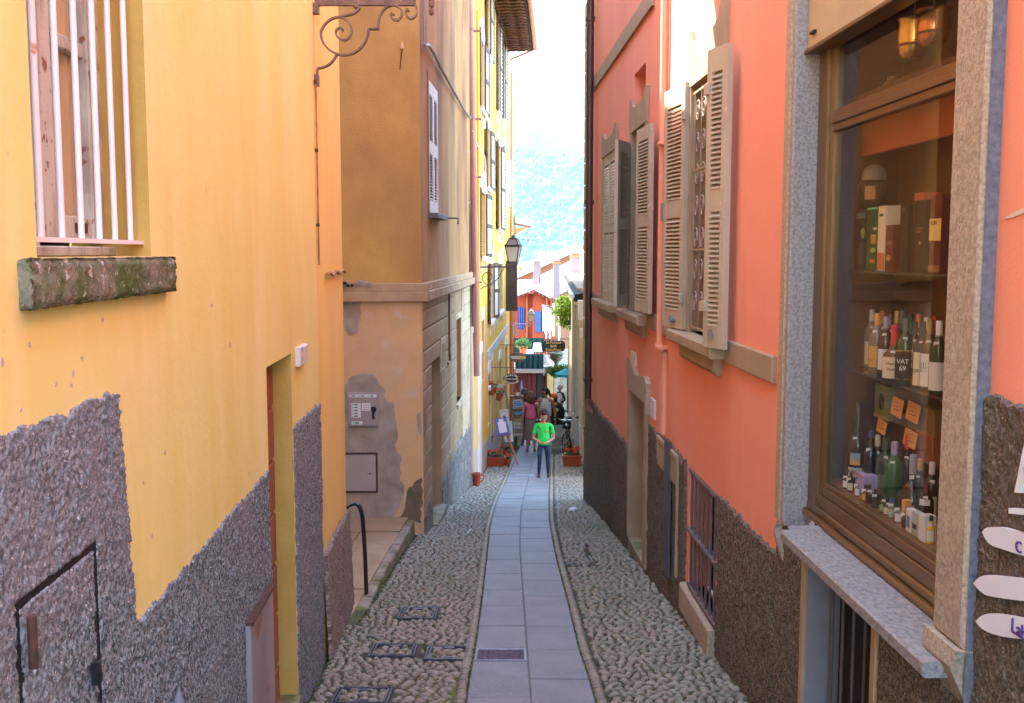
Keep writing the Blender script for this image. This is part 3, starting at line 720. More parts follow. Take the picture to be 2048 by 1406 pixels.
# doorway recess
s0, s1, z0, z1 = doorL
mb = MB()
for (a, b, c, d) in ((s1, z0, s1, z1), (s0, z1, s1, z1)): mb.quad(W_L.P(a, b, 0), W_L.P(c, d, 0), W_L.P(c, d, -.2), W_L.P(a, b, -.2))
mb.build('door_reveal', M_reveal, left)
mb = MB(); mb.quad(W_L.P(s0, z0, 0), W_L.P(s0, z1, 0), W_L.P(s0, z1, -.2), W_L.P(s0, z0, -.2)); mb.build('door_reveal', M_rust, left)
mb = MB(); mb.wbox(W_L, s0, s1, z0, z1, -.17, -.115, .0); dr = mb.build('door', mat('bare_red_wood', (.34, .14, .07), (.26, .10, .05), sc=6, stretch=(1, 1, .3), rough=.7), left)
for k in range(7):
    m_ = MB(); zz = z0 + .3 + (z1 - z0 - .3) * k / 7; m_.wbox(W_L, s0 + .02, s1 - .02, zz + .012, zz + (z1 - z0 - .3) / 7 - .012, -.115, -.10, .004); m_.build('door_board', mat('bare_red_wood', (.34, .14, .07)), dr)
mb = MB(); dth = zg((s0 + s1) / 2); mb.wbox(W_L, s0 + .0, s1 + .0, dth - .4, dth + .09, -.2, .02, .008); mb.build('threshold', M_kerb, left)
# stepped roughcast
px = lambda u, v: W_L.px(u, v)
gl = lambda s: zg(s) - .25
hat = (px(36, 1220), px(185, 1092))
ht = W_L.px(185, 1092); hl = W_L.px(33, 1213)
hatch = (hl[0], ht[0], zg(2) - .6, (ht[1] + hl[1]) / 2)
p1 = [(-.4, px(0, 866)[1]), px(0, 866), px(236, 774), px(272, 1242), px(546, 925), (s0, px(546, 925)[1]), (s0, gl(7)), (-.4, gl(7))]
g_ = .007
frame_holes = [(hatch[0] - g_, hatch[0], hatch[2], hatch[3] + g_), (hatch[1], hatch[1] + g_, hatch[2], hatch[3] + g_), (hatch[0], hatch[1], hatch[3], hatch[3] + g_)]
roughcast('roughcast', W_L, [p1], M_cast, left, res=.0062, amp=.006, base=.006, holes=frame_holes)
p2 = [(s1, px(592, 842)[1]), px(592, 842), (sL - .0, px(635, 805)[1]), (sL, gl(7)), (s1, gl(7))]
roughcast('roughcast', W_L, [p2], M_cast, left, res=.010, amp=.006, base=.007)
q = W_L2.px
p3 = [(0, q(642, 1112)[1]), (sL2 + .01, q(694, 1012)[1]), (sL2 + .01, gl(9)), (0, gl(9))]
zr3 = q(694, 1012)[1]
roughcast('roughcast', W_L2, [p3], mat('tan_roughcast', (.34, .30, .245), (.13, .112, .09), sc=72, lo=.40, hi=.60, spec=.08, c3=(.27, .21, .17), sc3=1.3, lo3=.45, hi3=.7, f3=.65, c4=(.6, .52, .45), sc4=70, lo4=.62, hi4=.72, bump=.7, bsc=110, bdist=.008, rough=.9), left, res=.012, amp=.008, base=.018,
          hofun=lambda S, Z: np.clip((zr3 + .3 - Z) * .035, 0, .08))
# groove around the roughcast hatch, hinge and keyhole
e_ = .016; mb = MB(); mb.wbox(W_L, hatch[1] - e_, hatch[1] + g_ + e_, hatch[2], hatch[3] + g_ + e_, .0, .003); mb.wbox(W_L, hatch[0] - g_ - e_, hatch[0] + e_, hatch[2], hatch[3] + g_ + e_, .0, .003); mb.wbox(W_L, hatch[0] + e_, hatch[1] - e_, hatch[3] - e_, hatch[3] + g_ + e_, .0, .003)
hx = mb.build('wall_hatch', M_gap, left)
mb = MB(); zz = W_L.px(40, 1285)[1]; mb.tube([W_L.P(hatch[0] + .002, zz - .055, .03), W_L.P(hatch[0] + .002, zz + .06, .03)], .011, 8); mb.build('hinge', M_rust, hx, smooth=True)
mb = MB(); c = W_L.px(192, 1345, .02); mb.wbox(W_L, c[0] - .012, c[0] + .012, c[1] - .03, c[1] + .03, .012, .032, .003); mb.build('lock_slot', M_black, hx)
# steel meter cover low on the wall
a = W_L.px(502, 1252, .03); b = W_L.px(546, 1172, .03)
mb = MB(); mb.wbox(W_L, a[0], b[0], zg(4) - 1.0, (a[1] + b[1]) / 2, .0, .03, .003); mc = mb.build('meter_cover', mat('dull_zinc_plate', (.36, .34, .33), (.28, .25, .24), sc=4, stretch=(1, 1, .3), c3=(.30, .16, .08), sc3=5, lo3=.6, hi3=.72, rough=.55, metal=.3), left)
mb = MB(); mb.wbox(W_L, a[0] - .01, b[0] + .008, (a[1] + b[1]) / 2, (a[1] + b[1]) / 2 + .014, .0, .042, .003); mb.build('cover_rim', M_rust, mc)
# roof, out of the frame above
mb = MB(); A = [W_L.P(SB, 7.3, .45), W_L.P(sL, 7.3, .45), W_L2.P(sL2 + .3, 7.3, .45)]; B = [Vector((-5.2, p.y, 8.9)) for p in A]
mb.add(A + B, [(0, 1, 4, 3), (1, 2, 5, 4)]); mb.add([p - Vector((0, 0, .1)) for p in A + B], [(0, 1, 4, 3), (1, 2, 5, 4)])
for p, q_ in ((A[0], A[1]), (A[1], A[2])): mb.quad(p, q_, q_ - Vector((0, 0, .1)), p - Vector((0, 0, .1)))
mb.build('roof', M_tile, left)

for u, v, w, h in ((4, 724, 5, 13), (146, 748, 3, 9), (112, 768, 3, 8), (164, 716, 3, 6), (143, 770, 3, 6), (41, 820, 3, 8), (148, 1035, 3, 8), (304, 1072, 2, 10), (287, 966, 2, 5), (58, 690, 4, 9), (205, 640, 3, 5), (424, 610, 2, 6), (330, 905, 3, 7), (460, 690, 2, 8)):
    q = [px(u + w * .7 * math.cos(a), v + h * .7 * math.sin(a)) for a in np.linspace(0, 2 * math.pi, 9)[:-1]]; m_ = MB(); m_.wprism(W_L, [(s + random.uniform(-.002, .002), z + random.uniform(-.003, .003)) for s, z in q], -.002, .0012); m_.build('plaster_chip', mat('grey_undercoat', (.50, .44, .34), (.42, .36, .27), sc=20), left)
# intercom box on the near house
t = thing('intercom_box', 'small white plastic box screwed to the yellow wall beside the doorway', 'wall box', W_L.P(5.8, W_L.px(598, 730)[1]))
a = W_L.px(591, 733); b = W_L.px(606, 687)
mb = MB(); mb.wbox(W_L, a[0], b[0], a[1], b[1], 0, .03, .005); mb.build('case', mat('aged_white_plastic', (.62, .56, .50), rough=.5), t)
mb = MB(); mb.wbox(W_L, a[0] + .03, a[0] + .055, a[1] + .03, a[1] + .055, .03, .034); mb.wbox(W_L, a[0] + .03, a[0] + .055, a[1] + .08, a[1] + .11, .03, .034); mb.build('button', M_steel, t)

# cable and clamp on the near house
t = thing('wall_cable', 'rusty old cable running down the yellow wall below the iron bracket', 'cable', W_L.P(sL, 3))
pts = [W_L.px(u, v, .012) for u, v in ((632, 165), (634, 240), (633, 300), (636, 380), (637, 450), (638, 530))]
mb = MB(); mb.tube(smooth_pts([W_L.P(sL - .02 + .006 * (i % 2), z, .012) for i, (s, z) in enumerate(pts)], 4), .006, 6); mb.build('cable', mat('painted_over_cable', (.42, .22, .08), (.2, .1, .05), sc=9), t)
mb = MB()
for i in (0, 2, 4): mb.wbox(W_L, sL - .035, sL - .005, pts[i][1] - .01, pts[i][1] + .01, 0, .02)
mb.build('clip', M_rust, t)
t = thing('wall_cable', 'short twisted stub of cable across the yellow corner at cornice height', 'cable', W_L2.P(1.2, 2))
mb = MB(); q0 = W_L2.px(654, 549, .02); q1 = W_L2.px(683, 553, .02)
mb.tube(smooth_pts([W_L2.P(q0[0] + (sL2 - q0[0]) * f, q0[1] + .012 * math.sin(f * 17), .022) for f in np.linspace(0, 1, 9)], 3), .012, 7); mb.build('cable', mat('painted_over_cable', (.42, .22, .08)), t, smooth=True)

# grey pointed post at the foot of the wall, nearest the viewer
mb = MB(); p = at_depth(357, 1376, 3.2)
mb.lathe((p.x, p.y, p.z - 1.2), [(.06, 0), (.06, 1.0), (.045, 1.06), (.004, 1.2)], 12); tag(mb.build('bollard', mat('blue_grey_painted_metal', (.17, .19, .21), rough=.5), None, smooth=True), 'pointed grey bollard tip at the foot of the near roughcast wall', 'bollard')

# wrought iron sign bracket on the near house corner (stands square to the wall)
Yb = W_L.P(sL, 0).y + .02
def B(u, v): return at_depth(u, v, Yb)
t = thing('sign_bracket', 'scrolled wrought iron bracket high on the near yellow corner', 'bracket', B(632, 160))
def strip(name, pts, w=.035, th=.012, n=7):
    m_ = MB(); m_.band(smooth_pts([B(*p) for p in pts], n), w, th, (0, 1, 0)); return m_.build(name, M_iron, t)
m_ = MB(); a, b = B(630, 5), B(832, 5); m_.box(a.x, b.x, Yb - .018, Yb + .018, a.z - .02, a.z + .014); m_.build('arm', M_iron, t)
m_ = MB(); a, b = B(716, -10), B(868, -6); m_.box(a.x, b.x, Yb - .02, Yb + .02, B(720, -4).z, B(720, -16).z); m_.build('sign_rail', M_iron, t)
sc_ = 280 / 2048.
def K(L): return [(600 + x * sc_, y * sc_) for x, y in L]
strip('scroll', K([(830, 90), (870, 120), (800, 190), (690, 225), (580, 245), (480, 270), (390, 330), (320, 430), (310, 530), (350, 640), (430, 730), (540, 790), (650, 808), (770, 785), (880, 710), (950, 620), (990, 520), (1003, 425)]))
strip('scroll', K([(560, 245), (640, 270), (720, 340), (755, 430), (740, 520), (670, 585), (600, 580), (540, 530), (530, 450), (580, 410), (625, 430), (610, 455)]), w=.03)
strip('scroll', K([(1003, 425), (1080, 425), (1145, 425)]), n=2)
strip('scroll', K([(1145, 435), (1150, 330), (1180, 220), (1240, 130), (1330, 80), (1420, 90), (1480, 150), (1485, 230), (1440, 290), (1380, 290), (1330, 250), (1340, 200), (1375, 220)]))
strip('scroll', K([(1600, 30), (1670, 60), (1705, 130), (1695, 220), (1640, 270), (1580, 250), (1545, 190), (1570, 140), (1590, 165)]))
strip('scroll', K([(540, 800), (490, 880), (420, 950), (330, 990), (260, 1010), (255, 1100)]))
for (v0, v1) in ((8, 28), (150, 172)):
    m_ = MB(); a, b = B(626, v0), B(638, v1); m_.box(a.x - .02, b.x, Yb - .03, Yb + .03, b.z, a.z); m_.build('wall_plate', M_iron, t)
m_ = MB(); c = B(863, 8); m_.lathe((c.x, c.y, c.z - .075), [(.002, 0), (.013, .01), (.017, .028), (.012, .045), (.006, .05), (.018, .058), (.02, .07), (.016, .14)], 10); m_.build('finial', M_iron, t, smooth=True)
m_ = MB(); m_.ball(B(712, 12), .02); m_.build('boss', M_iron, t, smooth=True)

# handrail at the forecourt
t = thing('handrail', 'bent black iron handrail rising from the forecourt beside the yellow corner', 'handrail', on_ground(735, 1207))
hy = 8.75
pts = [at_depth(u, v, hy) for u, v in ((688, 1022), (700, 1012), (712, 1008), (719, 1014), (724, 1030), (727, 1060), (730, 1110), (732, 1160), (734, 1214))]
m_ = MB(); m_.band(smooth_pts(pts, 5), .045, .02, (0.25, 1, 0)); m_.build('rail', M_black, t)

# unseen house added behind the forecourt to shade the salmon wall
bk = thing('town_house', 'unseen plain ochre house added behind the forecourt to shade the salmon wall', 'house', (-4, 10, -1))
mb = MB(); mb.quad((-2.25, 8.35, -2), (-2.25, 12.1, -2), (-2.25, 12.1, 8.0), (-2.25, 8.35, 8.0)); mb.quad((-2.25, 8.35, 8.0), (-2.25, 12.1, 8.0), (-6, 12.1, 9.1), (-6, 8.35, 9.1)); mb.quad((-2.25, 8.35, -2), (-2.25, 8.35, 8.0), (-6, 8.35, 9.1), (-6, 8.35, -2))
mb.box(-2.65, -2.3, 11.35, 12.1, 8.0, 12.2)  # tower block added to cut off the sun patch on the salmon wall
mb.build('wall', M_ochre2, bk)

# cast covers in the cobbles
def cover(i, rect, lab, bars=1):
    x0, x1, y0, y1 = rect; yc = (y0 + y1) / 2; sl = (zg(y1) - zg(y0)) / (y1 - y0)
    t = thing('inspection_cover', lab, 'drain cover', ((x0 + x1) / 2, yc, zg(yc)), 'inspection covers set in the cobbles')
    Zp = lambda x, y, h: (x, y, zg(yc) + (y - yc) * sl + h)
    def bar(name, a, b, c, d, h=.012, m=M_steel):
        q = MB(); q.hexa([Zp(a, c, -.04), Zp(b, c, -.04), Zp(b, d, -.04), Zp(a, d, -.04), Zp(a, c, h), Zp(b, c, h), Zp(b, d, h), Zp(a, d, h)]); return q.build(name, m, t)
    w = .012
    m1 = mat('dark_blue_grey_iron', (.15, .155, .19), (.09, .09, .11), sc=20, rough=.4, metal=.6)
    for k, (e, h) in enumerate(((0, .004), (.020, .003))):
        bar('rim', x0 + e, x0 + e + w, y0 + e, y1 - e, h, m1); bar('rim', x1 - e - w, x1 - e, y0 + e, y1 - e, h, m1)
        bar('rim', x0 + e + w, x1 - e - w, y0 + e, y0 + e + w, h, m1); bar('rim', x0 + e + w, x1 - e - w, y1 - e - w, y1 - e, h, m1)
    xm = (x0 + x1) / 2; s = (x1 - x0) * .12
    bar('lifting_slot', xm - s, xm + s, y0 + .04, y0 + .075, .003, m1); bar('lifting_slot', xm - s, xm + s, y1 - .075, y1 - .04, .003, m1)
cover(0, cov_rects[0], 'iron cover frame filled with cobbles, nearest the viewer at the bottom edge')
cover(1, cov_rects[1], 'iron cover frame filled with cobbles, between the left wall and its twin frame')
cover(2, cov_rects[2], 'iron cover frame filled with cobbles, touching the flagstones beside the drain grate')
cover(3, cov_rects[3], 'iron cover frame filled with cobbles, just past the foot of the handrail')
x0, x1, y0, y1 = cov_rects[4]
t = thing('inspection_cover', 'broken steel frame corners in the cobbles on the right of the path', 'drain cover', ((x0 + x1) / 2, (y0 + y1) / 2, zg((y0 + y1) / 2)), 'inspection covers set in the cobbles')
for (u0, v0, u1, v1) in ((1112, 1098, 1117, 1110), (1166, 1088, 1172, 1097), (1119, 1122, 1125, 1133), (1178, 1112, 1187, 1125), (1133, 1128, 1152, 1126)):
    m_ = MB(); a, b = on_ground(u0, v0, .006), on_ground(u1, v1, .006); m_.tube([a, b], .009, 5); m_.build('corner_bar', M_steel, t)
for (u0, v0, u1, v1, lb) in ((1203, 1183, 1211, 1197, 'short steel bar let into the cobbles on the right of the path'), (934, 1068, 942, 1058, 'short steel bar let into the far cobbles left of the path')):
    m_ = MB(); m_.tube([on_ground(u0, v0, .006), on_ground(u1, v1, .006)], .012, 5); tag(m_.build('steel_bar', M_steel), lb, 'metal bar')
# drain grate in the path
g = GRATE
t = thing('drain_grate', 'dark cast iron drain grate let into the left flagstones', 'drain grate', tuple(sum(q[i] for q in g) / 4 for i in range(3)))
m1 = mat('dull_blue_grate_iron', (.20, .205, .26), (.14, .14, .18), sc=20, rough=.4, metal=.4)
lerp = lambda a, b, f: Vector(a) * (1 - f) + Vector(b) * f
def gpt(fx, fy, h): return lerp(lerp(g[0], g[1], fx), lerp(g[3], g[2], fx), fy) + Vector((0, 0, h))
def gbar(name, fx0, fx1, fy0, fy1, h=-.001):
    q = MB(); c = [(fx0, fy0), (fx1, fy0), (fx1, fy1), (fx0, fy1)]; q.hexa([gpt(a, b, h - .03) for a, b in c] + [gpt(a, b, h) for a, b in c]); return q.build(name, m1, t)
gbar('frame', 0, .045, 0, 1); gbar('frame', .955, 1, 0, 1); gbar('frame', .045, .955, 0, .07); gbar('frame', .045, .955, .93, 1)
for k in range(11):
    f = .06 + .89 * k / 10; q = MB()
    pts = [gpt(.05 + .9 * i / 16, min(.93, max(.07, f + (.03 if i % 2 else -.03))), -.006) for i in range(17)]
    q.tube(pts, .006, 5); q.build('grate_bar', m1, t)
gbar('lifting_slot', .42, .60, .84, .94, .002)
m_ = MB(); a = on_ground(1031, 953, .004); b = on_ground(1068, 948, .004); m_.hexa([(a.x, a.y, a.z - .03), (b.x, a.y, a.z - .03), (b.x, b.y, b.z - .03), (a.x, b.y, b.z - .03), (a.x, a.y, a.z + .004), (b.x, a.y, a.z + .004), (b.x, b.y, b.z + .004), (a.x, b.y, b.z + .004)])
tag(m_.build('drain_grate', mat('blue_grey_steel', (.20, .23, .30), rough=.35, metal=.5)), 'small steel drain grate crossing the path left of the boy', 'drain grate')
# crumpled litter
m_ = MB(); c = on_ground(1146, 1018, .03); m_.ball(c, .05, 7, 5, (1.3, .8, .5))
o = m_.build('litter', [M_paper]); tag(o, 'crumpled scrap of white paper on the cobbles by the salmon wall', 'litter')
for v in o.data.vertices: v.co += Vector((random.uniform(-.012, .012),) * 3)
# ================================================================== OCHRE HOUSE
och = thing('town_house', 'old brown ochre house behind the forecourt with peeling plaster and cornice', 'house', (-2, 14, zg(14)))
zc1 = W_OF.px(760, 603)[1]; zc0 = W_OF.px(760, 566)[1]; zm = W_OF.px(760, 583)[1]
ET = 8.3; LS = 7.4
M_och_s = M_ochre2
mb = MB(); mb.wpanel(W_OF, 0, 6, zc1, ET, []); mb.quad(W_OF.P(6, -3), W_OF.P(6, ET), W_OF.P(6, ET, -8), W_OF.P(6, -3, -8)); mb.build('wall', M_ochre, och)
mb = MB(); mb.wpanel(W_OF, 0, 6, zg(14) - .6, zc1, []); mb.build('lower_wall', M_peel, och)
S = W_OS
shw = S.rect((856, 158), (876, 430)); shw = (shw[0], shw[1], shw[2], shw[3])
mb = MB(); mb.wpanel(S, 0, LS, zc1, ET, [(*shw, .12)]); mb.build('wall', M_och_s, och)
niche = S.rect((911, 640), (922, 792)); s2 = S.px(893, 600)[0]
dr_ = S.rect((860, 708), (880, 1045)); dz1 = S.px(861, 712)[1]
dr_ = (dr_[0], dr_[1], zg(13) - .5, dz1)
nz1 = S.px(912, 640)[1]; nz0 = S.px(918, 800)[1]
niche = (niche[0], niche[1], nz0, nz1)
mb = MB(); mb.wpanel(S, 0, LS, zg(20) - .6, zc1, [(*dr_, .22), (*niche, .2)]); mb.build('lower_wall', M_block, och)
mb = MB(); mb.wbox(S, niche[0], niche[1], niche[2], niche[3], -.24, -.2); mb.build('niche_back', M_block, och)
mb = MB(); mb.wbox(S, niche[0] - .03, niche[1] + .05, niche[2] - .07, niche[2], -.18, .05, .006); mb.build('sill', M_pale, och)
for (a, b, c, d) in ((niche[0] - .09, niche[0], niche[2], niche[3] + .09), (niche[1], niche[1] + .09, niche[2], niche[3] + .09), (niche[0], niche[1], niche[3], niche[3] + .09)):
    mb = MB(); mb.wbox(S, a, b, c, d, 0, .012, .003); mb.build('surround', M_pale, och)
mb = MB(); mb.wbox(S, dr_[0], dr_[1], dr_[2], dr_[3], -.26, -.2); d_ = mb.build('door', mat('shabby_brown_door', (.25, .185, .13), (.16, .115, .08), sc=2.5, c3=(.36, .3, .24), sc3=3, lo3=.52, hi3=.64, rough=.8, bump=.3, bsc=20), och)
mb = MB(); mb.wbox(S, dr_[0] - .1, dr_[1] + .02, zg(13) - .3, zg(13.2) + .06, -.2, .10, .01); mb.build('door_step', M_kerb, och)
# cornice runs round the corner
def cor(W, a, b, name='cornice'):
    m_ = MB(); m_.wbox(W, a, b, zc1, zm, -.02, .085, .008); m_.wbox(W, a, b, zm, zc0, -.02, .05, .01); return m_.build(name, M_cornice, och)
cor(W_OF, -.085, 6); cor(S, .0, LS - .1)
# rusticated blocks on the street face
zb = S.px(843.9, 621)[1]; zstep = [S.px(844, v)[1] for v in (602, 621, 660, 703, 742, 783, 824, 868, 912, 956, 1000, 1045)]
gap = .022
doorT = dr_[3]
for j in range(len(zstep) - 1):
    t_, b_ = zstep[j] - gap / 2, zstep[j + 1] + gap / 2
    if j == 0: t_ = zc1 - .005
    cols = [(.02, dr_[0] - .06), (dr_[1] + .07, s2), (s2 + gap, niche[0] - .12)] if zstep[j] < doorT + .1 else ([(.02, s2), (s2 + gap, niche[0] - .12)] if (j % 2 or True) else [])
    for (a, b) in cols:
        if a > dr_[1] and zstep[j + 1] < zg(16) + .25: continue
        if b - a > .05:
            m_ = MB(); m_.wbox(S, a, b, b_, t_, -.005, .028, .012); m_.build('block', M_block, och)
a, b = niche[1] + .12, LS - .05
for j in range(len(zstep) - 1):
    if zstep[j + 1] < zg(18) + .6: break
    m_ = MB(); m_.wbox(S, a, b, zstep[j + 1] + .006, zstep[j] - .006, -.005, .012, .005); m_.build('block', M_pale, och)
for (a, b) in ((dr_[0] - .05, dr_[0]), (dr_[1], dr_[1] + .05)):
    m_ = MB(); m_.wbox(S, a, b, dr_[2], doorT + .05, -.005, .02, .004); m_.build('door_jamb', M_block, och)
# rough grey foot of the wall
px = S.px
z_a = S.px(902, 900)[1]
roughcast('roughcast', S, [[(dr_[1] + .06, px(884, 955)[1]), (px(900, 905)[0], px(900, 905)[1]), (LS - .1, px(938, 850)[1]), (LS - .1, zg(20) - .4), (dr_[1] + .06, zg(14) - .5)]], mat('damp_grey_render', (.25, .235, .20), (.12, .115, .10), sc=9, lo=.38, hi=.6, c4=(.4, .38, .33), sc4=30, lo4=.6, hi4=.7, bump=.6, bsc=60, bdist=.01), och, res=.035, amp=.008, base=.034)
roughcast('roughcast', S, [[(.03, px(846, 1050)[1] + .25), (dr_[0] - .07, px(858, 1000)[1]), (dr_[0] - .07, zg(13) - .3), (.03, zg(13) - .3)]], mat('damp_grey_render', (.25, .235, .20)), och, res=.03, amp=.006, base=.034)
# cement patches on the front
def patch(pts, m=M_cement, h=.007, amp=.02):
    q = [W_OF.px(u, v) for u, v in pts]; m_ = MB(); m_.wprism(W_OF, jag(q, .04, amp), -.01, h); return m_.build('plaster_patch', m, och)
patch([(640, 806), (690, 780), (697, 757), (712, 750), (733, 748), (752, 755), (768, 775), (772, 800), (786, 805), (792, 850), (795, 880), (790, 890), (802, 912), (800, 940), (808, 985), (800, 1010), (786, 1040), (640, 1045)])
patch([(640, 605), (722, 605), (722, 640), (714, 668), (700, 672), (690, 660), (685, 640), (640, 650)], amp=.012)
patch([(843, 822), (833, 830), (834, 850), (837, 868), (843, 872)], amp=.008)
patch([(843, 955), (828, 965), (818, 975), (812, 1000), (806, 1025), (790, 1040), (843, 1045)], m=mat('damp_dark_cement', (.22, .16, .10), (.14, .105, .065), sc=5, c3=(.11, .12, .04), sc3=3, lo3=.55, hi3=.68, bump=.5, bsc=30), h=.010)
patch([(640, 566), (712, 566), (718, 560), (745, 566), (745, 574), (700, 572), (640, 580)], m=M_cement, h=.06, amp=.006)
# shutter on the street face (white, closed)
def louvre(parent, W, s0, s1, z0, z1, h0, th, n, mF, mS, rails=(0.0, .5, 1.0), sw=.055, rw=.09, tilt=.5, mid=None, name='shutter', slat_name='slat'):
    """one shutter leaf: a frame and loose slats in its panels"""
    m_ = MB(); m_.wbox(W, s0, s0 + sw, z0, z1, h0, h0 + th, .003); m_.wbox(W, s1 - sw, s1, z0, z1, h0, h0 + th, .003)
    zs = [z0 + rw / 2 + (z1 - z0 - rw) * r for r in rails]
    for z in zs: m_.wbox(W, s0 + sw, s1 - sw, z - rw / 2, z + rw / 2, h0 + .002, h0 + th - .002)
    o = m_.build(name, mF, parent)
    tot = sum(zs[i + 1] - zs[i] - rw for i in range(len(zs) - 1))
    sl = None
    for i in range(len(zs) - 1):
        a, b = zs[i] + rw / 2, zs[i + 1] - rw / 2; k = max(2, round(n * (b - a) / tot)); pitch = (b - a) / k
        for j in range(k):
            zc_ = a + (j + .5) * pitch; org = W.P((s0 + s1) / 2, zc_, h0 + th / 2)
            if sl is None:
                q = MB(); hl = (s1 - s0) / 2 - sw; d = th * .55; r = pitch * tilt; e = .004
                c = [(-hl, -d, r - e), (hl, -d, r - e), (hl, d, -r - e), (-hl, d, -r - e), (-hl, -d, r + e), (hl, -d, r + e), (hl, d, -r + e), (-hl, d, -r + e)]
                q.hexa([Vector((W.t.x * x + W.n.x * y, W.t.y * x + W.n.y * y, z)) for x, y, z in c]); sl = q.build(slat_name, mS, None, loc=(0, 0, 0), data_only=True)
            link(slat_name, sl, o, org)
    return o
m_ = MB(); m_.wbox(S, shw[0], shw[1], shw[2], shw[3], -.14, -.12); m_.build('window_back', M_dark, och)
for (a, b, c, d) in ((shw[0] - .1, shw[0], shw[2], shw[3] + .1), (shw[0], shw[1], shw[3], shw[3] + .1)):
    m_ = MB(); m_.wbox(S, a, b, c, d, 0, .012, .003); m_.build('surround', M_ochre2, och)
mid_ = (shw[0] + shw[1]) / 2
louvre(och, S, shw[0] + .01, mid_ - .004, shw[2], shw[3], -.012, .02, 30, M_whitesh, M_whitesh, sw=.06, rw=.16, tilt=.22)
louvre(och, S, mid_ + .004, shw[1] - .01, shw[2], shw[3], -.012, .02, 30, M_whitesh, M_whitesh, sw=.06, rw=.16, tilt=.22)
m_ = MB(); m_.wbox(S, shw[0] - .06, shw[1] + .12, shw[2] - .07, shw[2] - .01, -.05, .12, .006); m_.build('sill', mat('slate_sill', (.14, .12, .11), rough=.6), och)
m_ = MB(); m_.tube([S.P(shw[1] + .1, shw[2] - .04, .1), S.P(shw[1] + .1, shw[2] - .04, .26), S.P(shw[1] + .1, shw[2] - .12, .26)], .01, 6); m_.build('shutter_catch', M_black, och)
# roof out of the frame
mb = MB(); A = [W_OF.P(6, ET, .45), Vector((-1.068 + .42, 11.72, ET)), S.P(LS, ET, .45)]; R1, R2 = Vector((-5.5, 15, ET + 2)), Vector((-4.5, 20, ET + 2))
mb.add(A + [R1, R2], [(0, 1, 3), (1, 2, 4, 3)]); mb.build('roof', M_tile, och); mb = MB(); mb.box(-4.8, -1.75, 12.3, 14.5, ET - .3, 11.2); mb.build('sun_block_attic', M_ochre, och)  # unseen block added on the roof to keep sun off the salmon wall

# electricity cabinet with stickers
a = W_OF.px(696, 853, .03); b = W_OF.px(757, 785, .03)
x0, x1 = sorted((a[0], b[0])); z0, z1 = a[1], b[1]
t = thing('electric_cabinet', 'grey metal cabinet with rows of white stickers and a black handle, upper one', 'cabinet', W_OF.P((x0 + x1) / 2, z0, 0))
M_cab = mat('beige_grey_enamel', (.36, .31, .27), (.33, .285, .25), sc=3, rough=.5)
mb = MB(); mb.wbox(W_OF, x0, x1, z0, z1, .0, .05, .006); bd = mb.build('body', M_cab, t)
mb = MB(); mb.wbox(W_OF, x0 + .015, x1 - .015, z0 + .015, z1 - .015, .05, .058, .003); dd = mb.build('door', M_cab, t)
wd, hh = x1 - x0, z1 - z0
def stick(f0, f1, g0, g1, name='sticker', m=M_paper, h=.0592):
    m_ = MB(); m_.wbox(W_OF, x1 - wd * f1, x1 - wd * f0, z0 + hh * g0, z0 + hh * g1, .0575, h); return m_.build(name, m, t)
M_green = mat('green_print', (.05, .30, .12)); M_greyp = mat('grey_print', (.3, .3, .3))
tops = []
for i in range(3): stick(.05 + .3 * i, .34 + .3 * i, .87, .95); tops.append((.05 + .3 * i, .34 + .3 * i, .87, .95))
for i in range(5): stick(.13, .43, .28 + .085 * i, .355 + .085 * i); tops.append((.13, .43, .28 + .085 * i, .355 + .085 * i))
stick(.47, .75, .48, .70); stick(.13, .48, .07, .16); tops.append((.13, .48, .07, .16))
for (f0, f1, g0, g1) in tops:
    w_ = f1 - f0; stick(f0 + w_ * .3, f0 + w_ * .7, g0 + .02, g1 - .02, 'green_stripe', M_green, .0602); stick(f0 + w_ * .08, f0 + w_ * .25, g0 + .025, g1 - .025, 'print', M_greyp, .0602)
for k in range(3): stick(.5, .72, .51 + .06 * k, .53 + .06 * k, 'print', M_greyp, .0602)
m_ = MB(); c = W_OF.P(x0 + wd * .15, z0 + hh * .52, .07); m_.ball(c, .035, 10, 6, (1, .5, 1.1)); m_.wbox(W_OF, x0 + wd * .13, x0 + wd * .2, z0 + hh * .24, z0 + hh * .5, .058, .085, .004); m_.build('handle', M_black, t)
a = W_OF.px(640, 985, .01); b = W_OF.px(755, 905, .01)
x0, x1 = sorted((a[0], b[0])); z0, z1 = a[1], b[1]
t = thing('meter_door', 'plain pale grey meter door in a rusty frame below the stickered cabinet', 'cabinet', W_OF.P((x0 + x1) / 2, z0, 0))
mb = MB(); mb.wbox(W_OF, x0 + .02, x1, z0 + .02, z1 - .02, 0, .022, .004); mb.build('door', mat('pale_grey_enamel', (.42, .37, .32), (.38, .33, .28), sc=4, c4=(.2, .15, .1), sc4=8, lo4=.7, hi4=.78, rough=.6), t)
mb = MB(); mb.wbox(W_OF, x0, x0 + .022, z0, z1, 0, .03, .003); mb.wbox(W_OF, x0 + .022, x1, z0, z0 + .022, 0, .03, .003); mb.wbox(W_OF, x0 + .022, x1, z1 - .022, z1, 0, .03, .003); mb.build('frame', M_rust, t)
m_ = MB(); m_.lathe(W_OF.P(x0 + .09, (z0 + z1) / 2 - .01, .026), [(.013, -.005), (.013, .005)], 8); m_.build('lock', M_black, t)
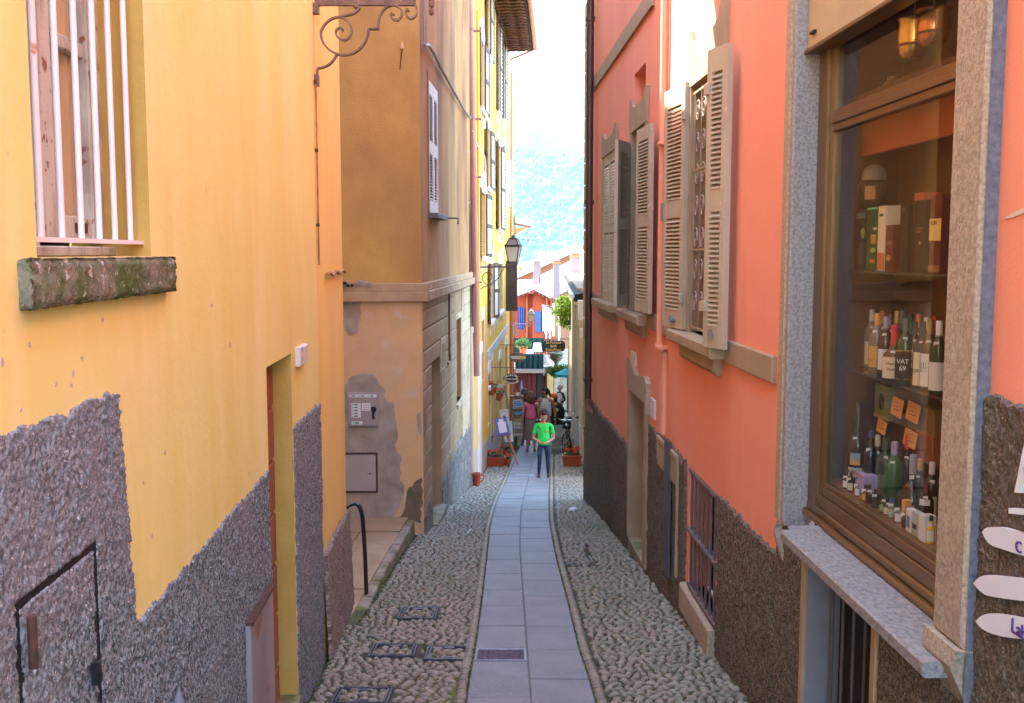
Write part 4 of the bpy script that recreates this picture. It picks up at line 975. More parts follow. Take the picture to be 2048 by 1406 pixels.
# small things on the ochre front
t = thing('wall_insulator', 'black cable stub with two round insulators above the cornice', 'insulator', W_OF.P(.9, zc0))
p0 = W_OF.px(684, 566, .1); m_ = MB(); m_.tube([W_OF.P(p0[0] + .3, p0[1] + .01, .1), W_OF.P(W_OF.px(693, 567, .1)[0], p0[1], .1)], .018, 8); m_.build('cable_end', M_black, t, smooth=True)
for u in (696, 704):
    q = W_OF.px(u, 571, .1); m_ = MB(); m_.ball(W_OF.P(q[0], q[1], .1), .017); m_.build('insulator', M_black, t, smooth=True)
t = thing('wall_hook', 'thin drip stain hook below the iron scroll on the ochre wall', 'hook', W_OF.P(.23, 4))
t['label'] = 'slender iron hook on the upper ochre wall below the scrolled bracket'
q = W_OF.px(804, 92, .02); q2 = W_OF.px(800, 138, .02); m_ = MB(); m_.lathe(W_OF.P(q[0], q[1] - .03, .02), [(.02, 0), (.022, .03), (.014, .06), (.006, .08)], 8); m_.build('socket', M_peel, t); m_ = MB(); m_.tube([W_OF.P(q[0], q[1] - .03, .02), W_OF.P(q2[0], q2[1], .02)], .006, 5); m_.build('rod', M_rust, t)
# cable drooping across the street face
t = thing('wall_cable', 'thick grey cable slung down the ochre street wall to the copper downpipe', 'cable', S.P(3, 4))
pts = [(839, -30), (840, 40), (844, 80), (850, 90), (859, 92), (870, 110), (885, 140), (900, 168), (915, 195), (930, 222), (941, 236)]
P_ = [];
for i, (u, v) in enumerate(pts):
    s, z = S.px(u, v, .05); P_.append(S.P(max(s, .03), z, .05))
m_ = MB(); m_.tube(smooth_pts(P_, 4), .022, 7); m_.build('cable', mat('grey_lead_cable', (.30, .24, .19), (.22, .17, .14), sc=8, rough=.5), t, smooth=True)
m_ = MB()
for i in (4, 6, 8): c = P_[i]; m_.tube([c, c - Vector((S.n.x * .05, S.n.y * .05, -.05))], .012, 5)
m_.build('bracket', M_iron, t)
t = thing('wall_pipe', 'thin brown conduit elbowing down beside the doorway of the ochre house', 'pipe', S.P(2.5, 1))
pp = [S.P(*S.px(936, 571, .04), .04), S.P(*S.px(898, 588, .04), .04), S.P(*S.px(899, 700, .04), .04), S.P(*S.px(900, 722, .04), .04), S.P(*S.px(896, 727, .04), .04)]
m_ = MB(); m_.tube(pp, .016, 7); m_.build('conduit', mat('dark_conduit', (.13, .075, .05), rough=.5), t)
t = thing('meter_box', 'small white painted junction frame fixed beside the ochre house doorway', 'wall box', S.P(2, .8))
a = S.px(881, 745, .03); b = S.px(889, 672, .03); m_ = MB(); m_.wbox(S, a[0], b[0], a[1], b[1], .02, .045, .004); m_.build('frame', M_pale, t); m_ = MB(); m_.wbox(S, a[0] + .06, b[0] - .06, a[1] + .06, b[1] - .08, .045, .05, .002); m_.build('lid', M_block, t)
# ================================================================== BRIGHT YELLOW HOUSE
Y = W_Y
yel = thing('town_house', 'tall bright yellow house with white window trims, brown shutters and overhanging tiled eave', 'house', Y.P(5, zg(24)))
LY = Y.px(1019, 400)[0]; EY = Y.px(1011, 97)[1]
UW = []                                                           # (rect px of the opening, near leaf open?, far leaf open?)
def yrect(u0, u1, v0, v1):
    a = Y.px(u0, (v0 + v1) / 2)[0]; b = Y.px(u1, (v0 + v1) / 2)[0]; m = (u0 + u1) / 2
    return (a, b, Y.px(m, v1)[1], Y.px(m, v0)[1])
uppers = [yrect(958.5, 968, 80, 218), yrect(959.5, 971, 385, 513), yrect(971.5, 979, -60, 108), yrect(971.5, 979.5, 256, 375), yrect(978, 986, 528, 640),
          yrect(993.5, 998, 30, 225), yrect(994, 1001, 290, 458), yrect(995.5, 1005, 528, 622), yrect(1004.5, 1008.5, 70, 240), yrect(1006, 1011, 300, 430)]
uppers = [(a + .12, b - .05, c, d) for a, b, c, d in uppers]
lowers = [yrect(963, 968, 640, 762), yrect(976, 980.5, 745, 850), yrect(982, 986, 720, 890), yrect(997, 1003, 720, 860), yrect(1010, 1015, 690, 850)]
mb = MB(); mb.wpanel(Y, 0, LY, zg(30) - 1.5, EY, [(*q, .16) for q in uppers + lowers])
q = Y.P(LY, 0); mb.quad((q.x, q.y, -6), (q.x, q.y, EY), (q.x - 6, q.y, EY), (q.x - 6, q.y, -6)); q = Y.P(0, 0); mb.quad((q.x, q.y, -6), (q.x, q.y, EY), (q.x - 6, q.y, EY), (q.x - 6, q.y, -6))
mb.build('wall', M_yel, yel)
def trim(q, dark=True):
    a, b, c, d = q
    m_ = MB(); m_.wbox(Y, a - .1, a, c, d, 0, .012, .003); m_.wbox(Y, b, b + .1, c, d, 0, .012, .003); m_.wbox(Y, a - .1, b + .1, d, d + .12, 0, .016, .003)
    w = b - a
    pts = [(a - .16 + (w + .32) * f, d + .12 + .28 * math.sin(math.pi * f) ** .6) for f in np.linspace(0, 1, 11)]
    m_.wprism(Y, pts, 0, .02); m_.wbox(Y, a + w * .35, b - w * .35, d + .1, d + .45, .015, .04, .008)
    o = m_.build('window_surround', M_white, yel)
    m_ = MB(); m_.wbox(Y, a - .14, b + .14, c - .1, c, 0, .07, .01); m_.wbox(Y, a - .06, a + .08, c - .34, c - .1, 0, .035, .008); m_.wbox(Y, b - .08, b + .06, c - .34, c - .1, 0, .035, .008); m_.build('sill', M_white, yel)
    m_ = MB(); m_.wbox(Y, a, b, c, d, -.18, -.16); f = m_.build('window', M_creamsh, yel); m_ = MB(); m_.wbox(Y, a + .06, (a + b) / 2 - .03, c + .08, d - .06, -.16, -.152); m_.wbox(Y, (a + b) / 2 + .03, b - .06, c + .08, d - .06, -.16, -.152); m_.build('pane', mat('dark_window_glass', (.03, .035, .04), rough=.08, spec=.6), f)
def ysh(q, near=3, far=3, n=22):
    """two leaves; angles off the wall in degrees (0 = flat against the wall)"""
    a, b, c, d = q; w = (b - a) / 2 + .02
    for (hs, sg, ang) in ((a - .01, -1, near), (b + .01, 1, far)):
        if ang is None: continue
        h = Y.P(hs, 0, .03); r = math.radians(ang)
        e = Y.P(hs + sg * w * math.cos(r), 0, .03 + w * math.sin(r))
        sd = 1 if (frame(h, e).n.x * Y.n.x + frame(h, e).n.y * Y.n.y) > 0 else -1
        W = frame(h, e, sd)
        louvre(yel, W, 0, w, c - .02, d + .02, -.016, .032, n, M_brownsh, M_creamsh, sw=.05, rw=.09)
for i, q in enumerate(uppers): trim(q)
for i, q in enumerate(uppers):
    if i == 7: ysh(q, 3, None)
    elif i == 9: ysh(q, 3, None)
    else: ysh(q, 3, 5)
# leaf swung square to the wall in front of the far windows (brown below, cream above)
def square_leaf(u0, u1, v0, v1, mF, mS, nm):
    s = Y.px(u0, (v0 + v1) / 2)[0]; yy = Y.P(s, 0).y
    a, b = at_depth(u0, v1, yy), at_depth(u1, v0, yy)
    W = frame(Vector((a.x, yy)), Vector((b.x, yy)), 1)
    m_ = MB(); w = b.x - a.x
    return W, 0, w, a.z, b.z
W, a, b, c, d = square_leaf(1012, 1035, 521, 622, 0, 0, 0)
o = louvre(yel, W, a, b, c, d, -.02, .04, 26, M_brownsh, M_brownsh, sw=.05, rw=.09, tilt=.62)
m_ = MB(); m_.wbox(W, a + .05, b - .05, c + .05, d - .05, -.012, .012); m_.build('panel', M_brownsh, o)
W, a, b, c, d = square_leaf(1011, 1022.5, 320, 414, 0, 0, 0)
o = louvre(yel, W, a, b, c, d, -.02, .04, 18, M_creamsh, M_creamsh, sw=.05, rw=.09, rails=(0, .72, 1)); m_ = MB(); m_.wbox(W, a + .05, b - .05, c + .05, d - .05, -.012, .012); m_.build('panel', M_creamsh, o)
for i, q in enumerate(lowers):
    a, b, c, d = q; m_ = MB(); m_.wbox(Y, a - .09, a, c, d, 0, .010, .003); m_.wbox(Y, b, b + .09, c, d, 0, .010, .003); m_.wbox(Y, a - .09, b + .09, d, d + .12, 0, .012, .003)
    pts = [(a - .1 + (b - a + .2) * f, d + .12 + .18 * math.sin(math.pi * f) ** .6) for f in np.linspace(0, 1, 9)]; m_.wprism(Y, pts, 0, .02)
    m_.build('door_surround' if d - c > 1.8 else 'window_surround', M_white, yel)
    m_ = MB(); m_.wbox(Y, a, b, c, d, -.18, -.14); m_.build('shop_door', mat('grey_beige_door', (.40, .33, .27), (.34, .28, .22), sc=3, rough=.6), yel)
# plinth, band, pilaster by the pipe
m_ = MB(); st = [(955, 925, 860), (975, 900, 830), (1000, 870, 800), (1019, 850, 790)]
top = [(Y.px(u, v2)[0], Y.px(u, v2)[1]) for u, v1, v2 in ((958, 0, 915), (974, 0, 825))]
s_a, z_a = Y.px(960, 905); s_b, z_b = Y.px(973, 820); s_c = LY
ss_ = [LY * k / 8 for k in range(9)]; m_.wprism(Y, [(0, zg(20) - 1), (LY, zg(34) - 1.5)] + [(s, zg(Y.P(s, 0).y) + .62) for s in ss_[::-1]], 0, .006); m_.build('plinth', mat('pale_grey_plinth', (.48, .42, .37), (.40, .35, .3), sc=3, bump=.4, bsc=30), yel)
m_ = MB(); a, b = Y.px(974, 712), Y.px(1016, 652); m_.wprism(Y, [(a[0], a[1] - .12), (b[0], b[1] - .12), (b[0], b[1] + .1), (a[0], a[1] + .1)], 0, .02); m_.build('string_course', mat('grey_band', (.52, .48, .42)), yel)
m_ = MB(); a = Y.px(953.5, 700)[0]; b = Y.px(961, 700)[0]; m_.wbox(Y, a, b, zg(20) - .5, Y.px(955, 712)[1], 0, .02, .005); m_.wbox(Y, a - .05, b + .05, Y.px(955, 712)[1], Y.px(955, 690)[1], 0, .05, .01); m_.build('pilaster', M_white, yel)
# eave with its rows of tiles seen from below
q0, q1 = Y.px(1013, 97, 0)[0] - 7.5, Y.px(1011, 97, 0)[0] + .1
OV = .84
mb = MB(); zE = EY - .02
mb.hexa([Y.P(-.5, zE, 0), Y.P(q1, zE, 0), Y.P(q1, zE - .02, OV), Y.P(-.5, zE - .02, OV), Y.P(-.5, zE + .7, 0), Y.P(q1, zE + .7, 0), Y.P(q1, zE + .1, OV), Y.P(-.5, zE + .1, OV)])
r_ = mb.build('roof', mat('dark_eave_boards', (.014, .010, .008), (.010, .008, .006), sc=5, rough=.8), yel)
mb = MB(); mb.hexa([Y.P(-.5, zE + .14, OV + .05), Y.P(q1, zE + .14, OV + .05), Y.P(q1, zE + 2.6, -5), Y.P(-.5, zE + 2.6, -5), Y.P(-.5, zE + .2, OV + .05), Y.P(q1, zE + .2, OV + .05), Y.P(q1, zE + 2.7, -5), Y.P(-.5, zE + 2.7, -5)]); mb.build('roof_slope', M_tile, r_)
k = 0; s = q1 - .12
while s > -.3:
    m_ = MB(); pts = [Y.P(s + .035 * math.sin(f * 14), zE - .045 - .012 * math.sin(f * 28), .05 + (OV - .12) * f) for f in np.linspace(0, 1, 13)]
    m_.tube(pts, .032, 6); m_.build('eave_tile', mat('old_eave_tile', (.20, .105, .06), (.12, .065, .045), sc=6, rough=.9), r_); s -= .34; k += 1
m_ = MB(); m_.tube([Y.P(-.5, zE + .03, OV + .07), Y.P(q1 + .05, zE + .03, OV + .07)], .065, 8); m_.tube([Y.P(q1, zE + .02, OV + .07), Y.P(q1 + .1, zE - .28, .12)], .035, 7); m_.tube([Y.P(LY - .06, zE - .28, .08), Y.P(LY - .06, zg(36) , .08)], .05, 8); m_.build('gutter', mat('new_copper', (.55, .25, .14), (.48, .2, .11), sc=5, rough=.45, metal=.4), yel, smooth=True)

# downpipes between the ochre and yellow houses
t = thing('downpipe', 'thick copper downpipe at the joint between ochre and yellow houses', 'downpipe', S.P(LS, zg(20)))
def pipe_px(t_, pts, r, m, yy, n=10, name='pipe'):
    m_ = MB(); P = [at_depth(u, v, yy) for u, v in pts]; m_.tube(P, r, n); return m_.build(name, m, t_, smooth=True)
yp = 19.25
pipe_px(t, [(937, -40), (944, 300), (949, 560), (951, 700), (951, 752)], .078, M_copper, yp)
for v in (58, 236, 353, 565):
    c = at_depth(np.interp(v, [-40, 300, 560, 700], [937, 944, 949, 951]), v, yp); m_ = MB(); m_.lathe((c.x, c.y, c.z), [(.082, -.02), (.092, -.02), (.092, .02), (.082, .02)], 12, cap=False); m_.wbox(S, LS - .2, LS - .1, c.z - .015, c.z + .015, 0, .2); m_.build('collar', M_copper, t)
t = thing('downpipe', 'slim black cable conduit beside the copper downpipe', 'downpipe', S.P(LS - .5, 0))
pipe_px(t, [(924, -20), (929, 130), (934, 330), (939, 560), (938, 655)], .036, mat('black_rubber_conduit', (.06, .05, .045), rough=.5), 18.9)
m_ = MB()
for v in (120, 305, 405): c = at_depth(np.interp(v, [-20, 130, 330, 560], [924, 929, 934, 939]), v, 18.9); m_.lathe((c.x, c.y, c.z), [(.038, -.015), (.048, -.015), (.048, .015), (.038, .015)], 8, cap=False)
m_.build('clip', M_steel, t)
t = thing('downpipe', 'beige lower downpipe standing on the cobbles by the red bucket', 'downpipe', at_depth(942, 958, 18.9))
pipe_px(t, [(937, 655), (939, 700), (941, 800), (943, 962)], .07, mat('beige_pipe_paint', (.52, .43, .30), (.46, .38, .26), sc=4, rough=.6), 18.95)
m_ = MB(); c = at_depth(938, 660, 18.95); m_.lathe((c.x, c.y, c.z), [(.072, -.06), (.085, -.06), (.085, .06), (.072, .06)], 10); m_.build('socket', mat('beige_pipe_paint', (.52, .43, .30)), t)
# cable swagged along the yellow front
t = thing('wall_cable', 'pale cable swagged across the yellow wall between window trims', 'cable', Y.P(3, 4))
m_ = MB(); m_.tube(smooth_pts([Y.P(*Y.px(u, v, .06), .06) for u, v in ((946, 262), (952, 285), (960, 300), (968, 312), (971, 330), (972, 372))], 4), .018, 6); m_.build('cable', mat('pale_cable', (.6, .55, .5), rough=.5), t)
t = thing('wall_pipe', 'thin yellow painted gas pipe running up the yellow wall', 'pipe', Y.P(2, 0))
m_ = MB(); m_.tube([Y.P(*Y.px(955.5, 20, .05), .05), Y.P(*Y.px(958.0, 690, .05), .05)], .03, 6); m_.build('pipe', mat('yellow_gas_pipe', (.80, .46, .06), rough=.5), t, smooth=True)
# ================================================================== SALMON HOUSE AND SHOP
R = W_R
pink = thing('town_house', 'salmon pink house on the right with louvred shutters and the bottle shop window', 'house', R.P(6, zg(6)))
ETP = 7.3; SB2 = -1.5
rp = R.px
# openings --------------------------------------------------------------
w1 = (7.42, 8.12, rp(1400, 655)[1], rp(1400, 158)[1])
w1 = (rp(1420, 400)[0] - .34, rp(1386, 400)[0] + .02, rp(1395, 668)[1], rp(1392, 172)[1])
w2 = (rp(1284, 450)[0] - .25, rp(1266, 450)[0], rp(1270, 622)[1], rp(1266, 268)[1])
w3 = (rp(1234, 450)[0], rp(1208, 450)[0], rp(1220, 603)[1], rp(1220, 308)[1])
vent = R.rect((1269, 132), (1291, 208)); vent = (vent[0], vent[1], (rp(1270, 212)[1] + rp(1289, 195)[1]) / 2, (rp(1270, 150)[1] + rp(1289, 126)[1]) / 2)
door = (rp(1293, 900)[0], rp(1263, 900)[0], zg(11) - .3, rp(1263, 775)[1]); step_z = rp(1270, 1092)[1]
cel = (rp(1436, 1100)[0], rp(1380, 1100)[0], rp(1382, 1185)[1], rp(1381, 932)[1])
cel = (cel[0], cel[1], (rp(1382, 1182)[1] + rp(1434, 1258)[1]) / 2, (rp(1381, 936)[1] + rp(1434, 986)[1]) / 2)
shop = (rp(1886, 700)[0], rp(1580, 700)[0], rp(1620, 1050)[1] - .0, 4.6)
shop = (rp(1886, 700, .055)[0] - .03, shop[1], rp(1585, 1062)[1] - .02, 4.6)
bas = (rp(1762, 1300, -.02)[0], rp(1622, 1300, -.02)[0], zg(4.8) - .3, rp(1640, 1128)[1])
holes = [(*w1, .22), (*w2, .22), (*w3, .1), (*vent, .22), (*door, .24), (*cel, .14), (*shop, .0), (*bas, .16)]
mb = MB(); mb.wpanel(R, SB2, sR, zg(16) - .6, ETP, holes)
q = R.P(sR, 0); mb.quad((q.x, q.y, -5), (q.x, q.y, ETP), (q.x + .33, q.y + .0, ETP), (q.x + .33, q.y, -5)); mb.quad((q.x + .33, q.y, -5), (q.x + .33, q.y, ETP), (q.x + 7, q.y, ETP + 2), (q.x + 7, q.y, -5))
mb.build('wall', M_pink, pink)
mb = MB(); A = [R.P(SB2, ETP, .35), R.P(sR, ETP, .35)]; mb.quad(A[0], A[1], A[1] + Vector((6, 0, 1.8)), A[0] + Vector((6, 0, 1.8))); mb.build('roof', M_tile, pink)
for w in (w1, w2):
    m_ = MB(); m_.wbox(R, w[0], w[1], w[2], w[3], -.26, -.22); m_.build('window_back', M_dark, pink)
    m_ = MB(); a, b, c, d = w
    for (p, q_, r_, s_) in ((a, a + .06, c, d), (b - .06, b, c, d), (a + .06, b - .06, c, c + .08), (a + .06, b - .06, d - .06, d), ((a + b) / 2 - .03, (a + b) / 2 + .03, c + .08, d - .06)): m_.wbox(R, p, q_, r_, s_, -.22, -.18, .004)
    f = m_.build('window', M_shut, pink); m_ = MB(); m_.wbox(R, a + .06, b - .06, c + .08, d - .06, -.212, -.208); m_.build('pane', mat('dark_window_glass', (.03, .035, .04), rough=.08, spec=.6), f)
m_ = MB(); m_.wbox(R, *vent, -.24, -.2); m_.build('vent_grille', mat('rusty_brown_mesh', (.13, .075, .05), (.09, .05, .035), sc=30, rough=.8), pink)
# stone surrounds ---------------------------------------------------------
def surround(w, jw, lh, shaped=True, far_jamb=True):
    a, b, c, d = w
    m_ = MB(); m_.wbox(R, b, b + jw, c, d, 0, .03, .006); m_.wbox(R, a - jw, a, c, d, 0, .03, .006)
    W_ = b - a + 2 * jw; x0 = a - jw
    prof = [(0, 0), (1, 0), (1, .62), (.93, .62), (.90, .78), (.84, .72), (.78, .62), (.68, .66), (.6, .80), (.5, .86), (.4, .80), (.32, .66), (.22, .62), (.16, .72), (.10, .78), (.07, .62), (0, .62)] if shaped else [(0, 0), (1, 0), (1, 1), (0, 1)]
    if shaped: prof = [(0, 0), (1, 0), (1, .95), (.95, 1.0), (.88, .98), (.84, .80), (.76, .70), (.62, .66), (.38, .66), (.24, .70), (.16, .80), (.12, .98), (.05, 1.0), (0, .95)]
    m_.wprism(R, [(x0 + W_ * f, d + lh * g) for f, g in prof], 0, .034)
    return m_.build('window_surround', M_stonetrim, pink)
surround(w1, .15, .42); surround(w2, .14, .36); surround(w3, .06, .3)
for w, e in ((w1, .5), (w2, .42), (w3, .30)):
    a, b, c, d = w; m_ = MB(); m_.wbox(R, a - .30, b + .32, c - .09, c, -.1, .13, .012); m_.wbox(R, a - .12, b + .16, c - .22, c - .09, -.02, .06, .03); m_.build('window_sill', M_stonetrim, pink)
# reveal lining (stone)
for w in (w1, w2):
    a, b, c, d = w
    for (p, q_, r_, s_) in ((a, c, a, d), (b, c, b, d), (a, d, b, d)): 
        m_ = MB(); e = .002 if p == a and q_ == c else -.002
        m_.quad(R.P(p + e, q_, 0.02), R.P(r_ + e, s_ - .002, 0.02), R.P(r_ + e, s_ - .002, -.2), R.P(p + e, q_, -.2))
        m_.build('reveal', M_stonetrim, pink)
# string courses
def course(u0, v0, u1, v1, th, h=.03):
    a = rp(u0, v0); b = rp(u1, v1); z = (a[1] + b[1]) / 2; return min(a[0], b[0]), max(a[0], b[0]), z
shopE = rp(1556, 700)[0]
a, b, z = course(1552, 731, 1190, 599, 0)
s_prev = shopE + .02
for w in sorted((w1, w2, w3), key=lambda q: q[0]):
    m_ = MB(); m_.wbox(R, s_prev, w[0] - .31, z - .075, z + .075, 0, .028, .006); m_.build('string_course', M_stonetrim, pink); s_prev = w[1] + .33
m_ = MB(); m_.wbox(R, s_prev, sR - .02, z - .075, z + .075, 0, .028, .006); m_.build('string_course', M_stonetrim, pink)
a, b, z2 = course(1310, 12, 1188, 157, 0); m_ = MB(); m_.wbox(R, a + .02, sR - .02, z2 - .09, z2 + .09, 0, .03, .006); m_.build('string_course', M_stonetrim, pink)
# quoins at the far corner
zq = zg(16) + 1.2; k = 0
while zq < 5.6:
    hgt = .34; ln = .42 if k % 2 else .26
    m_ = MB(); c0 = R.P(sR - ln, 0, .035); c1 = R.P(sR + .03, 0, .035); ins = R.P(sR + .03, 0, -.3); inn = R.P(sR - ln, 0, -.02)
    m_.prism([(c0.x, c0.y, zq), (c1.x, c1.y, zq), (ins.x, ins.y, zq), (inn.x, inn.y, zq)], (0, 0, hgt - .025)); m_.build('quoin', M_stonetrim, pink); zq += hgt; k += 1
# window grille with scrolls in the nearest window
a, b, c, d = w1
g = MB(); hg = .0
for z in (c + .04, c + (d - c) * .34, c + (d - c) * .66, d - .05): g.wbox(R, a, b, z - .008, z + .008, hg - .006, hg + .006)
g = g.build('window_grille', M_stonetrim, pink)
M_gr = mat('taupe_painted_iron', (.34, .26, .19), (.27, .2, .15), sc=10, rough=.5)
for f in (.06, .3, .5, .7, .94):
    if f in (.06, .5, .94) or True:
        m_ = MB(); s = a + (b - a) * f; m_.tube([R.P(s, c + .03, hg), R.P(s, d - .03, hg)], .006, 5); m_.build('grille_bar', M_gr, g)
for col in (.18, .4, .62, .84):
    n = 7
    for k in range(n):
        zc_ = c + .12 + (d - c - .2) * (k + .5) / n; sc2 = a + (b - a) * col; r = .075
        m_ = MB(); sg = 1 if (k % 2) else -1
        pts = []
        for i in range(22):
            t_ = i / 21 * 3.4 * math.pi; rr = r * (1 - .72 * i / 21); pts.append(R.P(sc2 + sg * rr * math.cos(t_), zc_ + rr * 1.2 * math.sin(t_), hg))
        m_.tube(pts, .0058, 5); m_.build('grille_scroll', M_gr, g)
# shutters ----------------------------------------------------------------
def leaf(h_s, e_px, h_h, e_h, z0, z1, n, hinge_near, sw=.075, rw=.13):
    """hinge at h_s / h_h off the wall, free end at s = e_px / e_h"""
    p, q_ = R.P(h_s, 0, h_h), R.P(e_px, 0, e_h)
    W = frame(p, q_, 1)
    if W.n.x * R.n.x + W.n.y * R.n.y < 0: W.n = -W.n
    return W, math.hypot(q_.x - p.x, q_.y - p.y)
def hinges(o, W, s, zs):
    for z in zs: m_ = MB(); m_.wbox(W, s - .035, s + .03, z - .035, z + .035, .02, .04, .003); m_.build('hinge', M_shut, o)
zt, zb_ = rp(1352, 180, .06)[1], rp(1352, 655, .06)[1]
W, L_ = leaf(w1[1] + .03, rp(1333, 400, .10)[0], .045, .11, 0, 0, 0, False)
o = louvre(pink, W, 0, L_, zb_, zt, -.02, .04, 46, M_shut, M_shut, sw=.085, rw=.15, tilt=.62); hinges(o, W, .0, (zb_ + .25, zt - .25))
m_ = MB(); m_.wbox(W, L_ * .3, L_ * .55, zb_ + .06, zb_ + .075, .02, .04); m_.wbox(W, L_ * .42, L_ * .46, zb_ + .04, zb_ + .095, .02, .045); m_.build('bolt', M_steel, o)
m_ = MB(); m_.wbox(W, L_ - .02, L_ + .035, (zb_ + zt) / 2 - .09, (zb_ + zt) / 2 + .06, -.01, .03, .004); m_.build('shutter_catch', M_steel, o)
zt2, zb2 = rp(1432, 120, .10)[1], rp(1432, 680, .10)[1]
W, L_ = leaf(w1[0] - .01, rp(1456, 400, .05)[0], .13, .06, 0, 0, 0, True)
e1 = rp(1416, 400, .14)[0]; W, L_ = leaf(e1, rp(1455, 400, .07)[0], .14, .07, 0, 0, 0, True)
o = louvre(pink, W, 0, L_, zb_ - .02, zt + .0, -.02, .042, 46, M_shut, M_shut, sw=.06, rw=.15, tilt=.62); hinges(o, W, .02, (zb_ + .25, zt - .25))
m_ = MB(); m_.wbox(W, L_ * .35, L_ * .6, zb_ + .07, zb_ + .085, .022, .04); m_.wbox(W, L_ * .45, L_ * .5, zb_ + .05, zb_ + .105, .022, .045); m_.build('bolt', M_steel, o)
zt, zb_ = rp(1290, 256, .08)[1], rp(1290, 625, .08)[1]
W, L_ = leaf(rp(1277, 450, .10)[0], rp(1302, 450, .07)[0], .11, .07, 0, 0, 0, True)
o = louvre(pink, W, 0, L_, zb_, zt, -.02, .04, 44, M_shut, M_shut, sw=.075, rw=.12, tilt=.62)
W, L_ = leaf(rp(1258, 450, .03)[0], rp(1243, 450, .16)[0], .04, .22, 0, 0, 0, False)
o = louvre(pink, W, 0, L_, zb_, zt, -.02, .04, 44, M_shut, M_shut, sw=.07, rw=.12, tilt=.62); hinges(o, W, .0, (zb_ + .2, zt - .2))
a, b, c, d = w3; mid3 = (a + b) / 2
for (p, q_) in ((a, mid3 - .004), (mid3 + .004, b)): louvre(pink, R, p, q_, c, d, -.03, .045, 40, M_shut, M_shut, sw=.07, rw=.12, rails=(0, .5, 1), tilt=.62)
# doorway
a, b, c, d = door
m_ = MB(); m_.wbox(R, a, b, c, d, -.28, -.24); dd = m_.build('door', mat('taupe_painted_door', (.20, .155, .12), (.17, .13, .10), sc=3, rough=.5), pink)
for k in range(2):
    z0_ = step_z + .25 + k * .95; m_ = MB(); m_.wbox(R, a + .12, b - .12, z0_, z0_ + .8, -.24, -.225, .01); m_.build('door_panel', mat('taupe_painted_door', (.20, .155, .12)), dd)
for (p, q_) in ((a - .17, a), (b, b + .1)): m_ = MB(); m_.wbox(R, p, q_, step_z, d, -.02, .035, .006); m_.build('door_jamb', M_stonetrim, pink)
for e, p in ((-.002, b), (.002, a)): m_ = MB(); m_.quad(R.P(p + e, step_z, .02), R.P(p + e, d, .02), R.P(p + e, d, -.24), R.P(p + e, step_z, -.24)); m_.build('reveal', M_stonetrim, pink)
lz = rp(1262, 730)[1]; m_ = MB(); m_.wprism(R, [(a - .22, d - .10), (a - .17, d - .10), (a - .17, d), (b + .1, d), (b + .1, d + .32), (b - .1, d + .34), ((a + b) / 2, d + .2), (a - .1, d + .26), (a - .22, d + .2)], -.01, .05); m_.build('door_lintel', M_granite, pink)
m_ = MB(); m_.wbox(R, a - .05, b + .06, zg(11) - .6, step_z, -.24, .02, .012); m_.build('door_step', M_kerb, pink)
# cellar grille
a, b, c, d = cel
m_ = MB(); m_.wbox(R, a, b, c, d, -.2, -.16); m_.build('cellar_back', M_dark, pink)
m_ = MB(); m_.wbox(R, a - .01, b + .12, c - .22, c, -.12, .06, .014); m_.build('cellar_sill', M_granite, pink)
m_ = MB(); m_.wbox(R, a, b, d - .03, d, -.05, .02, .003); m_.wbox(R, a, b, c + .02, c + .04, -.03, .025, .003); m_.wbox(R, a, b, (c + d) / 2 - .02, (c + d) / 2 + .005, -.03, .03, .003); g = m_.build('cellar_grille', mat('dull_brown_iron', (.15, .12, .11), (.11, .085, .08), sc=10, rough=.55), pink)
for k in range(7): s = a + (b - a) * (k + .5) / 7; m_ = MB(); m_.tube([R.P(s, c + .02, .005), R.P(s, d - .02, .005)], .009, 8); m_.build('grille_bar', mat('dull_brown_iron', (.15, .12, .11)), g, smooth=True)
for p in (a + .002, b - .002): m_ = MB(); m_.quad(R.P(p, c, .012), R.P(p, d, .012), R.P(p, d, -.16), R.P(p, c, -.16)); m_.build('reveal', M_pink, pink)
# brown roughcast plinth
gz = lambda s: zg(s) - .3
pA = [(door[1] + .1, rp(1255, 885)[1]), (sR + .0, rp(1186, 806)[1]), (sR, gz(16)), (door[1] + .1, gz(11))]
roughcast('roughcast', R, [pA], M_castb, pink, res=.02, amp=.008, base=.02)
pB = [(cel[1] + .13, rp(1371, 914)[1]), (door[0] - .17, rp(1300, 846)[1]), (door[0] - .17, gz(10)), (cel[1] + .13, gz(8))]
roughcast('roughcast', R, [pB], M_castb, pink, res=.014, amp=.008, base=.018)
shopL = rp(1556, 1100)[0]
pC = [(shopL + .0, rp(1549, 1098)[1]), (cel[0] - .01, rp(1440, 986)[1]), (cel[0] - .01, gz(7)), (shopL, gz(6))]
roughcast('roughcast', R, [pC], M_castb, pink, res=.011, amp=.008, base=.018)
sillz = rp(1562, 1066, .13)[1]
bfr = .05
pD = [(shop[0] - .3, sillz - .06), (shopL, sillz - .06), (shopL, gz(6)), (shop[0] - .3, gz(4))]
roughcast('roughcast', R, [pD], M_castb, pink, res=.010, amp=.0075, base=.018, holes=[(bas[0] - bfr, bas[1] + bfr, bas[2], bas[3] + bfr)])
shopN = rp(1946, 700, .0)[0]
pE = [(SB2, rp(1990, 790)[1]), (shopN, rp(1945, 778)[1] + .0), (shopN, gz(3)), (SB2, gz(2))]
pE = [(1.2, (rp(1945, 778)[1] + rp(2040, 800)[1]) / 2), (shopN, (rp(1945, 778)[1] + rp(2040, 800)[1]) / 2), (shopN, -2.2), (1.2, -2.2)]
roughcast('roughcast', R, [pE], M_castb, pink, res=.0085, amp=.0085, base=.018)
